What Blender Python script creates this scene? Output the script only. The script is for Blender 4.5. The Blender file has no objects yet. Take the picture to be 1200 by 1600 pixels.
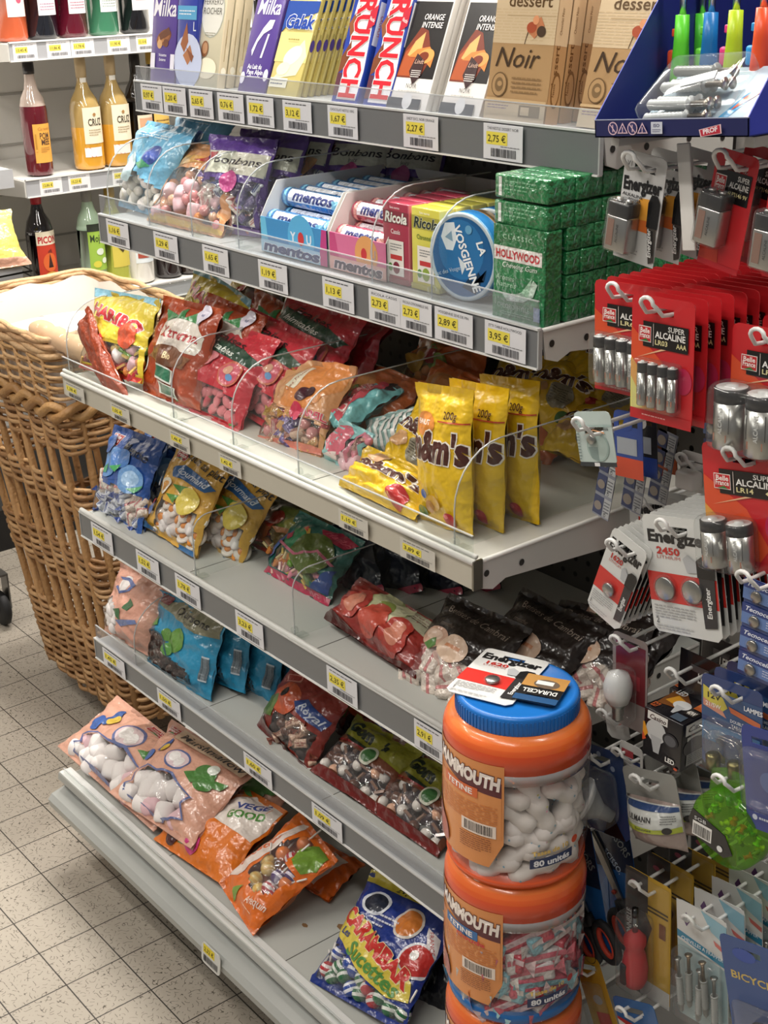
import bpy, bmesh, math, random
from mathutils import Vector, Matrix, noise
S = bpy.context.scene
COL = S.collection
PI = math.pi
# ------------------------------------------------ camera
CAM = Vector((2.04990724, -0.88718129, 1.55871348))
CF = Vector((-0.72746735, 0.57106384, -0.38036476))
CR = Vector((0.62555386, 0.77975728, -0.02570908))
CU = Vector((-0.28191066, 0.25664116, 0.92447915))
CK = 2162.2436
cam = bpy.data.cameras.new('camera'); camo = bpy.data.objects.new('camera', cam); COL.objects.link(camo)
cam.sensor_fit = 'HORIZONTAL'; cam.sensor_width = 36; cam.lens = 36 * CK / 1200; cam.clip_start = .05
camo.matrix_world = Matrix(((CR.x, CU.x, -CF.x, CAM.x), (CR.y, CU.y, -CF.y, CAM.y), (CR.z, CU.z, -CF.z, CAM.z), (0, 0, 0, 1)))
S.camera = camo
S.view_settings.view_transform = 'Standard'; S.view_settings.look = 'None'; S.view_settings.gamma = 1
S.view_settings.use_curve_mapping = False
S.view_settings.exposure = 0.1
# ------------------------------------------------ world and lights
w = bpy.data.worlds.new('world'); S.world = w; w.use_nodes = True
w.node_tree.nodes['Background'].inputs[0].default_value = (1, .97, .93, 1)
w.node_tree.nodes['Background'].inputs[1].default_value = .18
LIGHT_Z = 2.75
def at(x, y, X=None, Y=None, Z=None, D=None):
    d = CF + CR * ((x - 600) / CK) + CU * ((800 - y) / CK)
    s = D if D else (X - CAM.x) / d.x if X is not None else (Y - CAM.y) / d.y if Y is not None else (Z - CAM.z) / d.z
    return CAM + d * s
# ------------------------------------------------ materials
def lin(h):
    h = h.lstrip('#'); o = []
    for i in (0, 2, 4):
        c = int(h[i:i+2], 16) / 255
        o.append(c / 12.92 if c <= .04045 else ((c + .055) / 1.055) ** 2.4)
    return (*o, 1)
def newmat(name):
    m = bpy.data.materials.new(name); m.use_nodes = True
    return m, m.node_tree.nodes, m.node_tree.links
def pmat(name, rough=.5, metal=0, coat=0, spec=.5, bump=0, bscale=60, trans=0, sss=0, attr=True, col=None, crough=.05):
    m, n, l = newmat(name); b = n['Principled BSDF']
    if attr and not col:
        a = n.new('ShaderNodeAttribute'); a.attribute_name = 'Col'; l.new(a.outputs[0], b.inputs['Base Color'])
    elif col: b.inputs['Base Color'].default_value = lin(col)
    b.inputs['Roughness'].default_value = rough; b.inputs['Metallic'].default_value = metal
    b.inputs['Coat Weight'].default_value = coat; b.inputs['Coat Roughness'].default_value = crough
    b.inputs['Specular IOR Level'].default_value = spec
    if bump:
        t = n.new('ShaderNodeTexNoise'); t.inputs['Scale'].default_value = bscale
        c = n.new('ShaderNodeTexCoord'); l.new(c.outputs['Object'], t.inputs['Vector'])
        k = n.new('ShaderNodeBump'); k.inputs['Strength'].default_value = bump; k.inputs['Distance'].default_value = .01
        l.new(t.outputs[0], k.inputs['Height']); l.new(k.outputs[0], b.inputs['Normal'])
        if coat: l.new(k.outputs[0], b.inputs['Coat Normal'])
    return m
def clearmat(name, tint, base=.03, gl=1.0, rough=.03, haze=0, bump=0, hz='#e6e6e6'):
    # thin clear plastic: see-through with a fresnel reflection and a little milky haze
    m, n, l = newmat(name); n.remove(n['Principled BSDF']); o = n['Material Output']
    t = n.new('ShaderNodeBsdfTransparent'); t.inputs[0].default_value = lin(tint)
    d = n.new('ShaderNodeBsdfDiffuse'); d.inputs[0].default_value = lin(hz)
    g = n.new('ShaderNodeBsdfGlossy'); g.inputs['Roughness'].default_value = rough
    f = n.new('ShaderNodeLayerWeight'); f.inputs[0].default_value = .5; pw = n.new('ShaderNodeMath'); pw.operation = 'POWER'; pw.inputs[1].default_value = 4; l.new(f.outputs['Facing'], pw.inputs[0])
    mm = n.new('ShaderNodeMath'); mm.operation = 'MULTIPLY_ADD'; mm.inputs[1].default_value = gl; mm.inputs[2].default_value = base
    mm.use_clamp = True
    l.new(pw.outputs[0], mm.inputs[0])
    if bump:
        x = n.new('ShaderNodeTexNoise'); x.inputs['Scale'].default_value = 45
        c = n.new('ShaderNodeTexCoord'); l.new(c.outputs['Object'], x.inputs['Vector'])
        k = n.new('ShaderNodeBump'); k.inputs['Strength'].default_value = bump; k.inputs['Distance'].default_value = .01
        l.new(x.outputs[0], k.inputs['Height']); l.new(k.outputs[0], g.inputs['Normal'])
    x1 = n.new('ShaderNodeMixShader'); x1.inputs[0].default_value = haze; l.new(t.outputs[0], x1.inputs[1]); l.new(d.outputs[0], x1.inputs[2])
    x2 = n.new('ShaderNodeMixShader'); l.new(mm.outputs[0], x2.inputs[0]); l.new(x1.outputs[0], x2.inputs[1]); l.new(g.outputs[0], x2.inputs[2])
    l.new(x2.outputs[0], o.inputs[0])
    return m
M = dict(
    card=pmat('printed_card', .45), gloss=pmat('coated_card', .25, coat=.3),
    film=pmat('printed_film', .32, coat=.55, bump=.5, bscale=55, crough=.12),
    wrap=pmat('wrapped_card', .3, coat=1, bump=.7, bscale=110),
    paint=pmat('painted_metal', .38), plastic=pmat('plastic', .3), rubber=pmat('rubber', .65),
    metal=pmat('bare_metal', .28, metal=1), paper=pmat('paper', .7), sweet=pmat('confectionery', .55, spec=.3),
    wicker=pmat('wicker', .55, bump=.4, bscale=90), hard=pmat('glossy_sweet', .15, coat=.4),
    clear=clearmat('clear_film', '#fbfbfb', .06, .5, .1, .05, bump=.6),
    acrylic=clearmat('clear_acrylic', '#f8faf9', .01, .25, .02, .02),
    edge=clearmat('acrylic_edge', '#e8eef0', .05, 1, .1, .45),
    frost=clearmat('frosted_lip', '#eceef2', .01, .35, .25, .12),
    blister=clearmat('blister_plastic', '#fafbfb', .035, .45, .06, .035),
    jar=clearmat('jar_plastic', '#fbfafa', .03, .5, .04, .03),
)
def glassmat(name, col, dens=.0):
    m, n, l = newmat(name); b = n['Principled BSDF']; b.inputs['Base Color'].default_value = lin(col)
    b.inputs['Roughness'].default_value = .04; b.inputs['Coat Weight'].default_value = .5
    b.inputs['Specular IOR Level'].default_value = .8
    b.inputs['Transmission Weight'].default_value = dens; b.inputs['IOR'].default_value = 1.2
    return m
# ------------------------------------------------ mesh builder
SLOTS = list(M)
class MB:
    def __init__(s): s.v = []; s.f = []; s.c = []; s.m = []; s.s = []
    def add(s, vs, fs, col='#ffffff', m='card', smooth=False, T=None):
        o = len(s.v)
        s.v += [tuple(T @ Vector(p)) for p in vs] if T is not None else [tuple(p) for p in vs]
        many = isinstance(col, list)
        for i, f in enumerate(fs):
            s.f.append([o + k for k in f]); s.c.append(col[i] if many else col); s.m.append(m); s.s.append(smooth)
        return s
    def box(s, x0, x1, y0, y1, z0, z1, col='#ffffff', m='card', T=None):
        vs = [(x, y, z) for x in (x0, x1) for y in (y0, y1) for z in (z0, z1)]
        return s.add(vs, [(0, 1, 3, 2), (4, 6, 7, 5), (0, 4, 5, 1), (2, 3, 7, 6), (0, 2, 6, 4), (1, 5, 7, 3)], col, m, T=T)
    def rbox(s, x0, x1, y0, y1, z0, z1, r=.003, col='#ffffff', m='card', T=None, seg=2, smooth=True):
        b = bmesh.new(); bmesh.ops.create_cube(b, size=1)
        for v in b.verts: v.co = ((x0+x1)/2 + v.co.x*(x1-x0), (y0+y1)/2 + v.co.y*(y1-y0), (z0+z1)/2 + v.co.z*(z1-z0))
        bmesh.ops.bevel(b, geom=b.edges[:], offset=r, segments=seg, profile=.5, affect='EDGES')
        b.verts.index_update(); vs = [tuple(v.co) for v in b.verts]; fs = [[v.index for v in f.verts] for f in b.faces]; b.free()
        return s.add(vs, fs, col, m, smooth, T)
    def prism(s, pts, y0, y1, col='#ffffff', m='card', T=None, ax='y', side=None):
        n = len(pts)
        k = (lambda a, b, c: (a, c, b)) if ax == 'y' else (lambda a, b, c: (c, a, b)) if ax == 'x' else (lambda a, b, c: (a, b, c))
        vs = [k(a, b, y0) for a, b in pts] + [k(a, b, y1) for a, b in pts]
        fs = [list(range(n)), list(range(2*n-1, n-1, -1))] + [(i, (i+1) % n, n+(i+1) % n, n+i) for i in range(n)]
        return s.add(vs, fs, [col, col] + [side or col] * n, m, T=T)
    def tube(s, pts, r, n=6, col='#ffffff', m='paint', cap=True, T=None, closed=False):
        pts = [Vector(p) for p in pts]; vs = []; fs = []; N = len(pts); up = Vector((.13, .31, .94))
        rr = r if isinstance(r, (list, tuple)) else [r] * N
        for i, p in enumerate(pts):
            a = pts[(i-1) % N] if (i or closed) else p; b = pts[(i+1) % N] if (i < N-1 or closed) else p
            t = (b - a)
            if t.length < 1e-9: t = Vector((0, 0, 1))
            t.normalize(); u = up - t * up.dot(t)
            if u.length < .05: u = Vector((1, 0, 0)) - t * t.x
            u.normalize(); w_ = t.cross(u); up = u
            vs += [p + (u * math.cos(2*PI*k/n) + w_ * math.sin(2*PI*k/n)) * rr[i] for k in range(n)]
        for i in range(N - (0 if closed else 1)):
            j = (i + 1) % N
            fs += [(i*n+k, i*n+(k+1) % n, j*n+(k+1) % n, j*n+k) for k in range(n)]
        if cap and not closed: fs += [list(range(n-1, -1, -1)), list(range((N-1)*n, N*n))]
        return s.add(vs, fs, col, m, True, T)
    def lathe(s, prof, n=24, col='#ffffff', m='plastic', T=None, cols=None, sx=1, sy=1):
        vs = []; fs = []; cc = []
        for r, z in prof: vs += [(r*sx*math.cos(2*PI*k/n), r*sy*math.sin(2*PI*k/n), z) for k in range(n)]
        for i in range(len(prof)-1):
            fs += [(i*n+k, i*n+(k+1) % n, (i+1)*n+(k+1) % n, (i+1)*n+k) for k in range(n)]; cc += [cols[i] if cols else col] * n
        if prof[0][0] > 1e-6: fs.append(list(range(n-1, -1, -1))); cc.append(cols[0] if cols else col)
        if prof[-1][0] > 1e-6: fs.append(list(range((len(prof)-1)*n, len(prof)*n))); cc.append(cols[-1] if cols else col)
        return s.add(vs, fs, cc, m, True, T)
    def sheet(s, fn, nu, nv, col='#ffffff', m='film', smooth=True, T=None, cf=None, mf=None, us=None, vs_=None):
        us = us or [i / nu for i in range(nu+1)]; vv = vs_ or [j / nv for j in range(nv+1)]; nu = len(us)-1; nv = len(vv)-1
        o = len(s.v); P = [fn(u, v) for v in vv for u in us]
        s.v += [tuple(T @ Vector(p)) if T is not None else tuple(p) for p in P]
        for j in range(nv):
            for i in range(nu):
                a = j*(nu+1)+i; s.f.append([o+a, o+a+1, o+a+nu+2, o+a+nu+1]); uc = (us[i]+us[i+1])/2; vc = (vv[j]+vv[j+1])/2
                s.c.append(cf(uc, vc) if cf else col); s.m.append(mf(uc, vc) if mf else m); s.s.append(smooth)
        return s
    def build(s, name, parent=None, mw=None):
        me = bpy.data.meshes.new(name); me.from_pydata(s.v, [], s.f)
        used = [k for k in SLOTS if k in set(s.m)]; ix = {k: i for i, k in enumerate(used)}
        for k in used: me.materials.append(M[k])
        me.polygons.foreach_set('material_index', [ix[k] for k in s.m]); me.polygons.foreach_set('use_smooth', s.s)
        cache = {}; buf = []
        for f, c in zip(s.f, s.c):
            if c not in cache: cache[c] = lin(c)
            buf += list(cache[c]) * len(f)
        at_ = me.color_attributes.new('Col', 'FLOAT_COLOR', 'CORNER'); at_.data.foreach_set('color', buf)
        me.update()
        o = bpy.data.objects.new(name, me); COL.objects.link(o)
        if parent: o.parent = parent
        if mw is not None: o.matrix_world = mw
        return o
def shade(hexc, k):
    h = hexc.lstrip('#'); return '#' + ''.join('%02x' % max(0, min(255, int(int(h[i:i+2], 16) * k))) for i in (0, 2, 4))
def tag(o, label, cat, group=None, kind=None):
    if kind: o['kind'] = kind
    if label: o['label'] = label; o['category'] = cat
    if group: o['group'] = group
    return o
def thing(name, label, cat, mw=None, group=None, loc=None):
    o = bpy.data.objects.new(name, None); COL.objects.link(o); o.empty_display_size = .02
    if mw is not None: o.matrix_world = mw
    if loc is not None: o.location = loc
    return tag(o, label, cat, group)
def copytree(o, label, mw=None, loc=None, group=None, deep=True):
    c = o.copy(); COL.objects.link(c)
    def rec(a, b):
        for ch in a.children:
            d = ch.copy(); COL.objects.link(d); d.parent = b; rec(ch, d)
    if deep: rec(o, c)
    if mw is not None: c.matrix_world = mw
    if loc is not None: c.location = loc
    c['label'] = label
    if group: c['group'] = group
    return c
def Tm(loc=(0, 0, 0), rx=0, ry=0, rz=0, s=1):
    return Matrix.Translation(loc) @ Matrix.Rotation(rz, 4, 'Z') @ Matrix.Rotation(ry, 4, 'Y') @ Matrix.Rotation(rx, 4, 'X') @ Matrix.Scale(s, 4)
def frame(o, u, v):
    # matrix with local x along u, local z along v, local -y facing out
    u = u.normalized(); v = (v - u * v.dot(u)).normalized(); n = v.cross(u)
    return Matrix(((u.x, n.x, v.x, o.x), (u.y, n.y, v.y, o.y), (u.z, n.z, v.z, o.z), (0, 0, 0, 1)))
# ------------------------------------------------ print: letters and shapes laid on a surface
_tx = {}
def text2d(t, shear=0, bold=0, cx=1.0, gap=1.0):
    k = (t, shear, bold, cx, gap)
    if k not in _tx:
        c = bpy.data.curves.new('t', 'FONT'); c.body = t; c.size = 1.37; c.shear = shear; c.offset = bold; c.space_character = gap
        c.resolution_u = 2; c.align_x = 'CENTER'; c.align_y = 'BOTTOM_BASELINE'
        o = bpy.data.objects.new('t', c); me = bpy.data.meshes.new_from_object(o)
        _tx[k] = ([(v.co.x * cx, v.co.y) for v in me.vertices], [list(p.vertices) for p in me.polygons])
        bpy.data.objects.remove(o); bpy.data.curves.remove(c); bpy.data.meshes.remove(me)
    return _tx[k]
def cutgrid(vs, fs, step):
    b = bmesh.new(); bv = [b.verts.new((x, y, 0)) for x, y in vs]
    for f in fs:
        try: b.faces.new([bv[i] for i in f])
        except ValueError: pass
    if not b.faces: b.free(); return vs, fs
    for ax in (0, 1):
        lo = min(v.co[ax] for v in b.verts); hi = max(v.co[ax] for v in b.verts); q = math.floor(lo/step)+1
        nrm = (1, 0, 0) if ax == 0 else (0, 1, 0)
        while q*step < hi:
            bmesh.ops.bisect_plane(b, geom=b.verts[:]+b.edges[:]+b.faces[:], plane_co=(q*step if ax == 0 else 0, q*step if ax else 0, 0), plane_no=nrm); q += 1
    b.verts.index_update(); r = [(v.co.x, v.co.y) for v in b.verts], [[v.index for v in f.verts] for f in b.faces]; b.free()
    return r
def ell(cx, cy, rx, ry, n=20, a=0):
    ca, sa = math.cos(a), math.sin(a)
    return [(cx + rx*math.cos(2*PI*k/n)*ca - ry*math.sin(2*PI*k/n)*sa, cy + rx*math.cos(2*PI*k/n)*sa + ry*math.sin(2*PI*k/n)*ca) for k in range(n)]
def deco(mb, fmap, W, H, spec, m='card', e0=.0003, de=.00012, cut=0):
    """fmap(x, z, e) -> point; spec coordinates are fractions of W and H; text heights fractions of H"""
    e = e0
    for it in spec:
        k = it[0]; sh = []
        if k == 'r': _, a, b, c, d, col = it[:6]; sh = [([(a*W, b*H), (c*W, b*H), (c*W, d*H), (a*W, d*H)], [[0, 1, 2, 3]])]
        elif k == 'e':
            _, cx, cy, rx, ry, col = it[:6]; p = ell(cx*W, cy*H, rx*W, ry*W if ry > 0 else rx*W, 20, it[6] if len(it) > 6 else 0); sh = [(p, [list(range(len(p)))])]
        elif k == 'p': _, pts, col = it; p = [(x*W, y*H) for x, y in pts]; sh = [(p, [list(range(len(p)))])]
        elif k == 'o':
            _, pts, wd, col = it; P = [Vector((x*W, y*H)) for x, y in pts]; c = sum(P, Vector((0, 0)))/len(P); sh = []; N = len(P)
            Q = [p + (p-c).normalized()*wd*W for p in P]
            for i in range(N): j = (i+1) % N; sh.append(([tuple(P[i]), tuple(P[j]), tuple(Q[j]), tuple(Q[i])], [[0, 1, 2, 3]]))
        elif k == 't':
            _, t, cx, cy, h, col = it[:6]; o = it[6] if len(it) > 6 else {}
            vs, fs = text2d(t, o.get('sh', 0), o.get('b', 0), o.get('cx', 1), o.get('gap', 1)); a = o.get('a', 0); ca, sa = math.cos(a), math.sin(a); hh = h*H
            if o.get('fit'):
                ww = max(v[0] for v in vs) - min(v[0] for v in vs); kx = o['fit']*W/(ww*hh)
            else: kx = 1
            arc = o.get('arc', 0); R = []
            for x, y in vs:
                x *= hh*kx; y *= hh
                if arc: y += arc * H * (1 - (2*x/W)**2)
                R.append((cx*W + x*ca - y*sa, cy*H + x*sa + y*ca))
            sh = [(R, fs)]
            if o.get('out'):
                oc, ow = o['out']; v2, f2 = text2d(t, o.get('sh', 0), o.get('b', 0) + ow, o.get('cx', 1), o.get('gap', 1)); R2 = []
                for x, y in v2:
                    x *= hh*kx; y *= hh
                    if arc: y += arc * H * (1 - (2*x/W)**2)
                    R2.append((cx*W + x*ca - y*sa, cy*H + x*sa + y*ca))
                put(mb, fmap, R2, f2, oc, e, m, cut); e += de*2
        elif k == 'bar':
            _, a, b, c, d, col = it[:6]; rnd = random.Random(int(a*1000+c*77)); x = a
            sh = []
            while x < c:
                wd = rnd.choice((.012, .02, .034)) * (c-a) * 1.0; wd = min(wd, c-x)
                sh.append(([(x*W, b*H), ((x+wd)*W, b*H), ((x+wd)*W, d*H), (x*W, d*H)], [[0, 1, 2, 3]])); x += wd + rnd.choice((.014, .024)) * (c-a)
        elif k == 'ln':   # rows of small print
            _, a, b, c, d, n, col = it; sh = []; rnd = random.Random(int(a*999+n))
            for i in range(n):
                y = b + (d-b)*(i+.5)/n; t = (d-b)/n*.36; x1 = c if i else c - (c-a)*rnd.random()*.4; x = a
                while x < x1:
                    q = min(x1, x + (c-a)*rnd.uniform(.06, .17)); sh.append(([(x*W, y*H), (q*W, y*H), (q*W, (y+t)*H), (x*W, (y+t)*H)], [[0, 1, 2, 3]])); x = q + (c-a)*.025
        for vs, fs in sh: put(mb, fmap, vs, fs, col, e, m, cut)
        e += de
def put(mb, fmap, vs, fs, col, e, m, cut):
    if cut: vs, fs = cutgrid(vs, fs, cut)
    P = [fmap(x, y, e) for x, y in vs]; o = len(mb.v)
    mb.v += [tuple(p) for p in P]
    for f in fs: mb.f.append([o+k for k in f]); mb.c.append(col); mb.m.append(m); mb.s.append(bool(cut))
def fm_front(x0, z0, y, T=None):   # faces -y
    f = lambda a, b, e: Vector((x0+a, y-e, z0+b))
    return (lambda a, b, e: T @ f(a, b, e)) if T is not None else f
def fm_right(x, y0, z0):           # faces +x, width runs to +y
    return lambda a, b, e: Vector((x+e, y0+a, z0+b))
def fm_top(x0, y0, z):             # faces up
    return lambda a, b, e: Vector((x0+a, y0+b, z+e))
def rrect(x0, z0, x1, z1, r, n=4):
    P = []
    for cx, cz, a0 in ((x1-r, z0+r, -PI/2), (x1-r, z1-r, 0), (x0+r, z1-r, PI/2), (x0+r, z0+r, PI)):
        P += [(cx + r*math.cos(a0 + PI/2*k/n), cz + r*math.sin(a0 + PI/2*k/n)) for k in range(n+1)]
    return P
# ================================================ SETTING
# floor: small speckled tiles, dark joints
def floor_mat():
    m, n, l = newmat('speckled_tile'); b = n['Principled BSDF']; b.inputs['Roughness'].default_value = .35
    g = n.new('ShaderNodeNewGeometry'); s = n.new('ShaderNodeSeparateXYZ'); l.new(g.outputs['Position'], s.inputs[0])
    def line(sock, off):
        a = n.new('ShaderNodeMath'); a.operation = 'ADD'; a.inputs[1].default_value = off + 50; l.new(sock, a.inputs[0])
        d = n.new('ShaderNodeMath'); d.operation = 'PINGPONG'; d.inputs[1].default_value = .05; l.new(a.outputs[0], d.inputs[0])
        c = n.new('ShaderNodeMath'); c.operation = 'LESS_THAN'; c.inputs[1].default_value = .0011; l.new(d.outputs[0], c.inputs[0]); return c
    a = line(s.outputs[0], .29881); c = line(s.outputs[1], 0)
    mx = n.new('ShaderNodeMath'); mx.operation = 'MAXIMUM'; l.new(a.outputs[0], mx.inputs[0]); l.new(c.outputs[0], mx.inputs[1])
    def nz(sc, det=0):
        t = n.new('ShaderNodeTexNoise'); t.inputs['Scale'].default_value = sc; t.inputs['Detail'].default_value = det
        l.new(g.outputs['Position'], t.inputs['Vector']); return t
    t1 = nz(105); r1 = n.new('ShaderNodeValToRGB'); e = r1.color_ramp.elements
    e[0].position = .46; e[0].color = (1, 1, 1, 1); e[1].position = .49; e[1].color = (0, 0, 0, 1)
    x = e.new(.505); x.color = (0, 0, 0, 1); x = e.new(.53); x.color = (1, 1, 1, 1); l.new(t1.outputs[0], r1.inputs[0])
    t2 = nz(120); r2 = n.new('ShaderNodeValToRGB'); r2.color_ramp.elements[0].position = .47; r2.color_ramp.elements[1].position = .52; l.new(t2.outputs[0], r2.inputs[0])
    mm = n.new('ShaderNodeMath'); mm.operation = 'MAXIMUM'; l.new(r1.outputs[0], mm.inputs[0]); l.new(r2.outputs[0], mm.inputs[1])
    m1 = n.new('ShaderNodeMix'); m1.data_type = 'RGBA'; m1.inputs[6].default_value = lin('#4a443b'); m1.inputs[7].default_value = lin('#a29a8e')
    l.new(mm.outputs[0], m1.inputs[0])
    m2 = n.new('ShaderNodeMix'); m2.data_type = 'RGBA'; m2.inputs[7].default_value = lin('#2e2a26')
    l.new(mx.outputs[0], m2.inputs[0]); l.new(m1.outputs[2], m2.inputs[6]); l.new(m2.outputs[2], b.inputs['Base Color'])
    return m
M['floor'] = floor_mat(); SLOTS.append('floor')
M['wallp'] = pmat('wall_panel', .6, col='#b7b3ad'); SLOTS.append('wallp')
def struct(name, mb): o = mb.build(name); o['kind'] = 'structure'; return o
struct('floor', MB().box(-4, 4.5, -4, 4.5, -.05, 0, m='floor'))
struct('ceiling', MB().box(-4, 4.5, -4, 4.5, 3.0, 3.05, '#d8d6d2', 'paper'))
struct('wall_left', MB().box(-2.35, -2.3, -4, 4.5, 0, 3, m='wallp'))
struct('wall_back', MB().box(-2.3, 4.5, 4.4, 4.5, 0, 3, m='wallp'))
# ceiling luminaires
M['lamp'] = newmat('lamp_diffuser')[0]
_n = M['lamp'].node_tree.nodes; _n['Principled BSDF'].inputs['Emission Color'].default_value = (1, .95, .87, 1)
_n['Principled BSDF'].inputs['Emission Strength'].default_value = 9; SLOTS.append('lamp')
LAMPS = [(-.95, .75, 0, 2.3), (.2, .42, 1, 2.2), (1.6, .42, 1, 1.2), (.3, -.95, 1, .85), (1.7, -1.3, 1, .9), (-.95, 2.0, 0, 1.8), (-.2, -2.6, 1, .8), (-1.0, -1.3, 0, .8)]
names = ['over the bottle shelves', 'above the left half of the sweets gondola', 'above the battery hooks', 'in the aisle before the gondola', 'in the aisle by the batteries', 'over the far end of the bottle shelves', 'over the far side of the aisle', 'over the near end of the bottle wall']
for (x, y, d, k), nm in zip(LAMPS, names):
    t = thing('ceiling_light', 'white tube ceiling light ' + nm, 'ceiling light', group='ceiling lights')
    L = 1.2; a, b = (L/2, .06) if d else (.06, L/2)
    MB().rbox(-a-.02, a+.02, -b-.02, b+.02, 0, .05, .008, '#e8e8e6', 'paint').build('housing', t)
    MB().box(-a, a, -b, b, -.012, -.001, m='lamp').build('diffuser', t)
    MB().tube([(0, 0, .05), (0, 0, .22)], .006, 6, '#bbbbbb').build('suspension_rod', t)
    t.location = (x, y, LIGHT_Z + .03)
    ld = bpy.data.lights.new('lamp_light', 'AREA'); ld.shape = 'RECTANGLE'; ld.size = 2*a; ld.size_y = 2*b; ld.energy = 17 * k; ld.color = (1, .95, .88)
    lo = bpy.data.objects.new('lamp_light', ld); COL.objects.link(lo); lo.parent = t; lo.location = (0, 0, -.02)
# ================================================ GONDOLA
SH = [  # name, z of rail top, y of front, rail height, kind
    ('top', 1.3647, .243, .045), ('second', 1.1644, .156, .044), ('third', .9153, .0593, .034),
    ('fourth', .6701, .062, .044), ('fifth', .4264, .062, .038), ('bottom', .1821, -.0317, .06)]
YB = .48
g = thing('shelving_gondola', 'white metal gondola frame with perforated grey back panel holding the sweets shelves', 'shelving', group=None)
def peg_panel(x0, x1, z0, z1, y, col, name, parent):
    mb = MB(); p = .025; nx = int((x1-x0)/p); nz = int((z1-z0)/p); r = .0042
    # each cell: square ring with a square-ish hole
    for i in range(nx):
        for j in range(nz):
            cx, cz = x0+(i+.5)*p, z0+(j+.5)*p; h = p/2
            o = [(cx-h, cz-h), (cx+h, cz-h), (cx+h, cz+h), (cx-h, cz+h)]
            q = [(cx+r*math.cos(a), cz+r*math.sin(a)) for a in [(-135+45*k)*PI/180 for k in range(8)]]
            vs = [(a, y, b) for a, b in o+q]
            mb.add(vs, [(0, 1, 6, 5, 4), (1, 2, 8, 7, 6), (2, 3, 10, 9, 8), (3, 0, 4, 11, 10)], col, 'paint')
    return mb.build(name, parent)
pb = peg_panel(0, 1.0, .2, 1.7, YB, '#55524f', 'back_panel', g)
for x, nm in ((-.015, 'upright'), (1.0, 'upright')):
    mb = MB().box(x-.0, x+.03, YB, YB+.05, 0, 1.75, '#c9c7c3', 'paint')
    for k in range(30): mb.box(x+.011, x+.019, YB-.001, YB, .15+k*.05, .175+k*.05, '#1c1c1c', 'paint')
    mb.build('upright', g)
MB().box(0, 1.0, YB+.04, YB+.05, .1, 1.7, '#2c2a28', 'paint').build('rear_panel', g)
shelfob = []
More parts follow.
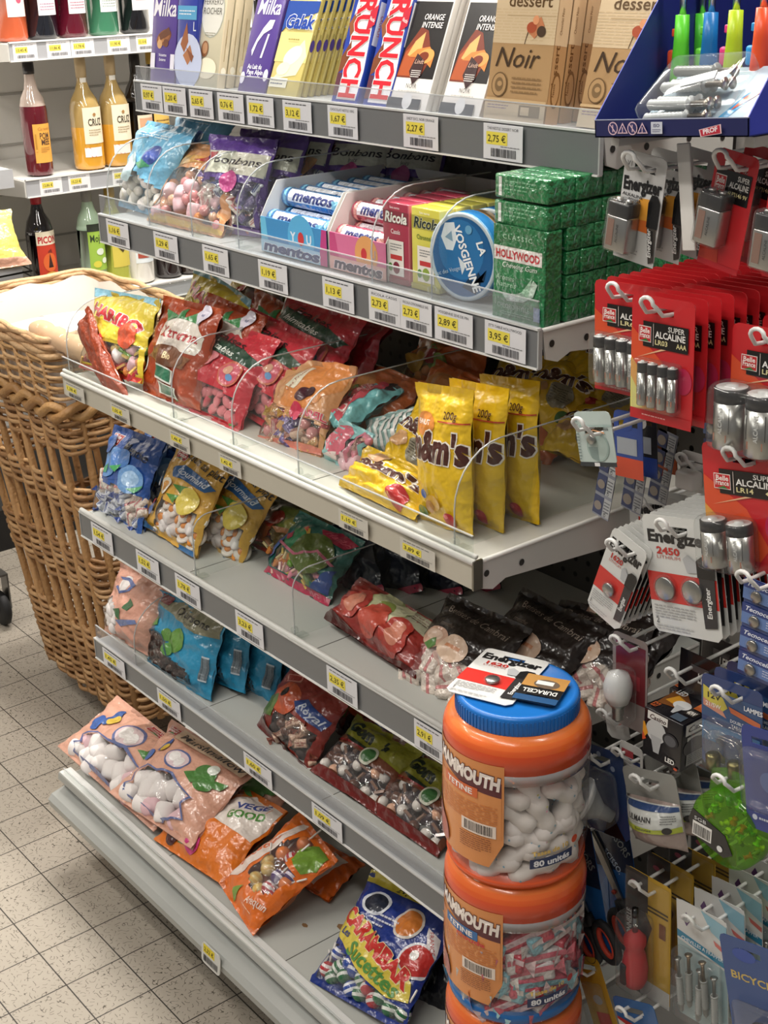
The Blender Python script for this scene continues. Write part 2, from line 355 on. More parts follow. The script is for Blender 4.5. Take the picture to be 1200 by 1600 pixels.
for i, (nm, z, yf, rh) in enumerate(SH):
    lab = {'top': 'grey-railed metal shelf carrying the chocolate bars, topmost', 'second': 'white metal shelf with grey price rail carrying mints and chewing gum',
           'third': 'white metal shelf with cream price rail carrying the yellow chocolate bags, deepest', 'fourth': 'white metal shelf under the cream-railed one, with blue mint bag',
           'fifth': 'white metal shelf second from the bottom, with turquoise bags', 'bottom': 'white base shelf just above the floor with marshmallow bags'}[nm]
    t = thing('shelf', lab, 'shelf', loc=(0, 0, 0), group='gondola shelves'); shelfob.append(t)
    deck = '#c6c4bc' if i == 2 else '#b9bbb6'
    zt = z - .003
    mb = MB().box(0.001, .999, yf+.004, YB-.002, zt-.022, zt, deck, 'paint')
    # thin joint lines of the deck panels
    for x in (.333, .666): mb.box(x-.0007, x+.0007, yf+.01, YB-.01, zt, zt+.0003, '#55544f', 'paint')
    if i == 5:
        for cx, cy, r in ((.66, .10, .006), (.62, .06, .004), (.69, .09, .004), (.7, .17, .005)):
            mb.add([(cx+r*math.cos(k)*1.6, cy+r*math.sin(k), zt+.0004) for k in range(6)], [list(range(6))], '#8a6a48', 'paint')
    mb.build('deck', t)
    # side bracket with holes
    for xs in (0.0, 1.0):
        s_ = -1 if xs == 0 else 1; d = YB - yf - .02
        pts = [(yf+.006, z-.004), (YB-.01, z-.004), (YB-.01, z-.062 if i != 5 else z-.1), (yf+.05, z-.034), (yf+.03, z-.042), (yf+.012, z-.036)]
        pts = pts[::-1] if xs == 0 else pts
        mb = MB().prism(pts, xs if s_ > 0 else xs-.003, xs+.003 if s_ > 0 else xs, '#cfcdc7', 'paint', ax='x')
        if s_ > 0:
            for yy, zz in ((yf+.02, z-.019), (yf+.075, z-.022), (YB-.09, z-.02), (YB-.03, z-.025)):
                mb.add([(xs+.0036, yy+.0042*math.cos(k*PI/6), zz+.0042*math.sin(k*PI/6)) for k in range(12)], [list(range(12))], '#2a2826', 'paint')
            mb.tube([(xs+.002, yf+.006, z-.002), (xs+.002, YB-.01, z-.002)], .0028, 6, '#dedcd6')
        mb.build('side_bracket', t)
    # price rail
    if i in (0, 1, 3, 4):
        mb = MB().box(-.004, 1.004, yf-.001, yf+.004, z-rh, z, '#6d6f71', 'plastic')
        mb.box(-.004, 1.004, yf-.003, yf+.004, z-.0008, z+.0016, '#c6c7c6', 'plastic').box(-.004, 1.004, yf-.0035, yf+.004, z-rh-.0014, z-rh+.0006, '#e2e2df', 'plastic')
        mb.box(-.005, -.003, yf-.002, yf+.004, z-rh, z, '#a8a9a8', 'plastic').box(1.003, 1.005, yf-.002, yf+.004, z-rh, z, '#a8a9a8', 'plastic')
    elif i == 2:
        mb = MB().box(-.004, 1.004, yf, yf+.004, z-rh, z, '#b7b2a4', 'plastic')
        mb.tube([(-.004, yf, z), (1.004, yf, z)], .004, 8, '#e4e3dd', 'plastic').tube([(-.004, yf+.004, z+.006), (1.004, yf+.004, z+.006)], .003, 8, '#e4e3dd', 'plastic')
        mb.box(1.003, 1.006, yf-.002, yf+.012, z-rh, z+.002, '#8f8c84', 'metal')
    else:
        prof = [(-.004, 0), (-.006, -.012), (.004, -.02), (.004, -.03), (-.022, -.036), (-.03, -.045), (-.028, -.06), (-.02, -.066), (.01, -.066), (.01, 0)]
        mb = MB().prism([(yf+a, z+b) for a, b in prof], -.012, 1.012, '#a3a5a2', 'plastic', ax='x')
        mb.box(-.01, 1.01, yf-.003, yf+.02, z, z+.003, '#d9dad8', 'plastic')
    mb.build('price_rail', t)
    # upright lip
    lh = (.022, .03, .03, .014, .026, .012)[i]
    mb = MB()
    if i in (3,): mb.tube([(-.002, yf+.002, z+.003), (1.002, yf+.002, z+.003)], .0045, 8, '#cfd0cc', 'plastic').build('front_lip', t)
    else:
        mk = ('frost', 'frost', 'acrylic', 'frost', 'frost', 'acrylic')[i]
        mb.box(0, 1, yf+.001, yf+.0035, z, z+lh, m=mk).box(0, 1, yf+.001, yf+.0035, z+lh, z+lh+.0012, m='edge').build('front_lip', t)
# kick plate
MB().box(0, 1.0, .06, .07, 0, .13, '#8c8a86', 'paint').build('kick_plate', g)
# ---- acrylic dividers: plate in the YZ plane with a rounded upper front corner
def divider(x, i, h, depth, label, r=.07):
    z, yf = SH[i][1], SH[i][2]; y0 = yf + .006; P = [(y0, z), (y0+depth, z), (y0+depth, z+h)]
    P += [(y0+r+r*math.cos(PI/2+PI/2*k/7), z+h-r+r*math.sin(PI/2+PI/2*k/7)) for k in range(8)]
    mb = MB().prism(P, x-.001, x+.001, m='acrylic', ax='x')
    E = [(x, a, b) for a, b in [P[0]] + P[::-1][:8] + [P[2]]]
    mb.tube(E, .0011, 4, m='edge', cap=False)
    t = thing('shelf_divider', label, 'divider', group='clear acrylic dividers')
    mb.build('divider_plate', t)
    MB().rbox(x-.008, x+.008, y0-.001, y0+.02, z, z+.0025, .001, m='acrylic').build('foot', t)
    MB().tube([(x, y0-.003, z+.012), (x, y0+.004, z+.012)], .005, 10, m='acrylic').build('clip', t)
for x, s in ((.022, 'at the left end of the mint shelf'), (.15, 'between the blue and the peach bags on the mint shelf'), (.275, 'beside the purple bags on the mint shelf, on their left'), (.40, 'cutting across the purple bags on the mint shelf'), (.703, 'before the red pastille box on the mint shelf'), (.817, 'at the left of the blue round tins')):
    divider(x, 1, .115, .2, 'clear acrylic divider ' + s)
for x, s in ((.013, 'at the left end of the third shelf'), (.345, 'across the strawberry bags on the third shelf'), (.505, 'left of the wrapped fruit chews bag'), (.66, 'left of the mint-striped bag'), (.965, 'in front of the standing yellow bags, rightmost')):
    divider(x, 2, .12, .3, 'clear acrylic divider ' + s)
for x, s in ((.365, 'in the empty gap of the fourth shelf'), (.625, 'just right of the dinosaur-coloured bag on the fourth shelf')): divider(x, 3, .1, .25, 'clear acrylic divider ' + s, .03)
divider(.135, 4, .11, .25, 'clear acrylic divider between the pink bag and the turquoise bags')
# ---- price tags
def price_tag(x0, x1, i, price, where, name_='', curved=False, sh=None):
    z, yf, rh = (SH[i][1:] if sh is None else sh); w_ = x1-x0; H = (rh-.005) * (1 if i != 2 else .85)
    mb = MB().box(x0, x1, yf-.0046, yf-.0040, z-rh+.0025, z-rh+.0025+H, '#d6d6da' if i != 2 else '#c4c0b6', 'paper')
    sp = [('ln', .1, .83, .9, .93, 1, '#55555a'), ('r', .08, .42, .62, .78, '#e3d34e'), ('t', price, .35, .5, .2, '#3a3410', {'b': .02, 'fit': .46}), ('bar', .2, .08, .85, .32, '#33333a'), ('ln', .45, .34, .95, .4, 1, '#777777')]
    if name_: sp[0] = ('t', name_, .5, .84, .085, '#44444a', {'fit': .8})
    deco(mb, fm_front(x0, z-rh+.0025, yf-.0046), w_, H, sp, 'paper', e0=.0002, de=.0001)
    t = mb.build('price_tag'); tag(t, 'price tag reading ' + price + ' ' + where, 'price tag', 'price tags on the shelf rails'); return t
for i, rows in ((0, ((222, 254, '0,97 €', ''), (256, 291, '1,20 €', ''), (297, 333, '2,65 €', ''), (341, 381, '0,76 €', ''), (387, 428, '1,72 €', ''), (443, 487, '3,12 €', ''), (513, 559, '1,67 €', 'CHOCOLAT NESTLE 100G'), (631, 685, '2,27 €', 'LINDT EXCL NOIR ORANGE'), (756, 817, '2,75 €', 'TAB.NESTLE DESSERT NOIR'))),
                (1, ((168, 201, '1,16 €', ''), (242, 278, '1,29 €', ''), (318, 357, '1,65 €', ''), (405, 449, '1,19 €', ''), (505, 553, '1,13 €', ''), (577, 626, '2,73 €', 'RICOLA CASSIS'), (626, 675, '2,73 €', 'RICOLA CITRONNELLE 50G'), (680, 739, '2,89 €', 'VOSGIENNE SEVE DE PIN'), (758, 822, '3,95 €', 'ETTI TABLE HOLLYWOOD'))),
                (2, ((103, 131, '1,38 €', ''), (174, 202, '1,05 €', ''), (266, 296, '1,46 €', ''), (343, 376, '1,42 €', ''), (530, 575, '1,10 €', ''), (626, 680, '3,89 €', ''))),
                (3, ((145, 175, '1,54 €', ''), (215, 248, '1,52 €', ''), (276, 312, '1,78 €', ''), (370, 411, '3,23 €', ''), (512, 558, '2,35 €', ''), (648, 694, '2,91 €', ''))),
                (4, ((163, 194, '1,45 €', ''), (248, 281, '1,50 €', ''), (383, 424, '1,60 €', ''), (489, 534, '1,09 €', '')))):
    z, yf, rh = SH[i][1:]
    where = ('on the rail of the top shelf', 'on the mint and gum shelf rail', 'on the cream rail of the third shelf', 'on the rail of the fourth shelf', 'on the rail of the fifth shelf')[i]
    for k, (a, b, pr, nm) in enumerate(rows):
        y0 = [y for y in range(0, 1600, 4) if at((a+b)/2, y, Y=yf).z < z-rh/2][0]
        xa, xb = at(a, y0, Y=yf-.004).x, at(b, y0, Y=yf-.004).x
        wh = where + ('' if pr != '2,73 €' else (', left of two' if nm == 'RICOLA CASSIS' else ', right of two'))
        price_tag(xa, xb, i, pr, wh, nm)
# bottom shelf tag (rounded clip-on)
xa = at(312, 1425, Y=-.062).x
mb = MB().prism(rrect(0, 0, .052, .036, .008), -.0015, 0, '#c9c9c4', 'paper')
deco(mb, fm_front(0, 0, -.0015), .052, .036, [('r', .1, .55, .7, .95, '#d9c42c'), ('t', '2,32 €', .4, .64, .2, '#3a3410', {'b': .02}), ('bar', .12, .14, .88, .45, '#33333a')], 'paper')
t = mb.build('price_tag', mw=Tm((xa, -.0655, .118), rx=-.12)); tag(t, 'rounded price tag reading 2,32 € clipped to the bottom shelf front', 'price tag', 'price tags on the shelf rails')
# ================================================ SECOND BAY (hooks)
g2 = thing('pegboard_bay', 'light grey pegboard bay with base deck behind the hanging batteries', 'shelving')
peg_panel(1.03, 2.03, .2, 1.75, YB, '#b9b7b2', 'back_panel', g2)
MB().box(1.012, 2.03, .15, YB, .155, .18, '#8d8b87', 'paint').build('base_deck', g2)
MB().box(1.03, 2.03, YB+.04, YB+.05, .1, 1.75, '#55534f', 'paint').build('rear_panel', g2)
MB().box(2.03, 2.06, YB, YB+.05, 0, 1.75, '#c9c7c3', 'paint').build('upright', g2)
# ================================================ CHOCOLATE ON THE TOP SHELF
def X_(px, py, Y): return at(px, py, Y=Y).x
def pack(name, label, cat, x0, w_, th, H, lean, y0, z0, front, side, spec, sspec=None, mat='gloss', group=None, r=.0015, top=None, back=None):
    mb = MB().rbox(0, w_, 0, th, 0, H, r, front, mat)
    # colour the sides
    for k, f in enumerate(mb.f):
        P = [mb.v[i] for i in f]; xs = [p[0] for p in P]; ys = [p[1] for p in P]
        if min(xs) > w_-r*1.01 or max(xs) < r*1.01: mb.c[k] = side
        if back and min(ys) > th-r*1.01: mb.c[k] = back
    deco(mb, fm_front(0, 0, 0), w_, H, spec, mat)
    if sspec: deco(mb, fm_right(w_, 0, 0), th, H, sspec, mat)
    o = mb.build(name, mw=Tm((x0, y0, z0 + .0), rx=-lean*PI/180)); return tag(o, label, cat, group)
Z1 = SH[0][1] - .003 + .0012
def row(o, n, dy, labels, dx=0, dz=0):
    out = [o]
    for k in range(1, n):
        m = Matrix.Translation((dx*k, dy*k, dz*k)) @ o.matrix_world
        out.append(copytree(o, labels if isinstance(labels, str) else labels[min(k-1, len(labels)-1)], mw=m))
    return out
def tabs(name, label, behind, px0, px1, py, lean, th, front, side, spec, sspec, n, y0=.262, H=.2, gap=None, mat='gloss', grp=None, cat='chocolate bar'):
    x0, x1 = X_(px0, py, y0), X_(px1, py, y0)
    grp = grp or (cat + 's, ' + name.replace('_', ' ')); o = pack(name, label, cat, x0, x1-x0, th, H, lean, y0, Z1, front, side, spec, sspec, mat, grp)
    bpy.context.view_layer.update() if False else None
    o.matrix_world = Tm((x0, y0, Z1), rx=-lean*PI/180)
    return row(o, n, gap or th*1.06/math.cos(lean*PI/180), behind)
PUR = '#5a4494'
nuts = [('e', .5, .34, .3, .15, '#8a5233', .3), ('e', .4, .33, .12, .08, '#c98d57'), ('e', .62, .36, .14, .09, '#a8683d', .5), ('e', .35, .29, .1, .09, '#d8a773'), ('e', .6, .3, .1, .08, '#6d3c23'), ('p', [(.3, .36), (.7, .42), (.78, .37), (.38, .32)], '#6a3b22')]
tabs('chocolate_bar', 'purple chocolate bar with hazelnut picture at the left end of the top shelf', 'purple chocolate bar behind the leftmost purple bar with hazelnuts on top shelf',
     232, 270, 104, 9, .009, PUR, '#4a3880', nuts + [('t', 'Milka', .5, .5, .13, '#f2f0f8', {'b': .02, 'sh': .2, 'fit': .9}), ('t', 'Noisettes', .5, .2, .022, '#e8e4f4', {'b': .02}), ('t', 'Entieres', .5, .165, .022, '#e8e4f4', {'b': .02}), ('r', .02, .1, .2, .22, '#e9e6f2'), ('r', .82, .1, .98, .22, '#e9e6f2')], None, 2)
tabs('chocolate_bar', 'deep blue chocolate bar with almond picture, second from left on the top shelf', 'deep blue chocolate bar standing behind the blue almond bar',
     272, 302, 106, 8, .009, '#2f3fa0', '#26348a', [('e', .6, .18, .7, -1, '#c9d2ee'), ('p', [(.2, .3), (.5, .46), (.6, .32), (.4, .24)], '#a05f38'), ('p', [(.35, .22), (.7, .3), (.85, .22), (.6, .15)], '#b4744a'), ('p', [(.5, .28), (.9, .22), (.8, .17)], '#8a4c2b'), ('r', .02, .48, .98, .58, '#58a9d8'), ('ln', .1, .505, .9, .55, 2, '#e8f2fa'), ('t', 'L', .9, .4, .07, '#e8eefa')], None, 2)
tabs('chocolate_bar', 'cream chocolate bar with oval white nameplate and hazelnut on the top shelf', 'cream chocolate bar, plain edge showing, behind the cream bar with nameplate',
     299, 337, 112, 13, .014, '#d6ceb2', '#e3d3b2', [('e', .5, .55, .46, .55, '#b9bcae'), ('e', .5, .55, .43, .52, '#e4e3da'), ('t', 'FERRERO', .5, .6, .042, '#5a584e', {'fit': .74}), ('t', 'ROCHER', .5, .53, .05, '#5a584e', {'fit': .74}), ('ln', .3, .37, .7, .4, 2, '#8a8468'), ('e', .35, .28, .14, .17, '#8b5a38'), ('e', .36, .285, .1, .12, '#b98a63'), ('e', .5, .14, .4, .22, '#efe6cc'), ('r', .05, .24, .1, .46, '#efe8d2')],
     [('r', .42, .2, .5, .5, '#b69e74'), ('e', .5, .13, .3, .4, '#f1ead6'), ('t', 'Ferrero Rocher', .5, .35, .4 * .02, '#8d7650', {'a': PI/2})], 3, gap=.0165)
tabs('chocolate_bar', 'purple milk chocolate bar with white lettering beside the yellow bars on top shelf', 'purple milk chocolate bar tucked behind the purple Alpine milk bar',
     369, 412, 121, 20, .008, PUR, '#473478', [('t', 'Milka', .5, .56, .11, '#f4f2fa', {'b': .02, 'sh': .2, 'fit': .8}), ('p', [(.25, .26), (.35, .36), (.5, .42), (.75, .46), (.8, .52), (.62, .52), (.45, .46), (.3, .38), (.2, .3)], '#efeef6'), ('p', [(.55, .25), (.62, .25), (.72, .42), (.66, .42)], '#efeef6'), ('t', 'Au Lait du', .45, .17, .034, '#f0eefa', {'b': .03, 'fit': .5}), ('t', 'Pays Alpin', .5, .13, .034, '#f0eefa', {'b': .03, 'fit': .56}), ('ln', .25, .1, .8, .12, 1, '#dcd8f0'), ('e', .1, .1, .08, .12, '#e8e6f4'), ('e', .9, .13, .08, .12, '#e8e6f4')], None, 2)
tabs('chocolate_bar', 'pale yellow white-chocolate bar with blue lettering, front of its row', ['thin pale yellow chocolate bar in the row behind the blue-lettered yellow bar'],
     414, 462, 126, 22, .007, '#dccb7c', '#b7a659', [('r', 0, .25, 1, .47, '#e2d38b'), ('p', [(.1, .12), (.5, .3), (.8, .42), (.98, .3), (.8, .16)], '#efe8c0'), ('e', .55, .3, .28, .16, '#f6f2d8', .4), ('e', .35, .2, .2, .12, '#f3edc8', .2), ('p', [(0, .47), (.2, .54), (.6, .58), (1, .62), (1, .7), (0, .7)], '#2c4fa0'), ('t', 'Galak', .5, .5, .1, '#2346a0', {'b': .05, 'sh': .15, 'fit': .88, 'out': ('#f3f5fa', .05)}), ('ln', .3, .4, .75, .425, 1, '#9d9050'), ('r', .04, .06, .6, .13, '#e8e6d2'), ('ln', .08, .07, .56, .12, 2, '#55607a')],
     [('r', .3, .1, .6, .5, '#cdbd70'), ('e', .5, .38, .5, 1.2, '#4a3a7a'), ('t', 'Galak', .5, .44, .012, '#4b4420', {'a': PI/2})], 6, gap=.0115, H=.19)
crs = [('p', [(0, .05), (.28, 0), (.28, 1), (0, 1)], '#3a57b4'), ('p', [(0, .28), (.25, .38), (.35, .3), (.15, .2), (0, .18)], '#7a4328'), ('p', [(0, .48), (.3, .6), (.4, .5), (.15, .4)], '#8a5232'), ('r', 0, .04, .18, .18, '#5b3140')]
crs = [('r', 0, 0, 1, 1, '#27409c'), ('p', [(.16, .02), (.92, .02), (.98, .2), (.9, .5), (1, .7), (1, 1), (.3, 1), (.12, .55), (.22, .25)], '#f0eef0')] + crs[1:] + [('t', 'CRUNCH', .24, .4, .17, '#cf2030', {'a': -PI/2, 'b': .04, 'fit': 2.9, 'out': ('#ffffff', .03)}), ('p', [(.72, .44), (1, .48), (1, .6), (.74, .56)], '#c0263a'), ('t', 'Nestle', .86, .5, .025, '#ffffff', {'a': -.3, 'fit': .2})]
for a, b, lab in ((517, 556, 'left one of two blue and white bars with red vertical lettering'), (566, 606, 'right one of two blue and white bars with red vertical lettering')):
    tabs('chocolate_bar', lab, ['blue and white bar standing behind the ' + lab.split(' of ')[0]], a, b, 136, 20, .012, '#27409c', '#2a48a8', crs, [('r', .1, .36, .9, .62, '#e8e8ee'), ('t', 'CRUNCH', .5, .48, .03, '#cf2030', {'a': -PI/2, 'fit': 2.2})], 4 if a > 560 else 2, gap=.0135, H=.215, grp='blue and white bars with red lettering')
lin_ = [('r', 0, 0, 1, 1, '#e6e2dd'), ('r', .03, .2, .97, .68, '#181516'), ('p', [(.03, .2), (.62, .2), (.8, .33), (.55, .5), (.35, .52), (.1, .38)], '#7c3420'), ('p', [(.05, .21), (.45, .21), (.62, .34), (.4, .46), (.12, .36)], '#b0552c'),
        ('p', [(.18, .34), (.3, .43), (.5, .49), (.5, .38), (.3, .33)], '#e8b16a'), ('p', [(.22, .33), (.4, .38), (.7, .4), (.86, .35), (.84, .27), (.7, .3), (.5, .33)], '#d88540'), ('e', .66, .34, .2, .12, '#e9a258', .2), ('e', .6, .335, .13, .08, '#7a3018', .2),
        ('p', [(.5, .16), (.34, .24), (.44, .355), (.66, .31), (.66, .22)], '#3a2426'), ('ln', .4, .2, .64, .25, 4, '#e9e4de'), ('t', 'Lindt', .53, .29, .03, '#d9b4a0', {'sh': .3}),
        ('t', 'ORANGE', .62, .565, .038, '#f4f0ee', {'sh': .15, 'b': .01, 'fit': .5}), ('t', 'INTENSE', .62, .515, .038, '#f4f0ee', {'sh': .15, 'b': .01, 'fit': .52}), ('t', 'NOIR', .5, .135, .03, '#3a3636', {'gap': 1.2, 'fit': .26}), ('ln', .2, .105, .78, .12, 1, '#a8a4a0'), ('r', 0, 0, .85, .07, '#3b414c'), ('e', .5, .055, .12, .14, '#d9d9da')]
for a, b, lab in ((604, 664, 'white and black orange dark-chocolate bar, left one of the pair'), (686, 748, 'white and black orange dark-chocolate bar, right one beside the kraft bars')):
    tabs('chocolate_bar', lab, ['pale edge of a boxed orange dark-chocolate bar standing behind the ' + ('left pair member' if a < 650 else 'right pair member')], a, b, 158, 22, .009, '#e6e2dd', '#dcd8d2', lin_, None, 3, grp='white and black orange dark-chocolate bars')
noir = [('r', 0, 0, 1, .43, '#b18e63'), ('r', 0, .43, 1, 1, '#d2bb98'), ('ln', .0, .44, 1, .62, 11, '#cbb28d'), ('t', 'dessert', .55, .63, .07, '#5c4326', {'b': .02, 'fit': .7}), ('r', .2, .58, .98, .585, '#b89f78'), ('p', [(.535, .43), (.525, .43), (.58, .53), (.6, .53)], '#5c4630'),
        ('p', [(.55, .5), (.75, .58), (.82, .53), (.68, .46)], '#c07a52'), ('e', .62, .52, .08, .06, '#a84c2e'), ('e', .78, .5, .07, .06, '#463324'), ('e', .68, .56, .05, .05, '#d9956a'),
        ('t', 'Noir', .42, .3, .115, '#3e2c1c', {'sh': .3, 'fit': .72}), ('e', .2, .2, .13, .14, '#6d5335'), ('e', .2, .2, .115, .125, '#b18e63'), ('e', .2, .2, .07, .08, '#7a6040'), ('e', .21, .205, .04, .03, '#b18e63'), ('ln', .4, .15, .88, .25, 4, '#8c6d47'), ('r', 0, .11, 1, .125, '#c4a67c'), ('r', 0, 0, 1, .1, '#cfbda2'), ('ln', .05, .06, .4, .09, 2, '#8c7a90'), ('r', .58, .03, .92, .095, '#8a7b68'), ('r', .61, .04, .75, .085, '#cfbda2')]
nsp = [('r', 0, 0, 1, .43, '#b98f62'), ('r', 0, .43, 1, 1, '#d8bd98'), ('t', 'dessert', .45, .31, .035, '#6e4a2a', {'a': PI/2, 'b': .02, 'fit': 2.4}), ('e', .5, .19, .36, 1.0, '#7c5733'), ('e', .5, .19, .28, .8, '#b98f62'), ('t', 'Nestle', .42, .19, .02, '#5e3d20', {'a': PI/2}), ('t', 'Chocolat Noir', .45, .56, .018, '#6e4a2a', {'a': PI/2})]
tabs('chocolate_bar', 'kraft-brown dark dessert chocolate bar with flower motif, front of the middle row', ['kraft-brown dessert bar in the row of edges behind the front kraft bar', 'kraft-brown dessert bar deeper in the row behind the front kraft bar'],
     757, 851, 172, 9, .02, '#c9ae88', '#c79c6e', noir, nsp, 6, gap=.0225, H=.2)
o = tabs('chocolate_bar', 'kraft-brown dark dessert chocolate bar half hidden behind the blue lighter display', ['kraft-brown dessert bar behind the bar next to the blue display'],
     903, 1010, 165, 14, .0165, '#c9ae88', '#c79c6e', noir, nsp, 3, gap=.0185, y0=.275, H=.2)
# ================================================ BAGS
def sweet_meshes():
    R = {}
    def reg(k, mb): o = mb.build(k); R[k] = o.data; bpy.data.objects.remove(o)
    def marsh(c): return MB().lathe([(0, -.011), (.008, -.011), (.0105, -.009), (.0112, -.005), (.0112, .005), (.0105, .009), (.008, .011), (0, .011)], 14, c, 'sweet')
    reg('marsh_w', marsh('#ece6e4')); reg('marsh_p', marsh('#e3bcc4'))
    def ball(c, r=.009, m='hard', sz=1): return MB().lathe([(r*math.sin(PI*k/8), r*sz*-math.cos(PI*k/8)) for k in range(9)], 12, c, m)
    for k, c in dict(o='#d98a4a', r='#b8323c', p='#6f4a7c', y='#dfc27a', g='#7d9a4a', pk='#d98a8c', br='#5a3424', w='#e6e0d8', c='#e4b090').items(): reg('ball_'+k, ball(c)); 
    def egg():
        mb = MB().lathe([(0, -.003), (.012, -.003), (.015, 0), (.012, .003), (0, .0035)], 14, '#e8e0d6', 'sweet', sx=1.1)
        return mb.lathe([(.0075, .003), (.007, .006), (.004, .0078), (0, .008)], 12, '#e08a2c', 'hard')
    reg('egg', egg())
    def straw(c, c2): return MB().lathe([(0, -.012), (.005, -.009), (.0085, -.002), (.009, .004), (.0065, .009), (0, .0105)], 12, c, 'sweet', sy=.6).lathe([(.007, .008), (.004, .012), (0, .0125)], 8, c2, 'sweet', sy=.6)
    reg('straw', straw('#cf4a5a', '#5f8a48')); reg('straw2', straw('#dc7f86', '#dc7f86'))
    def twist(c, c2, s=1):
        mb = MB().rbox(-.011*s, .011*s, -.007*s, .007*s, -.007*s, .007*s, .002*s, c, 'wrap')
        for q in (-1, 1): mb.add([(q*.011*s, 0, 0), (q*.021*s, -.008*s, .005*s), (q*.021*s, -.002*s, -.007*s), (q*.021*s, .006*s, .006*s)], [(0, 1, 2), (0, 2, 3)], c2, 'wrap')
        return deco(mb, fm_front(-.011*s, -.007*s, -.007*s), .022*s, .014*s, [('r', .1, .35, .9, .5, c2), ('r', .2, .6, .8, .72, c2)], 'wrap') or mb
    for k, a, b in (('tw_w', '#e6ddd4', '#c87478'), ('tw_b', '#d7dde8', '#33509c'), ('tw_o', '#d99a5c', '#c8a04e'), ('tw_v', '#5a4a86', '#8472a6'), ('tw_r', '#a83240', '#dcb0a8'), ('tw_g', '#4f7a52', '#c8d4c0'), ('tw_c', '#caa890', '#9a5a48')): reg(k, twist(a, b))
    def lolly(c, c2):
        mb = MB().tube([(0, 0, 0), (0, 0, -.04)], .0016, 6, '#e8e4de', 'plastic')
        r = .012; return mb.lathe([(r*math.sin(PI*k/8), r*-math.cos(PI*k/8)) for k in range(9)], 14, c, 'hard', cols=[c, c, c2, c, c2, c, c, c])
    for k, a, b in (('lol_o', '#df7f45', '#df7f45'), ('lol_y', '#dcc27c', '#d8b060'), ('lol_v', '#4a2f6a', '#d8d0e0'), ('lol_r', '#b52c38', '#e4dcdc'), ('lol_g', '#2c6a44', '#e2e6e0'), ('lol_b', '#2a4a9c', '#e2e4ec')): reg(k, lolly(a, b))
    def croco(c, c2): return MB().tube([(-.02, 0, 0), (-.01, 0, .003), (0, .001, 0), (.01, 0, -.003), (.018, 0, 0)], [.002, .006, .0075, .006, .002], 8, c, 'hard').box(-.008, .008, -.009, -.004, -.002, .002, c2, 'hard')
    for k, a, b in (('gum_g', '#6a9a3c', '#dcc060'), ('gum_r', '#b8343c', '#e0b060'), ('gum_o', '#dc8a3c', '#e8d8a0'), ('gum_d', '#3a2c34', '#8a6a5a'), ('gum_p', '#d88a9a', '#e8c0b0')): reg(k, croco(a, b))
    def blocky(c, c2): return MB().rbox(-.013, .013, -.009, .009, -.011, .011, .003, c, 'wrap').rbox(-.0131, .0131, -.0095, .0095, -.003, .003, .002, c2, 'wrap')
    reg('blk_w', blocky('#e0d4c8', '#c87c7c')); reg('blk_p', blocky('#d8b4a8', '#e6dcd2')); reg('choc', ball('#4a2c1e', .011, 'hard', .7)); reg('choc2', ball('#33201a', .012, 'sweet', .6))
    return R
SW = sweet_meshes()
def sweetobj(key, name, parent, m):
    o = bpy.data.objects.new(name, SW[key]); COL.objects.link(o); o.parent = parent; o.matrix_local = m; return o
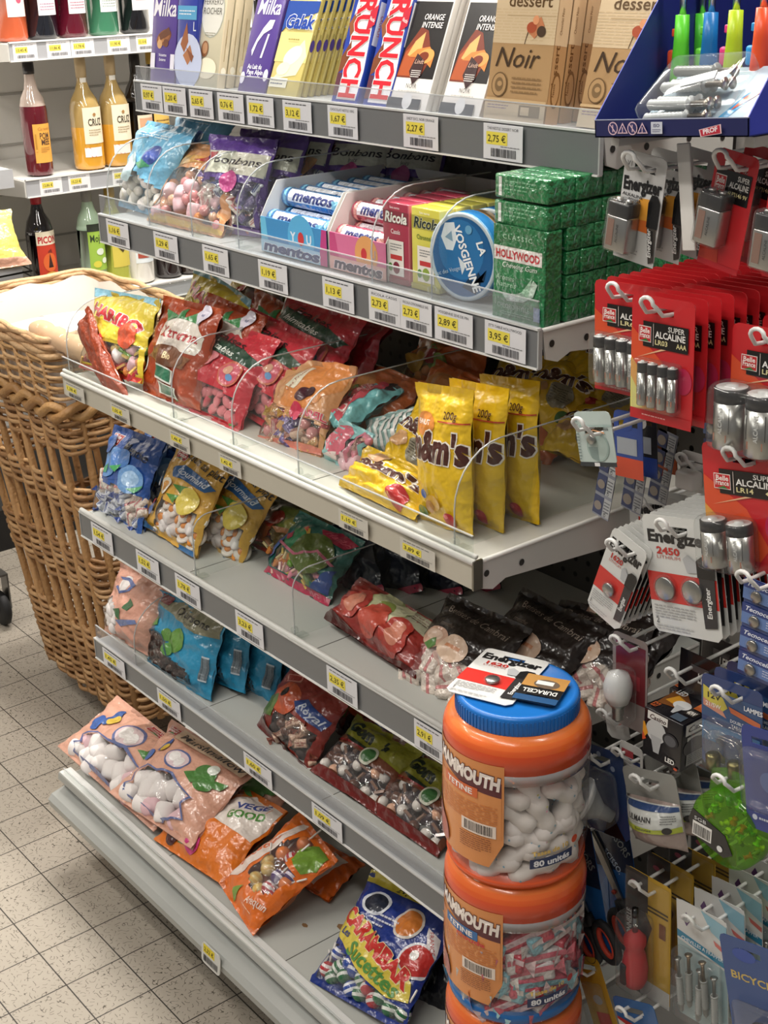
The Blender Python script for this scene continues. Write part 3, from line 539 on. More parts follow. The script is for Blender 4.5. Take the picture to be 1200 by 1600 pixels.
def bag(name, label, cat, mw, W, H, T, base, spec, win=None, kinds=(), nm='sweet', n=16, seed=1, group=None, seal=(.05, .07), crk=1.0, back=None, flop=0, sag=.85, nu=26, nv=34, pinch=.07, fold=None, mat='film', inset=.62, size=1.0, cut=.0042, twl=0, edgecol=None):
    rnd = random.Random(seed); sb, st = seal
    def prof(v):
        q = (v-sb)/(1-sb-st)
        return 0 if q <= 0 or q >= 1 else math.sin(PI*q**sag)**.55
    def tk(u, v):
        a = 1-abs(2*u-1)**2.6
        return T/2*max(a, 0)**.6*prof(v)
    def surf(u, v, side, e=0):
        u = min(max(u, 0), 1); v = min(max(v, 0), 1); p = prof(v)
        x = W/2 + (u-.5)*W*(1-pinch*p); z = v*H
        sd = (seed*7.31) % 50
        c = noise.noise(Vector((u*3.1+sd, v*4.2, side*3))) * .006 + noise.noise(Vector((u*7+sd, v*9, side*3+9))) * .0042
        rid = abs(noise.noise(Vector((u*5+v*3+sd, v*3-u*2, side+20)))) * .009 - .002
        k = (1-v) if v > .5 else v
        gather = math.sin(u*W*260+sd+3*noise.noise(Vector((u*3, v*5, sd)))) * .0016 * math.exp(-abs(k-(sb if v < .5 else st))*9)
        y = -side * (tk(u, v) + .0006) - (c + rid*-side*-1 * 0 + 0) * crk - side*(rid*min(1, p*1.5))*crk - gather*crk
        y += flop * max(0, v-.55)**2 * H * 4 + (fold(u, v) if fold else 0)
        x += twl * (v-.5) * (u-.5) * W
        return Vector((x, y - side*e, z))
    inw = (lambda u, v: False) if not win else (lambda u, v: any(inpoly(u, v, p) for p in win))
    us = [i/nu for i in range(nu+1)]; vs = [j/nv for j in range(nv+1)]
    mb = MB()
    mb.sheet(lambda u, v: surf(u, v, 1), nu, nv, base, mat, cf=(lambda u, v: '#ffffff' if inw(u, v) else (edgecol if edgecol and (v < sb or v > 1-st) else base)), mf=(lambda u, v: 'clear' if inw(u, v) else mat))
    mb.sheet(lambda u, v: surf(1-u, v, -1), nu//2, nv//2, back or shade(base, .9), mat)
    G = [[surf(u, v, 1) for u in us] for v in vs]
    def fm(x, z, e):
        u = min(max(x/W, 0), 1)*nu; v = min(max(z/H, 0), 1)*nv; i = min(int(u), nu-1); j = min(int(v), nv-1); a = u-i; b_ = v-j
        p = G[j][i]*(1-a)*(1-b_) + G[j][i+1]*a*(1-b_) + G[j+1][i]*(1-a)*b_ + G[j+1][i+1]*a*b_
        return Vector((p.x, p.y-e, p.z))
    deco(mb, fm, W, H, spec, mat, e0=.0007, de=.0003, cut=cut)
    if win and kinds:
        t = thing(name, label, cat, mw=mw, group=group); f = mb.build('printed_bag', t)
        us_ = []; tries = 0
        while len(us_) < n and tries < n*60:
            tries += 1; u, v = rnd.uniform(.06, .94), rnd.uniform(sb+.05, 1-st-.05)
            if not inw(u, v): continue
            if any(((u-a)*W)**2 + ((v-b)*H)**2 < (.014*size)**2 for a, b in us_): continue
            us_.append((u, v))
        for k, (u, v) in enumerate(us_):
            P = surf(u, v, 1); P.y = -max(tk(u, v)*.9 - .0105*size, 0) + rnd.uniform(-.0015, .0015)
            R = Matrix.Rotation(rnd.uniform(-.5, .5), 4, 'X') @ Matrix.Rotation(PI+rnd.uniform(-.8, .8) if nm == 'lollipop' else rnd.uniform(0, 2*PI), 4, 'Y') @ Matrix.Rotation(rnd.uniform(-.6, .6)+ (PI/2 if kinds[0] == 'egg' else 0), 4, 'X' if kinds[0] == 'egg' else 'Z')
            sweetobj(rnd.choice(kinds), nm, t, Matrix.Translation(P) @ R @ Matrix.Scale(size, 4))
        return t
    o = mb.build(name, mw=mw); return tag(o, label, cat, group)
def inpoly(x, y, P):
    c = False; j = len(P)-1
    for i in range(len(P)):
        if (P[i][1] > y) != (P[j][1] > y) and x < (P[j][0]-P[i][0])*(y-P[i][1])/(P[j][1]-P[i][1])+P[i][0]: c = not c
        j = i
    return c
def pose(BL, BR, TL, z, ytop, zr=None, zl=None, dt=.0):
    """bottom corners seen at BL, BR resting at height z (zr for the right one), top-left corner TL seen on plane y = ytop"""
    a = at(*BL, Z=z if zl is None else zl); b = at(*BR, Z=z if zr is None else zr); c = at(*TL, Y=ytop)
    m = frame(a, b-a, c-a); W = (b-a).length; v = (c-a); u = (b-a).normalized(); H = (v - u*v.dot(u)).length
    return m, W, H
def pose3(z0, y0, lean, BL, BR, TL):
    l = lean*PI/180; n = Vector((0, -math.cos(l), math.sin(l))); o = Vector((0, y0, z0))
    def hit(p):
        d = at(*p, D=1) - CAM; return CAM + d * (((o - CAM).dot(n)) / d.dot(n))
    a, b, c = hit(BL), hit(BR), hit(TL); u = (b-a).normalized(); v = c-a
    return frame(a, b-a, c-a), (b-a).length, (v - u*v.dot(u)).length
def wloc(m, dx=0, dy=0, dz=0, rz=0, rx=0):
    return Matrix.Translation((dx, dy, dz)) @ m @ Matrix.Rotation(rx, 4, 'X') @ Matrix.Rotation(rz, 4, 'Y')
BF = lambda x, y, s, col='#b3252c', a=0: [('p', [(x-s, y-s*.62), (x+s, y-s*.62), (x+s, y+s*.62), (x-s, y+s*.62)], '#e9e0da'), ('p', [(x-s*.93, y-s*.56), (x+s*.93, y-s*.56), (x+s*.93, y+s*.56), (x-s*.93, y+s*.56)], col), ('t', 'Belle', x, y+s*.08, s*.42, '#f2e6e2', {'b': .03, 'fit': s*1.5}), ('t', 'France', x, y-s*.3, s*.42, '#f2e6e2', {'b': .03, 'fit': s*1.6}), ('p', [(x-s*.6, y-s*.55), (x+s*.2, y-s*.35), (x+s*.7, y-s*.55)], '#2f7a3a')]
Z2 = SH[1][1] - .002; Z3 = SH[2][1] - .002; Z4 = SH[3][1] - .002; Z5 = SH[4][1] - .002; Z6 = SH[5][1] - .002
# ---------------- second shelf: bags at the left
m, W, H = pose((186, 322), (262, 345), (250, 190), Z2, .27)
b = bag('sweet_bag', 'light blue mint bag with clear lower half at the left end of the mint shelf', 'sweet bag', m, W, H, .055, '#6fb2d6',
    [('e', .68, .62, .13, .09, '#3a4f96', .3), ('p', [(.45, .5), (.6, .56), (.72, .5), (.58, .45)], '#4f9a72'), ('e', .3, .45, .16, .14, '#c7e0ea'), ('ln', .2, .8, .8, .86, 2, '#d8ecf6')],
    [[(.0, .06), (1, .06), (1, .26), (.6, .36), (.3, .5), (0, .5)]], ('ball_w', 'marsh_w'), 'mint', 16, 3, 'blue mint bags', size=.9, flop=.12)
copytree(b, 'darker blue mint bag leaning behind the light blue mint bag', mw=wloc(m, .03, .06, .02))
m, W, H = pose((230, 345), (345, 372), (300, 222), Z2, .28)
b = bag('sweet_bag', 'peach-coloured sweet bag between the blue and purple bags on mint shelf', 'sweet bag', m, W, H, .06, '#d99a66',
    [('p', [(.1, .62), (.5, .72), (.9, .6), (.9, .75), (.1, .8)], '#e2ae5e'), ('p', [(.35, .72), (.5, .8), (.6, .72)], '#b03a34'), ('r', 0, .02, 1, .07, '#d9b25a')],
    [[(.05, .1), (.95, .1), (.9, .6), (.1, .62)]], ('ball_c', 'ball_pk', 'marsh_p', 'ball_o'), 'sweet', 24, 5, 'peach sweet bags', back='#e0a878')
copytree(b, 'peach sweet bag slumped behind the front peach bag on the mint shelf', mw=wloc(m, .03, .075, .015, rz=.15))
m, W, H = pose((303, 358), (408, 372), (357, 212), Z2, .262)
pbag = dict(spec=[('r', .02, .6, .98, .99, '#5b3f8c'), ('p', [(.12, .58), (.98, .58), (.98, .82), (.12, .82)], '#c9c8b8'), ('t', 'Bonbons', .62, .68, .09, '#2f2a30', {'b': .02, 'fit': .62}), ('t', 'fruits', .6, .61, .05, '#5c5560', {'sh': .3}), ('r', .14, .72, .3, .8, '#a8404a'), ('e', .6, .5, .12, -1, '#a8407a'), ('r', 0, 0, 1, .07, '#7a5aa0')],
    win=[[(.03, .08), (.97, .08), (.97, .55), (.6, .46), (.35, .52), (.03, .5)]], kinds=('tw_v', 'tw_b', 'tw_w'), nm='wrapped_sweet', n=34)
b = bag('sweet_bag', 'purple wrapped-sweets bag with beige name band, front one on the mint shelf', 'sweet bag', m, W, H, .06, '#553a86', seed=8, group='purple wrapped-sweets bags', flop=.0, **pbag)
copytree(b, 'purple wrapped-sweets bag directly behind the front purple bag', mw=wloc(m, .01, .05, .004))
copytree(b, 'purple wrapped-sweets bag, third back from the front purple bag', mw=wloc(m, .015, .1, .004, rz=-.04))
copytree(b, 'dark purple bag with beige band deep in the shade of the mint shelf', mw=wloc(m, .1, .15, .0, rz=-.06))
copytree(b, 'dark purple bag at the back behind the blue mint rolls', mw=wloc(m, .17, .19, .0, rz=-.03))
# mint roll display boxes
def roll(parent, x, y, z, c, c2, txt, L=.118, r=.0135, rz=0, name='mint_roll'):
    mb = MB().tube([(0, 0, 0), (.0015, 0, 0), (L-.0015, 0, 0), (L, 0, 0)], [r*.7, r, r, r*.7], 16, c, 'wrap')
    for a in (.006, L-.012): mb.tube([(a, 0, 0), (a+.006, 0, 0)], r*1.01, 16, c2, 'wrap', cap=False)
    fm = lambda u, v, e: Vector((u, -(r+.0002+e)*math.sin(PI*.30+v/r*1.0), (r+.0002+e)*math.cos(PI*.30+v/r*1.0)*1)) if False else Vector((u, -(r+e)*math.cos((v-.003)/r), (r+e)*math.sin((v-.003)/r)))
    deco(mb, fm, L, .024, [('p', [(.12, .02), (.9, .02), (.9, .8), (.12, .8)], '#eef2f8'), ('t', txt, .5, .12, .62, '#1c2f7a', {'b': .05, 'sh': .25, 'fit': .64}), ('p', [(.82, .0), (.96, .0), (.9, .5), (.8, .45)], c2)], 'wrap', e0=.0004, cut=.004)
    return mb
def rollbox(label, lr, x0, x1, y0, col, c2, rlab, key, tilt=0):
    L = x1-x0; D = .24; h0 = .048; h1 = .082
    t = thing('display_box', label, 'display box', loc=(x0, y0, Z2+.001), group='mint roll display boxes')
    mb = MB().box(0, L, .0, .0015, 0, h0, col).box(0, L, .0015, D, 0, .0015, '#e8e4de').box(0, L, D-.0015, D, 0, h1+.01, '#e0dcd6')
    for xx in (0, L-.0012): mb.prism([(0, 0), (D, 0), (D, h1+.012), (.03, h1+.012), (.012, h0+.02), (0, h0)], xx, xx+.0012, '#e6e3de', ax='x')
    if key == 'b':
        sp = [('r', 0, 0, 1, 1, '#3f8fc8'), ('p', [(0, .0), (.12, 0), (.08, 1), (0, 1)], '#6cc0e4'), ('e', .62, .62, .2, .2, '#58b0e0'), ('t', 'Y', .5, .5, .26, '#e2ecf8', {'b': .05}), ('e', .62, .6, .045, .06, '#cf3434'), ('t', 'U', .74, .5, .26, '#e2ecf8', {'b': .05}), ('p', [(.88, 0), (1, 0), (1, 1), (.93, 1)], '#c03a80'), ('r', .0, .0, .9, .36, '#a9d2ea'), ('t', 'mentos', .46, .06, .3, '#16306e', {'b': .06, 'sh': .15, 'fit': .86, 'out': ('#e9eef5', .05)})]
    else:
        sp = [('r', 0, 0, 1, 1, '#d9709a'), ('p', [(0, 0), (.2, 0), (.1, 1), (0, 1)], '#c8487e'), ('e', .66, .6, .2, .2, '#e2a060'), ('e', .62, .6, .05, .065, '#c83238'), ('t', 'U', .78, .5, .26, '#b89a94', {'b': .05}), ('r', .0, .0, 1, .36, '#e4b0a8'), ('t', 'mentos', .5, .06, .3, '#2a1840', {'b': .06, 'sh': .15, 'fit': .86, 'out': ('#f2e6ea', .05)})]
    deco(mb, fm_front(0, 0, 0), L, h0, sp)
    mb.build('tray', t)
    t.rotation_euler = (0, 0, 0)
    o0 = None; k = 0
    for lay, zz, nn in ((0, .0145, 3), (1, .0418, 7), (2, .069, 7)):
        for j in range(nn):
            yy = .0175 + j*.0278 + (.0 if lay != 1 else .0)
            if lay == 2 and j < 1: continue
            mw = Tm((x0+.004, y0+yy+.001, Z2+.002+zz+.0))
            lb = ('%s mint roll in the %s display box, ' % (rlab, 'blue' if key == 'b' else 'pink')) + ('low layer' if lay == 0 else 'middle layer' if lay == 1 else 'top layer') + (', nearest the shelf edge' if j == (1 if lay == 2 else 0) else ', further back')
            if not o0:
                o0 = roll(None, 0, 0, 0, '#2f7fc4' if key == 'b' else '#b83c5c', '#7cc4e6' if key == 'b' else '#e6a8a0', 'mentos', L=L-.008).build('mint_roll', mw=mw); tag(o0, lb, 'mint roll', rlab + ' mint rolls')
            else: copytree(o0, lb, mw=mw)
            k += 1
rollbox('blue cardboard display box of mint rolls on the mint shelf', 0, X_(409, 372, .185), X_(512, 400, .185), .185, '#3f8fc8', '#7cc4e6', 'blue', 'b')
rollbox('pink cardboard display box of fruit rolls on the mint shelf', 0, X_(516, 400, .185), X_(604, 420, .185), .185, '#d9709a', '#e6a8a0', 'pink', 'p')
# pastille boxes
for lab, a, b, col, side, nm, fl in (('dark pink pastille box with white label', 600, 642, '#a83a4e', '#c96a78', 'Cassis', '#7a1c34'), ('yellow pastille box with white label', 644, 690, '#d8cf54', '#e2d97a', 'Citronnelle', '#8aa040')):
    x0, x1 = X_(a, 425, .19), X_(b, 432, .19)-.002
    sp = [('p', [(.02, .74), (.98, .74), (.98, .9), (.02, .9)], shade(col, .8)), ('t', 'Ricola', .5, .76, .13, '#f2efe8' if col[1] == 'a' else '#26322a', {'b': .04, 'sh': .2, 'fit': .84, 'out': ('#3a4a3c', .03) if col[1] == 'a' else ('#f4f2d0', .03)}), ('t', nm, .5, .62, .06, '#f0dede' if col[1] == 'a' else '#5f7a2c', {'b': .02, 'fit': .6 if nm != 'Cassis' else .35}),
          ('r', .22, .1, .8, .54, '#e9e2da'), ('r', .3, .3, .74, .36, '#c23a3a'), ('ln', .3, .4, .74, .5, 3, '#777777'), ('e', .52, .2, .13, .15, fl), ('e', .3, .2, .08, .1, '#5c8a44'), ('r', 0, 0, 1, .07, shade(col, .75)), ('t', 'Sans sucres', .5, .93, .03, '#ffffff')]
    for k, (yy, where) in enumerate(((.19, 'front one'), (.216, 'second one back'), (.242, 'third one back'), (.268, 'fourth one back'))):
        pack('pastille_box', lab + ' on the mint shelf, ' + where, 'pastille box', x0, x1-x0, .024, .1, 0, yy, Z2+.001, col, side, sp, [('r', .1, .2, .9, .9, shade(side, .9)), ('t', 'Ricola', .5, .5, .05, '#ffffff', {'a': PI/2})], 'gloss', 'pastille boxes, ' + nm)
# round tins
def tin(mw, lab):
    t = thing('pastille_tin', lab, 'tin', mw=mw, group='round blue pastille tins'); R = .052; rx = Matrix.Rotation(PI/2, 4, 'X')
    mb = MB().lathe([(0, -.0195), (R-.003, -.0195), (R-.001, -.018), (R-.001, .004)], 40, '#c9a878', 'metal', T=rx)
    mb.build('tin_base', t)
    mb = MB().lathe([(R-.0005, -.004), (R+.0005, -.003), (R+.0005, .013), (R, .0155), (R-.003, .0165), (R-.005, .0155), (0, .0155)], 40, '#256aa4', 'gloss', T=rx, cols=['#2a72ac', '#2a72ac', '#3f86bc', '#b9c6cf', '#b9c6cf', '#2468a0'])
    fm = lambda a, b_, e: Vector((a-R, -.0155-e, b_-R))
    deco(mb, fm, 2*R, 2*R, [('e', .5, .5, .44, -1, '#1d5c94'), ('e', .48, .58, .34, -1, '#2a72ac'), ('p', [(.18, .7), (.24, .86), (.38, .88), (.42, .7), (.36, .56), (.26, .56)], '#dfe8ee'), ('p', [(.24, .7), (.34, .78), (.36, .66)], '#86a6bc'), ('p', [(.5, .16), (.62, .3), (.66, .22), (.74, .36), (.82, .26), (.86, .4), (.7, .1)], '#16324c'), ('p', [(.44, .5), (.56, .42), (.5, .3)], '#dce4e8'),
        ('t', 'VOSGIENNE', .52, .47, .115, '#f3f6f8', {'a': -1.15, 'b': .04, 'sh': .1, 'fit': .78}), ('t', 'LA', .74, .62, .1, '#f3f6f8', {'a': -1.15, 'b': .04, 'sh': .1}), ('e', .6, .82, .05, -1, '#6aa5cc'), ('t', 'Suc des Vosges', .3, .3, .05, '#bcd4e4', {'a': .3})], 'gloss', e0=.0003)
    mb.build('lid', t); return t
xt = X_(735, 440, .2)
t0 = tin(Tm((xt-.004, .205, Z2+.0525), rz=.12), 'round blue pastille tin standing on edge, front one beside the green gum')
copytree(t0, 'round blue pastille tin on edge, second behind the front tin', mw=Tm((xt+.0, .245, Z2+.0525), rz=.1))
copytree(t0, 'round blue pastille tin on edge, third behind the front tin', mw=Tm((xt+.002, .285, Z2+.0525), rz=.1))
# green chewing gum bricks
GX0 = X_(770, 485, .17); GX1 = X_(850, 505, .17); gw = GX1-GX0
def gumbrick(x, y, z, w_, d, h, lab, front):
    mb = MB().rbox(0, w_, 0, d, 0, h, .002, '#1f7a44', 'wrap')
    if front:
        deco(mb, fm_front(0, 0, 0), w_, h, [('r', 0, .0, 1, .26, '#2c8a52'), ('r', .02, .66, .98, 1, '#1a6e3a'), ('t', 'CLASSIC', .48, .86, .05, '#b9dcc0', {'gap': 1.4, 'fit': .56}), ('r', .03, .63, .95, .78, '#e8e2dc'), ('r', .05, .645, .93, .77, '#ece8e4'), ('t', 'HOLLYWOOD', .49, .66, .085, '#c0202c', {'b': .06, 'fit': .84}), ('t', 'Chewing Gum', .52, .56, .06, '#e6efe6', {'sh': .3, 'fit': .66}), ('t', 'Aromes', .25, .42, .06, '#a8ccb0', {'sh': .2, 'fit': .36}), ('t', 'Naturels', .27, .35, .06, '#a8ccb0', {'sh': .2, 'fit': .38}),
            ('p', [(.2, .27), (.5, .3), (.72, .38), (.8, .48), (.88, .44), (.8, .3), (.6, .22), (.3, .2)], '#c6dccc'), ('p', [(.55, .3), (.78, .5), (.7, .26)], '#9ac0a4'), ('e', .4, .25, .07, .05, '#e6eee8'), ('t', 'CHLOROPHYLLE', .42, .12, .055, '#a8d0b4', {'fit': .62}), ('ln', .2, .04, .8, .09, 2, '#8fc0a0'), ('r', .82, .05, .94, .2, '#9fb4d8')], 'wrap')
        deco(mb, fm_right(w_, 0, 0), d, h, [('r', .05, .03, .95, .97, '#1c6e3c')], 'wrap')
    else:
        deco(mb, fm_front(0, 0, 0), w_, h, [('r', .08, .1, .14, .9, '#e8ece8'), ('ln', .2, .3, .8, .8, 3, '#7ab48a')], 'wrap')
        deco(mb, fm_right(w_, 0, 0), d, h, [('p', [(.1, .1), (.5, .45), (.9, .1)], '#145c34'), ('p', [(.1, .9), (.5, .55), (.9, .9)], '#2a8a56'), ('p', [(.42, .3), (.5, .45), (.62, .7), (.52, .62)], '#9ab8b4')], 'wrap')
        deco(mb, fm_top(0, 0, h), w_, d, [('p', [(.1, .1), (.5, .45), (.9, .1)], '#2a8a56')], 'wrap')
    o = mb.build('chewing_gum_pack', mw=Tm((x, y, z))); return tag(o, lab, 'chewing gum', 'green chewing gum packs')
Hb = .105
gumbrick(GX0, .17, Z2, gw, .026, Hb, 'tall green chewing gum pack with white name panel facing the aisle', True)
ph = .028; pd = .021; g0 = None
for c in range(2):
    for zr in range(6):
        for k in range(12):
            if zr < 4 and (k == 0 and c == 0): continue
            x = GX0 + c*(gw+.001); y = .172 + (k)*(pd+.0008) + (.004 if zr < 4 else 0); z = Z2 + zr*(.0265)
            if zr >= 4: z = Z2 + Hb + .0 + (zr-4)*.0285
            if c and (zr < 6): continue
            lb = 'small green gum pack, %s, %s' % (('lowest layer', 'second layer up', 'third layer up', 'fourth layer up', 'upper layer beside the tall pack top', 'topmost layer')[zr], 'at the front' if k < 2 else 'in the front half' if k < 6 else 'towards the back panel')
            if zr < 4: y += .006
            if not g0: g0 = gumbrick(x, y, z, gw, pd, .0258, lb, False)
            else: copytree(g0, lb, mw=Tm((x + random.Random(k*9+zr).uniform(-.001, .001), y, z)))
# ================================================ THIRD SHELF
def B(name, lab, z, y0, lean, BL, BR, TL, T, base, spec, **k):
    m, W, H = pose3(z, y0, lean, BL, BR, TL); k.setdefault('seed', len(lab)+int(BL[0]))
    return m, bag(name, lab, 'sweet bag', m, W, H, T, base, spec, **k)
har = [('r', .0, .42, 1, .95, '#e6cf45'), ('p', [(0, .88), (.5, .97), (1, .9), (1, 1), (0, 1)], '#8ec6dc'), ('t', 'HARIBO', .52, .62, .14, '#c02a36', {'b': .06, 'fit': .84, 'a': -.12, 'out': ('#f6efe6', .05)}), ('e', .2, .5, .1, .1, '#f0e28c'), ('r', 0, 0, 1, .06, '#c23a2e'), ('e', .8, .5, .12, .1, '#d85a3a'), ('p', [(.1, .3), (.5, .42), (.45, .46), (.05, .4)], '#d93a3a')]
hk = dict(win=[[(.04, .08), (.96, .08), (.96, .4), (.04, .36)]], kinds=('marsh_w', 'marsh_p', 'ball_r', 'ball_o', 'ball_y', 'gum_r', 'gum_g'), n=26)
m, b = B('sweet_bag', 'yellow bag with red capital lettering and clear lower half, left end of third shelf', Z3+.01, .1, 24, (122, 574), (222, 600), (180, 455), .045, '#dcc23c', har, **hk)
copytree(b, 'yellow red-lettered bag lying high behind the brown caramel bags on third shelf', mw=wloc(m, .06, .14, .035, rz=.25))
copytree(b, 'yellow red-lettered bag in the shade at the back left of third shelf', mw=wloc(m, .15, .2, .06, rz=-.2))
xt = [('r', 0, 0, 1, 1, '#a8421f'), ('p', [(.25, .5), (.9, .5), (.95, .68), (.8, .82), (.4, .84), (.2, .7)], '#e4dcd2'), ('t', 'Xtrema', .57, .61, .11, '#b02a2e', {'b': .03, 'sh': .1, 'fit': .62}), ('p', [(.35, .8), (.5, .93), (.58, .82)], '#2f7a44'), ('p', [(.55, .82), (.75, .94), (.78, .8)], '#3f8c4e'), ('p', [(.3, .76), (.18, .88), (.42, .84)], '#377f48'),
      ('p', [(.12, .38), (.78, .34), (.88, .46), (.3, .52)], '#8a5a3a'), ('e', .5, .43, .3, .1, '#6a4028'), ('t', 'Bio', .5, .4, .07, '#d8c49a', {'b': .04}), ('p', [(.3, .2), (.62, .16), (.66, .3), (.34, .34)], '#dfe4dc'), ('p', [(.33, .22), (.6, .18), (.63, .29), (.36, .32)], '#2f6b50'), ('p', [(.36, .05), (.66, .03), (.7, .14), (.4, .17)], '#dfe4dc'), ('p', [(.39, .06), (.64, .05), (.67, .13), (.42, .155)], '#2f6b50'), ('e', .82, .9, .08, .1, '#e2dcec'), ('t', 'AB', .82, .88, .03, '#3a4a8c')]
m, W_, H_ = pose3(Z3+.01, .088, 10, (206, 626), (206, 500), (136, 480)); _a = m.translation.copy(); _c = pose3(Z3+.01, .088, 10, (136, 480), (200, 480), (136, 400))[0].translation
_n = Vector((0, -math.cos(.17), math.sin(.17))); _v = _c - _a
m = frame(_a, _v.cross(-_n), _v)
b = bag('sweet_bag', 'rust-brown caramel bag twisted and slanting across the yellow bag on third shelf', 'sweet bag', m, .05, _v.length, .026, '#a8421f', xt[1:2] + xt[6:], seed=4, twl=.3, crk=1.2)
m, b2 = B('sweet_bag', 'rust-brown caramel bag with white name cloud and green leaves, upright on third shelf', Z3+.005, .12, 22, (224, 612), (312, 642), (234, 456), .05, '#a8421f', xt[1:], seed=6, crk=1.3, edgecol='#b54e25')
copytree(b2, 'rust-brown caramel bag directly behind the upright one with green leaves', mw=wloc(m, .035, .05, .005, rz=.1))
copytree(b2, 'rust-brown caramel bag further back in shade, left part of third shelf', mw=wloc(m, .07, .11, .01, rz=.16))
fr = [('p', [(0, .62), (.1, .72), (.02, 1), (0, 1)], '#dfe6d8'), ('p', [(.05, .74), (.12, .86), (.75, .78), (.98, .7), (.9, .62), (.3, .68)], '#1f4432'), ('t', 'Fraises', .48, .8, .085, '#3a1a20', {'b': .02, 'fit': .5, 'a': -.08}), ('t', 'Inimitables', .42, .7, .065, '#e8ece4', {'sh': .3, 'b': .02, 'fit': .5, 'a': -.1}),
      ('p', [(0, .04), (.12, .5), (.1, .62), (0, .55)], '#7fb45a'), ('p', [(0, 0), (.3, .04), (.2, .14), (.0, .2)], '#4f9a3f'), ('p', [(.12, .14), (.34, .2), (.3, .1), (.2, .08)], '#5fae46'), ('e', .36, .56, .16, .06, '#d88088', .3), ('e', .76, .5, .13, .1, '#c86a50'), ('e', .76, .5, .11, .085, '#cc5a6c'), ('e', .78, .46, .04, .025, '#6a9acc'), ('e', .74, .53, .05, .035, '#d8a48a'), ('r', 0, 0, 1, .035, '#b93a44')]
fk = dict(win=[[(.2, .05), (.95, .05), (.88, .3), (.55, .33), (.3, .34), (.18, .24)]], kinds=('straw', 'straw2', 'straw2'), nm='strawberry_sweet', n=26, edgecol='#c8303c')
m, b = B('sweet_bag', 'red strawberry-sweets bag with dark green name ribbon, front one on third shelf', Z3+.008, .13, 34, (262, 628), (375, 678), (345, 500), .05, '#c2303e', fr, seed=12, **fk)
copytree(b, 'red strawberry-sweets bag directly behind the front strawberry bag', mw=wloc(m, .05, .04, .018, rz=.08))
copytree(b, 'red strawberry-sweets bag third in the pile on third shelf', mw=wloc(m, .09, .09, .035, rz=.02))
m, b = B('sweet_bag', 'bright red bag with small black oval name patch behind the strawberry bags', Z3+.01, .25, 30, (430, 622), (560, 660), (455, 476), .045, '#9c2430', [('e', .52, .78, .22, .1, '#1c2420', -.2), ('t', 'Sables', .52, .76, .07, '#d8dcd4', {'fit': .3, 'sh': .2, 'a': -.2}), ('e', .4, .4, .2, .16, '#c87a5a')], seed=14, crk=1.4)
copytree(b, 'red bag lying deep in shade, middle of third shelf', mw=wloc(m, -.16, .1, .01, rz=.3))
m, b = B('sweet_bag', 'dark red bag in the far back of third shelf behind the caramel bags', Z3+.01, .34, 20, (330, 590), (450, 620), (350, 450), .05, '#7c2a1c', [('e', .5, .6, .25, .16, '#a85a30'), ('p', [(.3, .7), (.5, .8), (.6, .7)], '#2f6a3c')], seed=15, crk=1.4)
# fruit chews
ch = [('p', [(.3, .4), (.75, .42), (.98, .7), (.98, 1), (.35, 1)], '#dc8c4c'), ('p', [(.15, .45), (.32, .4), (.36, 1), (.05, .98)], '#d8a070'), ('p', [(.32, .62), (.46, .6), (.5, .9), (.38, .92)], '#efe4cc'), ('t', 'Les Fruits', .42, .72, .05, '#a85a30', {'a': 1.4, 'sh': .2, 'fit': .3}), ('e', .62, .56, .09, .08, '#4a2330'), ('e', .7, .6, .06, .06, '#3c1c28'), ('e', .6, .38, .08, .08, '#c2304e'), ('e', .64, .33, .05, .05, '#d84a68'),
      ('r', .0, .02, 1, .08, '#d87a68'), ('t', 'PAREIL', .84, .34, .07, '#d23a5a', {'b': .05, 'fit': .3, 'out': ('#f6eee8', .05)})]
m, b = B('sweet_bag', 'peach fruit-chews bag full of wrapped sweets standing alone on third shelf', Z3+.012, .15, 40, (398, 694), (500, 715), (440, 560), .06, '#d99a68', ch, win=[[(.03, .1), (.97, .1), (.96, .3), (.55, .34), (.3, .4), (.12, .75), (.03, .7)]], kinds=('tw_o', 'tw_v', 'tw_c', 'tw_r', 'ball_pk'), nm='wrapped_sweet', n=26, seed=17, flop=-.05)
og = [('e', .3, .6, .25, .16, '#c8834c'), ('e', .75, .7, .06, .07, '#26141c'), ('e', .82, .66, .06, .07, '#301822'), ('e', .68, .62, .08, .08, '#b83248'), ('e', .2, .3, .12, .1, '#d8a84c'), ('e', .4, .38, .09, .08, '#a83c3c'), ('p', [(.3, .48), (.42, .56), (.48, .46)], '#6a8c3c'), ('p', [(.4, .6), (.7, .66), (.62, .54)], '#b83a3a'), ('e', .55, .25, .1, .08, '#7f9c44')]
m, b = B('sweet_bag', 'orange fruit-sweets bag leaning back behind the peach chews bag', Z3+.012, .24, 44, (505, 650), (610, 690), (505, 545), .05, '#c4622c', og, seed=19, crk=1.5, win=[[(.05, .1), (.6, .1), (.6, .3), (.05, .35)]], kinds=('ball_o', 'ball_r', 'ball_y', 'ball_g'), n=16)
copytree(b, 'orange fruit-sweets bag with blackcurrant print, higher and further right on third shelf', mw=wloc(m, .1, .06, .012, rz=.1))
copytree(b, 'orange fruit-sweets bag at the back of third shelf, top of the pile', mw=wloc(m, .03, .12, .03, rz=-.2))
copytree(b, 'orange fruit-sweets bag in shade behind the standing yellow bags', mw=wloc(m, .2, .13, .01, rz=.2))
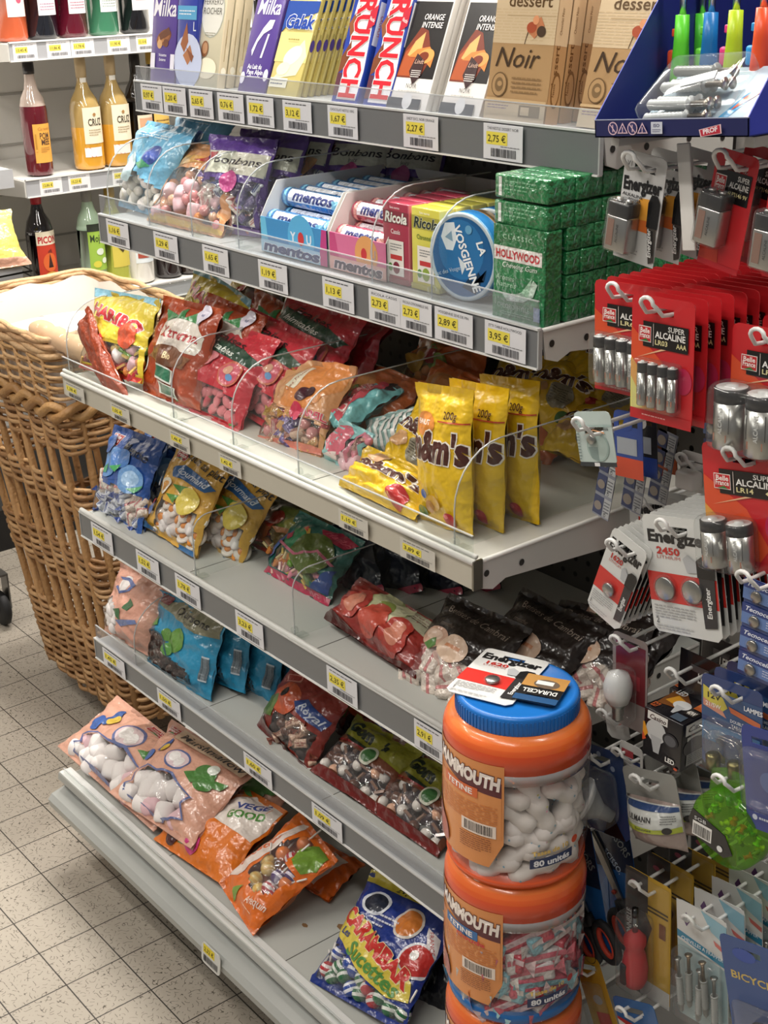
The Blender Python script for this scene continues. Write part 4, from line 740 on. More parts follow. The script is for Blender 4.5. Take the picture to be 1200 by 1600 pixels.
# mint-striped bag
ms = [('r', 0, .0, 1, 1, '#7cc0c4'), ('p', [(.05, .25), (.98, .4), (.98, .7), (.3, .72), (.1, .6)], '#c84a5c'), ('e', .25, .5, .08, -1, '#e8dcd8'), ('e', .25, .5, .05, -1, '#c84a5c'), ('p', [(.0, .6), (.3, .66), (.25, .75), (0, .72)], '#e6b4b4'), ('t', 'FRAISE', .6, .5, .12, '#e2a0a4', {'b': .04, 'fit': .4})]
m, b = B('sweet_bag', 'turquoise and red striped bag lying flat on top beside the yellow bags', Z3+.045, .19, 76, (535, 672), (632, 612), (515, 640), .03, '#7cc0c4', ms[1:], seed=21, crk=1.2)
m, b = B('sweet_bag', 'turquoise and pink bag of long striped sweets under the flat striped bag', Z3+.012, .15, 30, (505, 715), (556, 742), (506, 640), .035, '#8fc6c8', [('e', .4, .55, .3, .3, '#d8687c'), ('p', [(.1, .1), (.5, .3), (.5, .1)], '#e4d0cc'), ('r', .8, .05, .86, .95, '#c87a8c')], win=[[(.3, .1), (.95, .1), (.95, .9), (.3, .3)]], kinds=('marsh_w', 'gum_p', 'marsh_p'), n=8, seed=22)
m, b = B('sweet_bag', 'turquoise striped sweets bag showing white stripes, behind the tipped yellow bag', Z3+.012, .2, 40, (562, 722), (650, 700), (560, 660), .035, '#9cb8b4', [('r', .1+.12*k, .05, .16+.12*k, .95, '#e4e0dc') for k in range(7)], seed=23)
# yellow chocolate-peanut bags (mascot left out)
def mmspec(tilt=0, g=True):
    return [('r', 0, 0, 1, 1, '#e4bd22')] * 0 + [('e', .28, .74, .2, .14, '#d9893a'), ('t', 'PEANUT', .26, .735, .035, '#f4e6d8', {'b': .04, 'fit': .26}), ('t', "m&m's", .5, .5, .2, '#4a2218', {'b': .06, 'fit': .97, 'a': -.04, 'out': ('#f3ece0', .05)}),
        ('t', '200g', .74, .79, .055, '#4a2218', {'b': .02, 'fit': .2}), ('r', .55, .765, 1, .775, '#b8432a'), ('e', .72, .09, .09, .1, '#b0262c'), ('e', .69, .12, .04, .03, '#d86a6c'), ('e', .24, .12, .1, .08, '#3f6a34'), ('e', .5, .2, .12, .1, '#c79a3c'), ('e', .44, .17, .08, .08, '#a8742c'), ('e', .36, .26, .06, .06, '#35579c')]
mk = dict(seal=(.03, .06), crk=.5, edgecol='#d9b01e', cut=.004)
m, b = B('peanut_bag', 'yellow peanut-chocolate bag standing upright, nearest the shelf corner', Z3+.0, .105, 6, (655, 815), (741, 838), (664, 598), .04, '#e0b820', mmspec(), seed=31, **mk)
b['group'] = 'yellow peanut-chocolate bags'
m2, W2, H2 = pose3(Z3, .145, 6, (702, 806), (790, 833), (697, 594))
c = copytree(b, 'yellow peanut-chocolate bag standing second, right behind the front upright one', mw=m2)
m3, W2, H2 = pose3(Z3, .19, 5, (756, 798), (846, 820), (754, 590))
c = copytree(b, 'yellow peanut-chocolate bag standing third, rightmost of the upright ones', mw=m3)
m, W2, H2 = pose3(Z3+.02, .12, 55, (534, 752), (640, 812), (570, 700))
m4, bb = B('peanut_bag', 'yellow peanut-chocolate bag tipped over at the shelf edge left of the upright ones', Z3+.014, .105, 50, (528, 757), (650, 815), (562, 690), .045, '#e0b820', mmspec()[2:3] + [('e', .8, .22, .1, .08, '#b83030'), ('e', .3, .8, .12, .06, '#caa07a')], group='yellow peanut-chocolate bags', seed=33, crk=1.3)
m4, bb = B('peanut_bag', 'yellow peanut-chocolate bag leaning diagonally behind the tipped one', Z3+.02, .17, 40, (592, 712), (668, 764), (664, 618), .04, '#e0b820', mmspec()[2:3] + [('e', .3, .35, .18, .1, '#c79a6c'), ('e', .7, .3, .2, .16, '#8f8a78'), ('ln', .55, .2, .85, .4, 6, '#5a5648')], group='yellow peanut-chocolate bags', seed=34, crk=1.3)
k = 0
for z, y, ln, BL, BR, TL, lab in ((.01, .28, 60, (838, 700), (905, 720), (800, 640), 'lying low to the right of the upright ones, lowest of the heap'), (.035, .33, 65, (868, 690), (935, 650), (835, 640), 'slanting across the middle of the rear heap'), (.05, .36, 50, (800, 640), (872, 660), (830, 590), 'on the rear heap with lettering tilted'),
                          (.075, .4, 55, (830, 622), (905, 650), (850, 560), 'highest on the rear heap under the gum shelf'), (.06, .4, 60, (880, 640), (950, 660), (895, 575), 'at the right of the rear heap next to the batteries'), (.02, .32, 70, (870, 712), (925, 690), (850, 668), 'flat at the right rear of the heap'), (.03, .38, 45, (740, 640), (812, 650), (748, 580), 'behind the upright ones in the shade')):
    k += 1
    m_, W_, H_ = pose3(Z3+z, y, ln, BL, BR, TL)
    copytree(bb if k % 2 else b, 'yellow peanut-chocolate bag ' + lab, mw=m_, group='yellow peanut-chocolate bags')
# ================================================ FOURTH SHELF
mn = [('p', [(0, .5), (.3, .42), (.7, .5), (1, .4), (1, 1), (0, 1)], '#27509a')] + BF(.18, .86, .1) + [('t', 'Menthe', .66, .76, .1, '#141c38', {'sh': .1, 'b': .02, 'fit': .5, 'a': -.1}), ('e', .3, .62, .2, .16, '#5a8cc8', .3), ('e', .75, .52, .2, .14, '#6a9ad0', -.2), ('e', .75, .53, .12, .08, '#9cc0e4'), ('e', .5, .7, .16, .1, '#4478bc'), ('p', [(.12, .48), (.28, .6), (.3, .5)], '#4f9a70'), ('p', [(.38, .58), (.56, .64), (.5, .54)], '#4fae68'), ('p', [(.78, .42), (.96, .5), (.9, .4)], '#5fae78'), ('e', .15, .8, .1, .1, '#3a68b0')]
m, b = B('sweet_bag', 'blue peppermint bag with clear lower half at left end of fourth shelf', Z4+.006, .1, 24, (146, 800), (222, 836), (205, 672), .05, '#2f5aa4', mn, win=[[(.03, .06), (.97, .06), (.97, .36), (.7, .44), (.3, .38), (.03, .46)]], kinds=('tw_b', 'tw_b', 'ball_w', 'blk_w'), nm='mint', n=24, seed=41)
copytree(b, 'blue peppermint bag behind the first one, mostly hidden on fourth shelf', mw=wloc(m, .02, .06, .003))
oe = BF(.22, .88, .1) + [('t', 'Oeufs au plat', .64, .84, .085, '#2c2620', {'b': .02, 'fit': .7, 'a': -.1}), ('p', [(.25, .72), (.4, .8), (.85, .76), (.98, .7), (.9, .64), (.5, .66), (.35, .64)], '#27609c'), ('t', 'Gourmand', .62, .69, .065, '#d8e2ee', {'sh': .3, 'b': .02, 'fit': .55, 'a': -.06}), ('e', .3, .52, .09, -1, '#e8e0cc'), ('e', .3, .52, .055, -1, '#dd9a34'), ('p', [(.45, .58), (.7, .62), (.62, .5)], '#4f8a3a'), ('p', [(.4, .46), (.6, .5), (.55, .4)], '#4f8a3a'), ('e', .75, .48, .16, .14, '#d8c454'), ('e', .1, .56, .06, .08, '#e8e4e0'), ('p', [(.02, .2), (.14, .34), (.22, .3), (.16, .16)], '#3f68a8'), ('p', [(.08, .32), (.2, .36), (.14, .26)], '#b8443a'), ('p', [(0, 0), (.3, .02), (.3, .05), (0, .08)], '#2f5f8c'), ('r', .75, 0, 1, .05, '#2f6aa0')]
ok_ = dict(win=[[(.24, .08), (.96, .08), (.92, .4), (.7, .44), (.5, .38), (.28, .4)]], kinds=('egg', 'egg', 'marsh_w'), nm='fried_egg_sweet', n=20)
m, b = B('sweet_bag', 'yellow-orange bag of fried-egg sweets with blue name ribbon, front one', Z4+.008, .11, 30, (226, 822), (305, 872), (290, 690), .05, '#d8a844', oe, seed=43, **ok_)
copytree(b, 'yellow-orange bag of fried-egg sweets slumped behind the front one', mw=wloc(m, .062, .05, -.002, rz=.12))
dk = [('e', .6, .7, .2, .14, '#6a7a30'), ('e', .75, .62, .12, .1, '#9a9a48'), ('p', [(.5, .4), (.85, .52), (.95, .46), (.6, .34)], '#b07850'), ('e', .3, .4, .2, .16, '#8a4a28'), ('e', .45, .55, .1, .1, '#a83828'), ('r', 0, 0, 1, .05, '#7c2418')]
m, b = B('sweet_bag', 'dark green and orange jelly bag on fourth shelf before the divider gap', Z4+.006, .19, 48, (372, 842), (470, 890), (420, 768), .045, '#5a4a26', dk, win=[[(.1, .1), (.6, .1), (.5, .35), (.1, .4)]], kinds=('gum_g', 'gum_o', 'gum_r'), n=10, seed=44)
cr = [('r', 0, 0, 1, .1, '#b82a50'), ('t', 'ZIG', .78, .02, .06, '#d88a98', {'b': .04, 'fit': .16}), ('p', [(.5, .88), (.7, .97), (.98, .9), (.9, .76), (.62, .78)], '#a82244'), ('t', 'Haribo', .75, .83, .07, '#d05a70', {'sh': .3, 'b': .03, 'fit': .34, 'a': -.1}), ('p', [(.3, .78), (.4, .82), (.5, .62), (.42, .56)], '#d8b048'), ('p', [(.28, .8), (.36, .84), (.4, .76)], '#d0482c'), ('e', .3, .6, .16, .12, '#2c8a5c'), ('p', [(0, .12), (.06, .5), (.16, .72), (.1, .3)], '#4a6aa8'), ('p', [(.2, .54), (.12, .62), (.2, .7), (.26, .6)], '#b8305c'), ('e', .62, .52, .28, .2, '#566a28'), ('p', [(.1, .5), (.45, .42), (.7, .6), (.95, .5), (.93, .47), (.7, .56), (.45, .38), (.1, .46)], '#c46a84'), ('p', [(.78, .1), (.98, .12), (.98, .46), (.86, .3)], '#2a4a8c')]
m, b = B('sweet_bag', 'teal and crimson jelly bag lying in the middle of fourth shelf', Z4+.006, .17, 42, (412, 893), (512, 948), (474, 800), .05, '#24695f', cr, win=[[(.1, .12), (.76, .12), (.85, .3), (.6, .42), (.3, .38), (.1, .45)]], kinds=('gum_g', 'gum_g', 'gum_r', 'gum_o', 'gum_p'), nm='jelly_sweet', n=20, seed=46)
m, b = B('sweet_bag', 'navy bag with pink lower edge, first of the row behind the teal bag', Z4+.004, .24, 8, (520, 945), (600, 925), (540, 815), .04, '#141a2a', [('r', 0, 0, 1, .1, '#a8304c'), ('e', .5, .6, .2, .1, '#34405c')], seed=48, crk=1.4)
for k, lb in enumerate(('second in the row behind the teal bag', 'third in the dark row on fourth shelf', 'last in the dark row on fourth shelf')): copytree(b, 'navy bag with pink lower edge, ' + lb, mw=wloc(m, .035*(k+1), .045*(k+1), .0, rz=.05*(k % 2)))
st = [('p', [(.45, .98), (1, .96), (1, .6), (.7, .7)], '#b8b69c'), ('ln', .6, .78, .95, .92, 3, '#7c5a50'), ('e', .5, .72, .2, .12, '#b4bc80'), ('e', .42, .8, .1, .1, '#cdd0a4'), ('e', .6, .74, .09, .1, '#d4d4b0'), ('e', .5, .66, .08, .07, '#8c9a50'), ('p', [(0, .2), (.5, .02), (1, .1), (1, 0), (0, 0)], '#4a1412'), ('e', .25, .5, .12, .12, '#a83c34'), ('e', .5, .42, .13, .12, '#b84a3a'), ('e', .75, .38, .12, .12, '#a8382e'), ('e', .25, .5, .08, .08, '#c8806a'), ('e', .75, .4, .07, .08, '#c8806a')]
m, b = B('sweet_bag', 'dark red fruit-jelly bag with green blossom print lying at edge of fourth shelf', Z4+.012, .115, 55, (505, 965), (650, 1062), (590, 918), .06, '#8c2c26', st, seed=50, crk=1.5)
bt = [('t', 'Betises de Cambrai', .55, .78, .075, '#a09488', {'fit': .72, 'a': -.05}), ('t', 'menthe', .32, .64, .05, '#8a7c70', {'sh': .2}), ('e', .28, .5, .16, .1, '#caa28c'), ('e', .26, .52, .1, .05, '#e0c4b0'), ('p', [(.2, .4), (.3, .5), (.36, .42), (.28, .36)], '#4f7a38'), ('e', .55, .46, .16, .12, '#d4b8a0'), ('r', .47, .455, .63, .49, '#c88a64')]
bk = dict(win=[[(.03, .05), (.97, .05), (.9, .36), (.5, .4), (.1, .4)]], kinds=('blk_w', 'blk_w', 'blk_p'), nm='wrapped_sweet', n=22, size=1.15)
m, b = B('sweet_bag', 'black bag of white wrapped mints with script lettering behind the orange jar', Z4+.008, .13, 48, (618, 1058), (745, 1125), (700, 925), .06, '#1e1513', bt, seed=52, **bk)
b['group'] = 'black bags of wrapped mints'
copytree(b, 'black bag of wrapped mints stacked behind the lettered one, further right', mw=wloc(m, .06, .07, .01, rz=.06))
copytree(b, 'black bag of wrapped mints at the right end of fourth shelf', mw=wloc(m, .135, .1, .0, rz=-.18))
copytree(b, 'black bag of wrapped mints at the back right of fourth shelf under the bracket', mw=wloc(m, .12, .17, .03, rz=.1))
# ================================================ FIFTH SHELF
mp = [('e', .3, .78, .1, .09, '#e8e2e0'), ('p', [(.15, .7), (.3, .64), (.48, .74), (.5, .84), (.3, .88), (.14, .84), (.2, .82), (.32, .84), (.44, .8), (.42, .74), (.3, .68), (.18, .73)], '#5a6a9c'), ('p', [(.5, .5), (.62, .5), (.66, .6), (.55, .66)], '#3f6a44'), ('p', [(.3, .42), (.5, .3), (.45, .48)], '#3f6a44'), ('p', [(.4, .3), (.8, .44), (.85, .4), (.5, .24)], '#6a7aa8')]
mwin = [[(.17, .08), (.12, .16), (.16, .22), (.12, .3), (.22, .43), (.35, .42), (.5, .47), (.66, .41), (.79, .38), (.76, .28), (.83, .17), (.7, .1), (.6, .06), (.4, .09)]]
def marsh_spec(hdr=True):
    s = [('e', .42, .64, .13, .08, '#5b6898'), ('e', .42, .64, .115, .065, '#e2ccd0'), ('e', .38, .655, .05, .04, '#ece8e6'), ('e', .46, .625, .05, .04, '#ece8e6'), ('p', [(.06, .5), (.16, .6), (.13, .48)], '#4a6aa8'), ('e', .12, .54, .05, .05, '#3a62ac'), ('e', .18, .72, .03, .07, '#355a9c'), ('e', .2, .69, .03, .04, '#d8b848'),
         ('e', .74, .68, .1, .06, '#4a7c3e'), ('e', .8, .58, .08, .07, '#4f8442'), ('p', [(.6, .56), (.66, .64), (.8, .58), (.72, .5)], '#4f8442'), ('p', [(.86, .66), (.96, .7), (.94, .6), (.88, .58)], '#4f8442'), ('e', .78, .74, .05, .04, '#e0e6dc'),
         ('o', mwin[0], .02, '#5b6898')]
    if hdr: s += BF(.12, .9, .07) + [('r', .2, .83, .98, .97, '#d8bca0'), ('t', 'Marshmallow', .6, .86, .085, '#3c3a40', {'b': .015, 'fit': .72})]
    return s
mkk = dict(win=mwin, kinds=('marsh_w', 'marsh_w', 'marsh_p'), nm='marshmallow', n=16, size=1.6, nu=36, nv=40)
m, b = B('sweet_bag', 'pink marshmallow bag at the left end of fifth shelf', Z5+.006, .1, 24, (163, 985), (240, 1030), (192, 880), .06, '#d8a08c', mp, win=[[(.0, .08), (.35, .1), (.4, .4), (.15, .55), (.0, .5)]], kinds=('marsh_w',), nm='marshmallow', n=8, seed=60)
tq = [('p', [(.05, .86), (.4, .98), (.98, .96), (.98, .74), (.75, .72)], '#8c8a70'), ('t', 'Oursons', .62, .82, .09, '#2a2a26', {'b': .03, 'fit': .5, 'a': -.05}), ('t', 'guimauve', .6, .77, .04, '#4a483c', {'sh': .2}), ('r', .08, .88, .24, .98, '#7c2430'), ('e', .55, .55, .13, .1, '#5a8a34', .3), ('e', .38, .56, .08, .05, '#4f8030'), ('p', [(.05, .55), (.12, .72), (.2, .62)], '#4f8a3c'), ('e', .45, .4, .08, .05, '#4f8a3c'),
      ('o', [(.03, .14), (.03, .48), (.15, .54), (.33, .51), (.47, .33), (.78, .23), (.8, .12), (.4, .09)], .02, '#244a5c'), ('r', .9, .2, .97, .5, '#b8c4cc'), ('bar', .9, .22, .97, .48, '#3a4a54')]
m, b = B('sweet_bag', 'turquoise bag with window of brown chocolate bears, front one on fifth shelf', Z5+.006, .1, 22, (226, 1040), (330, 1096), (238, 915), .05, '#2c8cb4', tq, win=[[(.03, .14), (.03, .48), (.15, .54), (.33, .51), (.47, .33), (.78, .23), (.8, .12), (.4, .09)]], kinds=('choc', 'choc2'), nm='chocolate_sweet', n=26, seed=62)
b['group'] = 'turquoise chocolate-sweets bags'
for k, lb in enumerate(('second of the row', 'third of the row', 'fourth of the row', 'fifth and last of the row, leaning')): copytree(b, 'turquoise bag behind the front one on fifth shelf, ' + lb, mw=wloc(m, .035*(k+1), .04*(k+1), .0, rz=.06*((k % 2)*2-1) + (.15 if k == 3 else 0)), deep=False) if False else copytree(b, 'turquoise bag behind the front one on fifth shelf, ' + lb, mw=wloc(m, .035*(k+1), .04*(k+1), .0, rz=.06*((k % 2)*2-1) + (.15 if k == 3 else 0)))
bs = [('r', 0, .62, 1, 1, '#8a2c24'), ('p', [(.1, .82), (.3, .92), (.34, .84), (.16, .74)], '#c8867a'), ('p', [(.12, .82), (.29, .9), (.32, .85), (.17, .76)], '#982c24'), ('e', .35, .6, .2, .16, '#b8502c'), ('p', [(.0, .2), (.3, .3), (.25, .6), (.05, .45)], '#4f6a2c'), ('e', .3, .66, .05, .05, '#1c1410'), ('p', [(.48, .64), (.6, .76), (.98, .7), (.95, .54), (.6, .56)], '#1f3c7c'), ('t', 'Royal', .74, .6, .1, '#c0c8d4', {'sh': .3, 'b': .02, 'fit': .36, 'a': -.1}), ('p', [(0, 0), (1, 0), (1, .06), (.5, .1), (0, .22)], '#5c1814')]
m, b = B('sweet_bag', 'brick-red bag of dark toffees with blue name patch, middle of fifth shelf', Z5+.008, .12, 34, (402, 1132), (486, 1212), (462, 1030), .06, '#7c2a20', bs, win=[[(.3, .12), (.94, .1), (.94, .48), (.5, .5), (.3, .38)]], kinds=('tw_c', 'ball_br', 'choc2'), nm='toffee', n=20, seed=64)
copytree(b, 'brick-red toffee bag in the shade behind the front red toffee bag', mw=wloc(m, .07, .09, .0, rz=.1))
gs = [('p', [(.0, .66), (1, .58), (1, 1), (0, 1)], '#8c8c28'), ('t', 'Gom', .3, .72, .17, '#14241a', {'b': .09, 'fit': .44, 'a': -.12}), ('t', "'s", .68, .68, .15, '#14241a', {'b': .08, 'a': -.1}), ('p', [(.1, .66), (.7, .6), (.74, .56), (.3, .58)], '#14241a'), ('r', 0, .56, .6, .585, '#7c1c1c'), ('e', .62, .54, .1, -1, '#c2c4b0'), ('e', .62, .54, .075, -1, '#3c6a3a'), ('p', [(0, 0), (1, 0), (1, .1), (.5, .12), (0, .14)], '#6c1814')]
gk = dict(win=[[(.04, .14), (.96, .12), (.96, .46), (.6, .44), (.5, .54), (.04, .54)]], kinds=('ball_br', 'ball_c', 'ball_w', 'gum_d'), nm='gum_ball', n=26)
m, b = B('sweet_bag', 'olive-topped bag of brown gum balls with black cartoon lettering, left of two', Z5+.01, .115, 58, (485, 1205), (588, 1272), (592, 1135), .05, '#6a3a26', gs, seed=66, **gk)
m_, W_, H_ = pose3(Z5+.01, .12, 58, (573, 1265), (690, 1345), (680, 1190))
copytree(b, 'olive-topped bag of brown gum balls, right of two beside the orange jar', mw=m_)
copytree(b, 'olive-topped gum ball bag at the back behind the left olive bag', mw=wloc(m, .05, .07, .012, rz=.05))
# ================================================ BOTTOM SHELF
m, b = B('sweet_bag', 'large pink marshmallow bag half under the other, leftmost on bottom shelf', Z6+.03, .03, 66, (90, 1166), (240, 1300), (190, 1092), .06, '#d8a48e', marsh_spec(False) + BF(.5, .92, .08), seed=70, **mkk)
b['group'] = 'large pink marshmallow bags'
m, b = B('sweet_bag', 'large pink marshmallow bag with green dinosaur-shaped print lying on top, bottom shelf', Z6+.055, .035, 60, (172, 1240), (300, 1328), (222, 1098), .06, '#d8a48e', marsh_spec(), seed=72, group='large pink marshmallow bags', **mkk)
copytree(b, 'large pink marshmallow bag hidden beneath the one with the green print', mw=wloc(m, .05, .06, -.035, rz=-.1))
lo = [('p', [(0, .3), (.2, .95), (.3, .98), (.32, .5), (.22, .2), (.04, .12)], '#e4d4cc'), ('t', 'Sucettes', .17, .5, .09, '#d86a3a', {'a': 1.35, 'sh': .2, 'b': .04, 'fit': .62}), ('e', .74, .8, .16, .15, '#7a9a3a'), ('p', [(.6, .86), (.66, .94), (.92, .94), (.98, .78), (.9, .66), (.66, .68)], '#6f9436'), ('p', [(.3, .1), (.45, .2), (.4, .02)], '#7a9a3a'), ('t', 'Arlequin', .8, .16, .07, '#f0d8c8', {'a': .35, 'sh': .3, 'b': .02, 'fit': .34}), ('ln', .6, .08, .95, .1, 1, '#f0c8a8')]
lw = dict(win=[[(.34, .3), (.32, .7), (.45, .92), (.62, .9), (.6, .64), (.92, .6), (.86, .34), (.6, .22)]], kinds=('lol_o', 'lol_y', 'lol_v', 'lol_r', 'lol_o'), nm='lollipop', n=12, size=1.0)
m, b = B('sweet_bag', 'orange lollipop bag with white side label lying at front edge of bottom shelf', Z6+.035, .02, 58, (342, 1380), (395, 1462), (452, 1245), .05, '#dc6c1c', lo, seed=74, **lw)
m_, W_, H_ = pose3(Z6+.035, .04, 62, (346, 1380), (400, 1455), (428, 1262))
o2 = [('p', [(.5, .5), (.98, .5), (.98, .95), (.6, .98), (.45, .75)], '#e2d8d0'), ('t', 'VEGE', .74, .8, .09, '#3a4a8c', {'b': .05, 'a': .5, 'fit': .3}), ('t', 'GOOD', .78, .66, .1, '#4f8a3c', {'b': .05, 'a': .5, 'fit': .34}), ('p', [(.1, .3), (.2, .46), (.32, .36), (.24, .24)], '#5c8a30'), ('e', .5, .16, .08, .08, '#c8387a'), ('p', [(.3, .1), (.34, .3), (.42, .28), (.4, .1)], '#5c8a30'), ('e', .2, .12, .07, .07, '#4a1c20'), ('p', [(0, .5), (.1, .62), (.16, .5)], '#5c8a30')]
m, b = B('sweet_bag', 'orange lollipop bag with white cloud label beside the marshmallow bags', Z6+.03, .04, 64, (240, 1312), (350, 1385), (330, 1200), .05, '#dc741c', o2, win=[[(.05, .5), (.15, .92), (.45, .92), (.42, .5), (.3, .44)]], kinds=('lol_y', 'lol_o', 'lol_y'), nm='lollipop', n=8, seed=76)
m, b = B('sweet_bag', 'small orange bag lying behind the lollipop bags with its label upside down', Z6+.02, .15, 74, (572, 1352), (480, 1300), (535, 1422), .035, '#d8641c', [('p', [(.12, .2), (.85, .15), (.95, .8), (.3, .9)], '#dccfc8'), ('t', 'GOOD', .6, .6, .2, '#4a7a4c', {'b': .05, 'fit': .5}), ('t', 'Bonbons', .55, .28, .16, '#d87a44', {'b': .04, 'fit': .56})], seed=78)
ca = [('r', 0, .9, 1, 1, '#c8b83c'), ('t', '2+3', .4, .915, .06, '#2a2a1c', {'b': .05}), ('e', .28, .76, .15, .1, '#d8dce4'), ('e', .28, .76, .12, .08, '#1c2436'), ('e', .68, .72, .13, .13, '#d8cfc8'), ('e', .68, .72, .11, .11, '#c8742c'), ('e', .9, .5, .14, .14, '#dcdce2'), ('e', .9, .5, .12, .12, '#b82c28'), ('e', .87, .53, .04, .04, '#e8e4e0'), ('ln', .3, .58, .6, .7, 3, '#c8ccd8'),
      ('p', [(.0, .52), (.1, .64), (.3, .6), (.95, .34), (.98, .2), (.8, .16), (.5, .22), (.2, .36), (.02, .42)], '#d4c044'), ('t', 'CARAMBAR', .48, .41, .13, '#c42c24', {'b': .07, 'fit': .92, 'a': -.32, 'out': ('#ece0b0', .04)}), ('t', 'Sucettes', .56, .245, .12, '#4f8a3c', {'b': .04, 'sh': .2, 'fit': .62, 'a': -.24}), ('t', 'Les', .16, .43, .06, '#2c3c74', {'sh': .2, 'b': .03, 'a': -.2}), ('p', [(.86, .76), (.98, .72), (1, .6), (.92, .62)], '#e4dcdc'), ('t', 'FRANCE', .93, .66, .03, '#b83030', {'a': -1.1, 'fit': .16})]
m, b = B('sweet_bag', 'royal blue lollipop bag with red and yellow lettering, right part of bottom shelf', Z6+.02, .02, 52, (486, 1534), (630, 1615), (618, 1375), .06, '#1c3484', ca, win=[[(.03, .05), (.97, .04), (.97, .14), (.6, .18), (.3, .28), (.03, .36)]], kinds=('lol_g', 'lol_r', 'lol_b', 'lol_g'), nm='lollipop', n=16, seed=80, nu=34, nv=40)
m, b = B('sweet_bag', 'black bag with white scribbled lettering behind the royal blue lollipop bag', Z6+.01, .12, 40, (600, 1560), (700, 1620), (660, 1385), .04, '#17181c', [('t', 'Rego', .5, .7, .14, '#c8c8c8', {'b': .02, 'sh': .3, 'fit': .8, 'a': -.4})], seed=82)
m, b = B('sweet_bag', 'dark bag lying in shade behind the orange lollipop bags on bottom shelf', Z6+.02, .25, 70, (600, 1340), (690, 1380), (620, 1290), .05, '#3a2c1c', [('e', .5, .5, .3, .2, '#4a5a2c')], seed=84)
# ================================================ BOTTLE WALL
M['glass'] = pmat('dark_glass', .06, coat=.6, spec=.7); SLOTS.append('glass')
XF = -1.44; L1 = at(30, 66, X=XF).z; L2 = at(60, 279, X=XF).z; L3 = L2 - .335
bw = thing('bottle_shelving', 'light grey metal wall shelving unit behind the bottles', 'shelving')
MB().box(-1.88, -1.87, -.2, 3.2, 0, 2.2, '#dad7d1', 'paint').build('back_panel', bw)
mb = MB()
for k in range(14): mb.box(-1.872, -1.866, -.2, 3.2, .2+k*.14, .206+k*.14, '#a9a6a0', 'paint')
mb.build('panel_seams', bw)
MB().box(-1.86, -1.43, -.2, 3.2, .0, .12, '#121214', 'plastic').build('kick_plate', bw)
YS = at(15, 66, X=XF).y - .005
for i, (z, lab) in enumerate(((L1, 'white metal bottle shelf with five price tags, upper one'), (L2, 'white metal bottle shelf holding the orange-labelled and corked bottles'), (L3, 'white metal bottle shelf behind the wicker basket'))):
    t = thing('shelf', lab, 'shelf', group='bottle shelves')
    MB().box(-1.865, XF, YS, 3.1, z-.02, z-.002, '#d5d3ce', 'paint').build('deck', t)
    MB().box(XF, XF+.004, YS, 3.1, z-.045, z, '#a9aaae', 'plastic').box(XF-.002, XF+.007, YS, 3.1, z-.002, z+.002, '#e2e2e0', 'plastic').box(XF-.002, XF+.007, YS, 3.1, z-.047, z-.044, '#e2e2e0', 'plastic').build('price_rail', t)
    MB().prism([(-1.86, z-.004), (XF+.002, z-.004), (XF+.002, z-.045), (-1.8, z-.07), (-1.86, z-.08)], YS-.004, YS, '#cfcdc8', 'paint').build('side_bracket', t)
t = thing('shelf', 'grey-railed shelf end jutting in at the left edge, beside the orange-labelled bottle', 'shelf', group='bottle shelves')
ye = at(18, 262, X=-1.40).y; zz = at(10, 266, X=-1.40).z
MB().box(-1.86, -1.40, ye-.8, ye, zz-.02, zz, '#d5d3ce', 'paint').build('deck', t); MB().box(-1.40, -1.396, ye-.8, ye, zz-.045, zz+.002, '#b0b1b4', 'plastic').build('price_rail', t)
def fm_cyl(r, th0, z0, cx=0, cy=0):   # s runs to +theta
    return lambda a, b, e: Vector((cx + (r+e)*math.cos(th0 + a/r), cy + (r+e)*math.sin(th0 + a/r), z0+b))
def bottle(label, px, py, X, z, h, r, glass, liquid, cap, lab, spec, lz=(.09, .18), capr=.0145, fill=.72, neck=.5, lw=1.5, sh=.62, group='bottles on the wall shelving'):
    y = at(px, py, X=X).y
    t = thing('bottle', label, 'bottle', loc=(X, y, z), group=group)
    hs = h*sh; n = .0125
    prof = [(0, .002), (r*.8, 0), (r*.97, .004), (r, .012), (r, h*fill*.8), (r, hs*.92), (r*.96, hs), (r*.82, hs+.02), (r*.5, hs+.042), (n*1.15, hs+.062), (n, hs+.08), (n, h-.03), (n*1.12, h-.03), (n*1.12, h-.02), (0, h-.02)]
    cols = [liquid if p[1] < h*fill else glass for p in prof[1:]] 
    MB().lathe(prof, 24, glass, 'glass', cols=cols).build('glass_body', t)
    MB().lathe([(0, h-.055 if cap[1] else h-.03), (capr, h-.055 if cap[1] else h-.03), (capr*1.04, h-.02), (capr, h-.001), (capr*.9, h), (0, h)], 16, cap[0], 'plastic').build('cap', t)
    W = lw*r; H = lz[1]-lz[0]; a0 = -W/r/2 + .12
    mb = MB(); q = 14
    mb.sheet(lambda u, v: fm_cyl(r, a0, lz[0])(u*W, v*H, .0006), q, 1, lab, 'paper')
    deco(mb, fm_cyl(r, a0, lz[0]), W, H, spec, 'paper', e0=.001, de=.0002, cut=.006); mb.build('label', t)
    return t
bt_ = bottle
bt_('dark red bottle with orange label and black cap, alone on the middle bottle shelf', 63, 268, -1.5, L2, .29, .036, '#b9a79c', '#5c1420', ('#1a1618', 0), '#dfa246', [('t', 'POM', .55, .62, .16, '#4a3226', {'b': .02, 'fit': .5}), ('t', 'MEE', .58, .46, .16, '#4a3226', {'b': .02, 'fit': .46}), ('t', 'Caraxes', .55, .84, .08, '#a87434', {'sh': .2}), ('ln', .3, .25, .8, .4, 3, '#a87a3a'), ('r', .06, .3, .14, .75, '#b8862e')], lz=(.035, .135), fill=.66)
